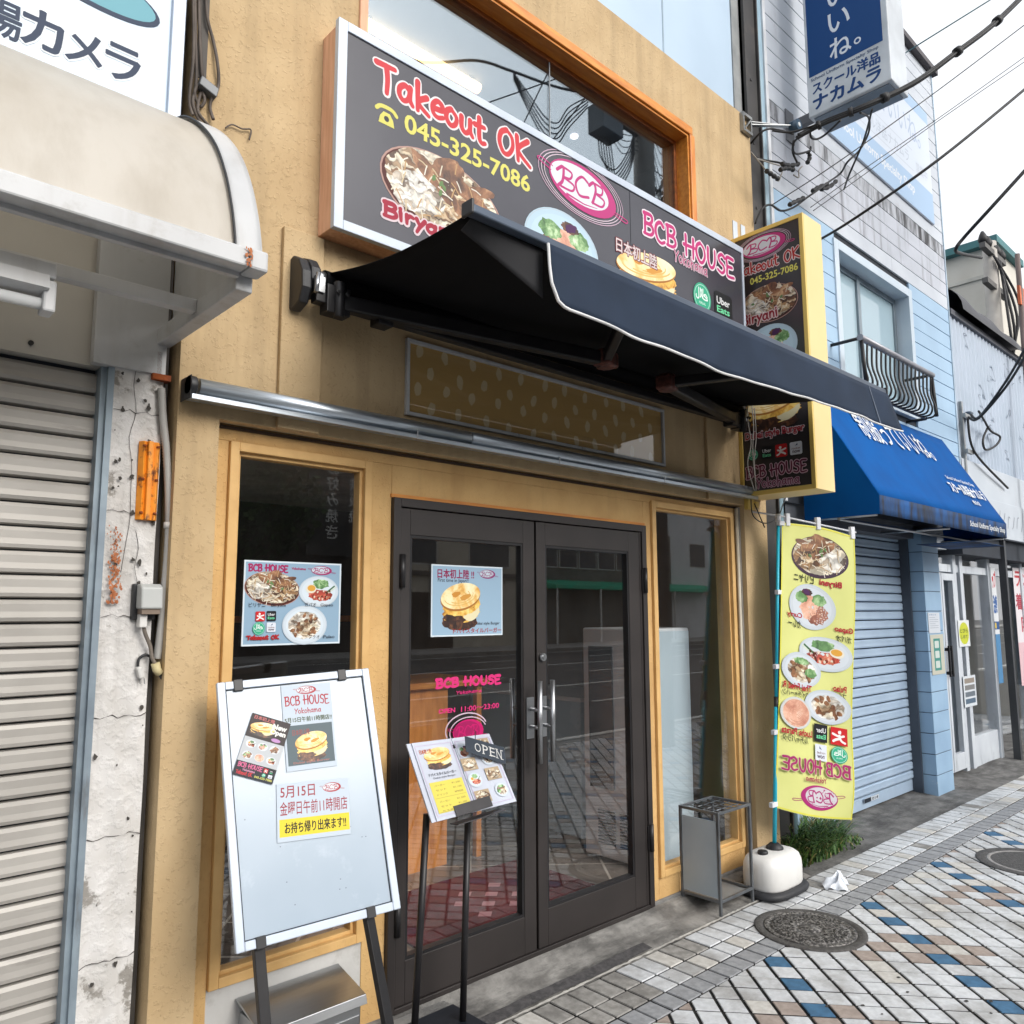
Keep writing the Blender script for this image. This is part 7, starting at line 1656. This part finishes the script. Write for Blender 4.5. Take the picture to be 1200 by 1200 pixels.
MB().box(4.06, .315, FR+.0, 4.46, .34, 1.50).build('back_panel', mk('cooler_pale_blue', (186, 204, 214), (178, 198, 210), ns=1.5, rough=.35), cf_)
m = MB()
for k in range(12): m.box(4.012, .42+.0, .16+k*.018, 4.02, .56, .168+k*.018); m.box(4.012, .60, .16+k*.018, 4.02, .74, .168+k*.018)
m.build('vent', mk('vent_dark', (60, 62, 66), ns=4), cf_)
MB().box(4.008, .60, .50, 4.02, .80, 1.40).build('display_window', mk('display_dark', (50, 56, 62), ns=2, rough=.1), cf_)
c2_ = thing('chest_counter', 'pale blue panelled serving counter behind the drinks cooler', 'counter', (4.4, 1.7, FR))
MB().box(4.2, 1.05, FR+.03, 4.8, 2.25, 1.0).build('body', mk('counter_pale_blue', (176, 200, 212), (164, 190, 204), ns=1.5, rough=.3), c2_, bevel=.006); MB().box(4.18, 1.03, 1.0, 4.8, 2.27, 1.03).build('top', CW_, c2_)
wc = thing('wooden_counter', 'orange wood bar counter inside the left door', 'counter', (2.6, 1.8, FR))
WDC = mk('counter_wood', (226, 152, 78), (200, 126, 58), ns=4, rough=.5, stretch=(6, 6, 1))
MB().box(2.2, 1.34, FR, 3.25, 1.85, 1.15).build('front', WDC, wc); MB().box(2.15, 1.28, 1.15, 3.56, 1.9, 1.19).build('top', OAK, wc, bevel=.004)
MB().box(3.48, 1.32, FR, 3.52, 1.36, 1.15).build('leg', WDC, wc)
for x in (2.55, 2.9): MB().box(x, 1.325, .2, x+.035, 1.34, 1.1).build('batten', OAK_V, wc)
bl_ = thing('dark_screen', 'tall dark screen wall behind the wooden counter', 'screen', (3.3, 3.2, FR))
MB().box(2.3, 3.2, FR, 4.0, 3.25, 2.5).build('panel', mk('screen_dark', (52, 46, 44), (40, 36, 34), ns=3, rough=.6), bl_); MB().box(2.3, 3.19, 1.55, 4.0, 3.2, 1.6).build('rail', WDC, bl_)
tb_ = thing('tube_lamp', 'lit warm fluorescent tube on the upstairs ceiling behind the upper window', 'lamp', (2.7, .9, 5.04))
MB().tube([(2.2, .92, 5.06), (3.14, .92, 5.06)], .034, 12).build('tube', mk('tube_lit', (255, 200, 130), ns=1, emit=1.7), tb_)
MB().box(2.24, .9, 5.07, 2.30, .94, 5.1).box(3.04, .9, 5.07, 3.10, .94, 5.1).build('housing', CW_, tb_)
q = AT(673, 160, 1.4); k_ = (5.09-H0)/(q.z-H0); qx, qy = q.x*k_, -D+(q.y+D)*k_
dl = thing('ceiling_spot', 'small lit round downlight in the upstairs ceiling', 'lamp', (qx, qy, 5.08)); MB().lathe([(.028, 0), (.028, .012), (0, .012)], (qx, qy, 5.086), 20).build('lens', mk('spot_lit', (255, 250, 240), ns=1, emit=1.2), dl)

# ================================================================== ACROSS THE ROAD (seen in the glass)
OY = -26.0
def opp(name, label, x0, x1, h, mat, wins=(), extra=None):
    t = thing(name, label, 'building', ((x0+x1)/2, OY, 0), 'buildings across the road')
    MB().box(x0, OY-9, -.1, x1, OY, h).build('wall', mat, t)
    for (a, b, c, d) in wins:
        f = MB().box(a-.06, OY, c-.06, b+.06, OY+.03, d+.06).build('window', mk('opp_frame', (206, 206, 202), ns=3), t)
        MB().box(a, OY+.03, c, b, OY+.036, d).build('pane', mk('opp_pane', (60, 66, 72), ns=2, rough=.1), f)
    return t
BEI = mk('opp_beige', (190, 184, 170), (176, 170, 156), ns=2, rough=.85); DTI = mk('opp_tile_dark', (112, 112, 108), (92, 92, 88), ns=2, rough=.7)
opp('dark_shophouse', 'dark brown shophouse across the road with white vertical lettering', 2, 19.6, 9.5, mk('opp_dark', (56, 48, 44), (44, 38, 34), ns=2, rough=.8), [(4, 7, 4, 5.4), (9, 11.5, 4, 5.4)])
t_ = opp('beige_shop', 'low beige shop across the road with dark entrance', 19.62, 28.0, 5.6, BEI, [(20.5, 22, 3.8, 5.0), (24, 26.5, 3.8, 5.0)])
MB().box(19.9, OY, 0, 23.0, OY+.04, 2.5).build('entrance', mk('opp_dark', (56, 48, 44)), t_); MB().box(19.62, OY, 3.25, 28, OY+.25, 3.45).build('fascia', mk('opp_fascia', (96, 92, 88), ns=2), t_)
t_ = opp('green_awning_shop', 'dark tiled building across the road with long green awning and row windows', 28.02, 40.0, 6.2, DTI, [(28.6+k*1.55, 29.9+k*1.55, 3.95, 5.1) for k in range(7)])
m = MB(); m.prism([(28.4, OY, 3.25), (28.4, OY+1.4, 2.95), (28.4, OY+1.4, 2.78), (28.4, OY, 2.78)], (15, 0, 0)); m.build('awning', mk('opp_green', (40, 190, 150), (34, 170, 134), ns=2, rough=.6), t_)
m = MB(); [m.box(28.5+3.3*k, OY+1.3, 0, 28.58+3.3*k, OY+1.38, 2.8) for k in range(5)]; m.build('post', mk('opp_post', (220, 220, 216), ns=2), t_)
opp('white_block', 'tall white block across the road beyond the green awning', 40.02, 60, 11, mk('opp_white', (220, 222, 224), (208, 210, 212), ns=2, rough=.8), [(42, 43.6, 4.4, 5.8), (46, 47.6, 4.4, 5.8), (50, 52, 4.4, 5.8)])
opp('grey_block', 'grey block across the road left of the dark shophouse', -30, 1.98, 8, mk('opp_grey', (150, 150, 148), (136, 136, 134), ns=2, rough=.85), [(-6, -3, 4, 5.5), (-12, -9, 4, 5.5)])
a_t = thing('vertical_signboard', 'black vertical signboard with white characters across the road', 'sign', (16.6, OY+.6, 4))
MB().box(15.2, OY+.5, 3.9, 17.9, OY+.6, 8.0).build('panel', mk('opp_black', (34, 34, 34), ns=2), a_t)
a = Art((0, OY+.61, 0), (1, 0, 0), (0, 0, 1), (0, 1, 0), step=5e-4)
# lettering is read from the road, so it runs right to left along +X here
a.u = Vector((-1, 0, 0))
for k, ch in enumerate('お好み焼き'): a.text(ch, -16.55, 7.2-.66*k, -16.0, 7.75-.66*k, (226, 226, 222), .02)
for k, ch in enumerate('鉄板焼'): a.text(ch, -17.6, 6.6-.66*k, -17.05, 7.15-.66*k, (226, 226, 222), .02)
a.done('printed_lettering', a_t)
tr = thing('street_tree', 'dense dark street tree across the road', 'tree', (11.5, -24.2, 0)); rt_ = random.Random(31)
m = MB(); m.tube(smooth_pts([(11.5, -24.2, 0), (11.55, -24.15, 1.6), (11.45, -24.2, 3.2), (11.6, -24.1, 5)], 5), [.2-.006*i for i in range(16)], 10)
for k in range(7): th = k*.9; m.tube(smooth_pts([(11.5, -24.2, 2.6+.25*k), (11.5+.9*math.cos(th), -24.2+.7*math.sin(th), 3.8+.3*k), (11.5+2.0*math.cos(th), -24.2+1.4*math.sin(th), 4.7+.4*k)], 4), [.08, .07, .06, .05, .045, .04, .03, .025, .02], 6)
m.build('trunk', mk('bark', (86, 74, 62), (64, 54, 46), ns=8, rough=.9), tr)
m = MB()
for k in range(3200):
    th = rt_.uniform(0, 6.283); ph = math.acos(rt_.uniform(-1, 1)); r = rt_.random()**.4
    c = Vector((11.6+3.6*r*math.sin(ph)*math.cos(th), -24.2+1.7*r*math.sin(ph)*math.sin(th), 5.6+2.5*r*math.cos(ph)))
    u = Vector((rt_.uniform(-1, 1), rt_.uniform(-1, 1), rt_.uniform(-1, 1))).normalized()*.16; v = u.orthogonal().normalized()*.09
    m.add([c-u, c+v, c+u, c-v], [(0, 1, 2, 3)], rt_.randrange(2))
m.build('crown', [mk('leaf_dark', (44, 66, 34), (32, 50, 26), ns=2, rough=.6), mk('leaf_mid', (66, 92, 46), (50, 74, 36), ns=2, rough=.6)], tr)
# the pole on the near kerb that the upper window mirrors
kp = thing('utility_pole', 'dark utility pole with meter box and looping cables on the near kerb', 'pole', (8.11, -3.24, 0))
PKX, PKY = 8.11, -3.24
MB().tube([(PKX, PKY, 0), (PKX, PKY, 10.5)], [.17, .13], 16).build('mast', mk('pole_dark', (104, 100, 96), (84, 80, 77), ns=4, rough=.85), kp)
q = AR(711, 143, 3.3, .033); MB().box(q.x-.2, q.y-.13, q.z-.19, q.x+.2, q.y+.13, q.z+.19).build('junction_box', mk('box_dark_grey', (84, 88, 92), ns=4, rough=.6), kp, bevel=.01)
MB().box(q.x, PKY-.03, q.z+.1, PKX, PKY+.03, q.z+.16).build('bracket', mk('arm_grey', (96, 94, 92)), kp)
m = MB(); RA = lambda *l: smooth_pts([AR(x, y, 3.3+dy_, .033) for x, y, dy_ in l], 8)
for k in range(5):
    d = k*6
    m.tube(RA((603, 84+d*.3, 0), (620, 108+d*.8, 0), (640, 136+d*1.1, 0), (655, 143+d, 0), (668, 125+d, 0), (690, 113+d*.5, 0)), .0085, 6)
for k in range(6):
    d = k*5.5
    m.tube(RA((702+d*.5, 160, 0), (706+d*.6, 185+d, .0), (722, 198+d, 0), (738, 175+d, 0), (745, 150+d, 0)), .0085, 6); m.tube(RA((716, 128+d, 0), (730, 140+d*1.4, 0), (745, 148+d, 0), (752, 150+d, 0)), .006, 6); m.tube(RA((763, 140+d, 0), (775, 165+d*2.6, 0), (790, 170+d*2, 0), (806, 160+d*2, 0)), .006, 6)
m.tube(RA((375, 22, 0), (430, 55, 0), (500, 72, 0), (560, 70, 0), (600, 82, 0), (650, 100, 0), (700, 112, 0)), .016, 8)
m.tube(RA((700, 112, 0), (735, 125, 0), (752, 130, 0)), .022, 8); m.tube(RA((757, 195, 0), (770, 222, 0), (790, 228, 0), (815, 226, 0)), .022, 8)
for a_, b_ in (((572, 120), (700, 75)), ((612, 150), (655, 60)), ((650, 162), (690, 110)), ((764, 196), (806, 228)), ((755, 150), (820, 110))): m.tube(RA((*a_, 0), ((a_[0]+b_[0])/2, (a_[1]+b_[1])/2, 0), (*b_, 0)), .008, 6)
m.build('cable', CABLE, kp)
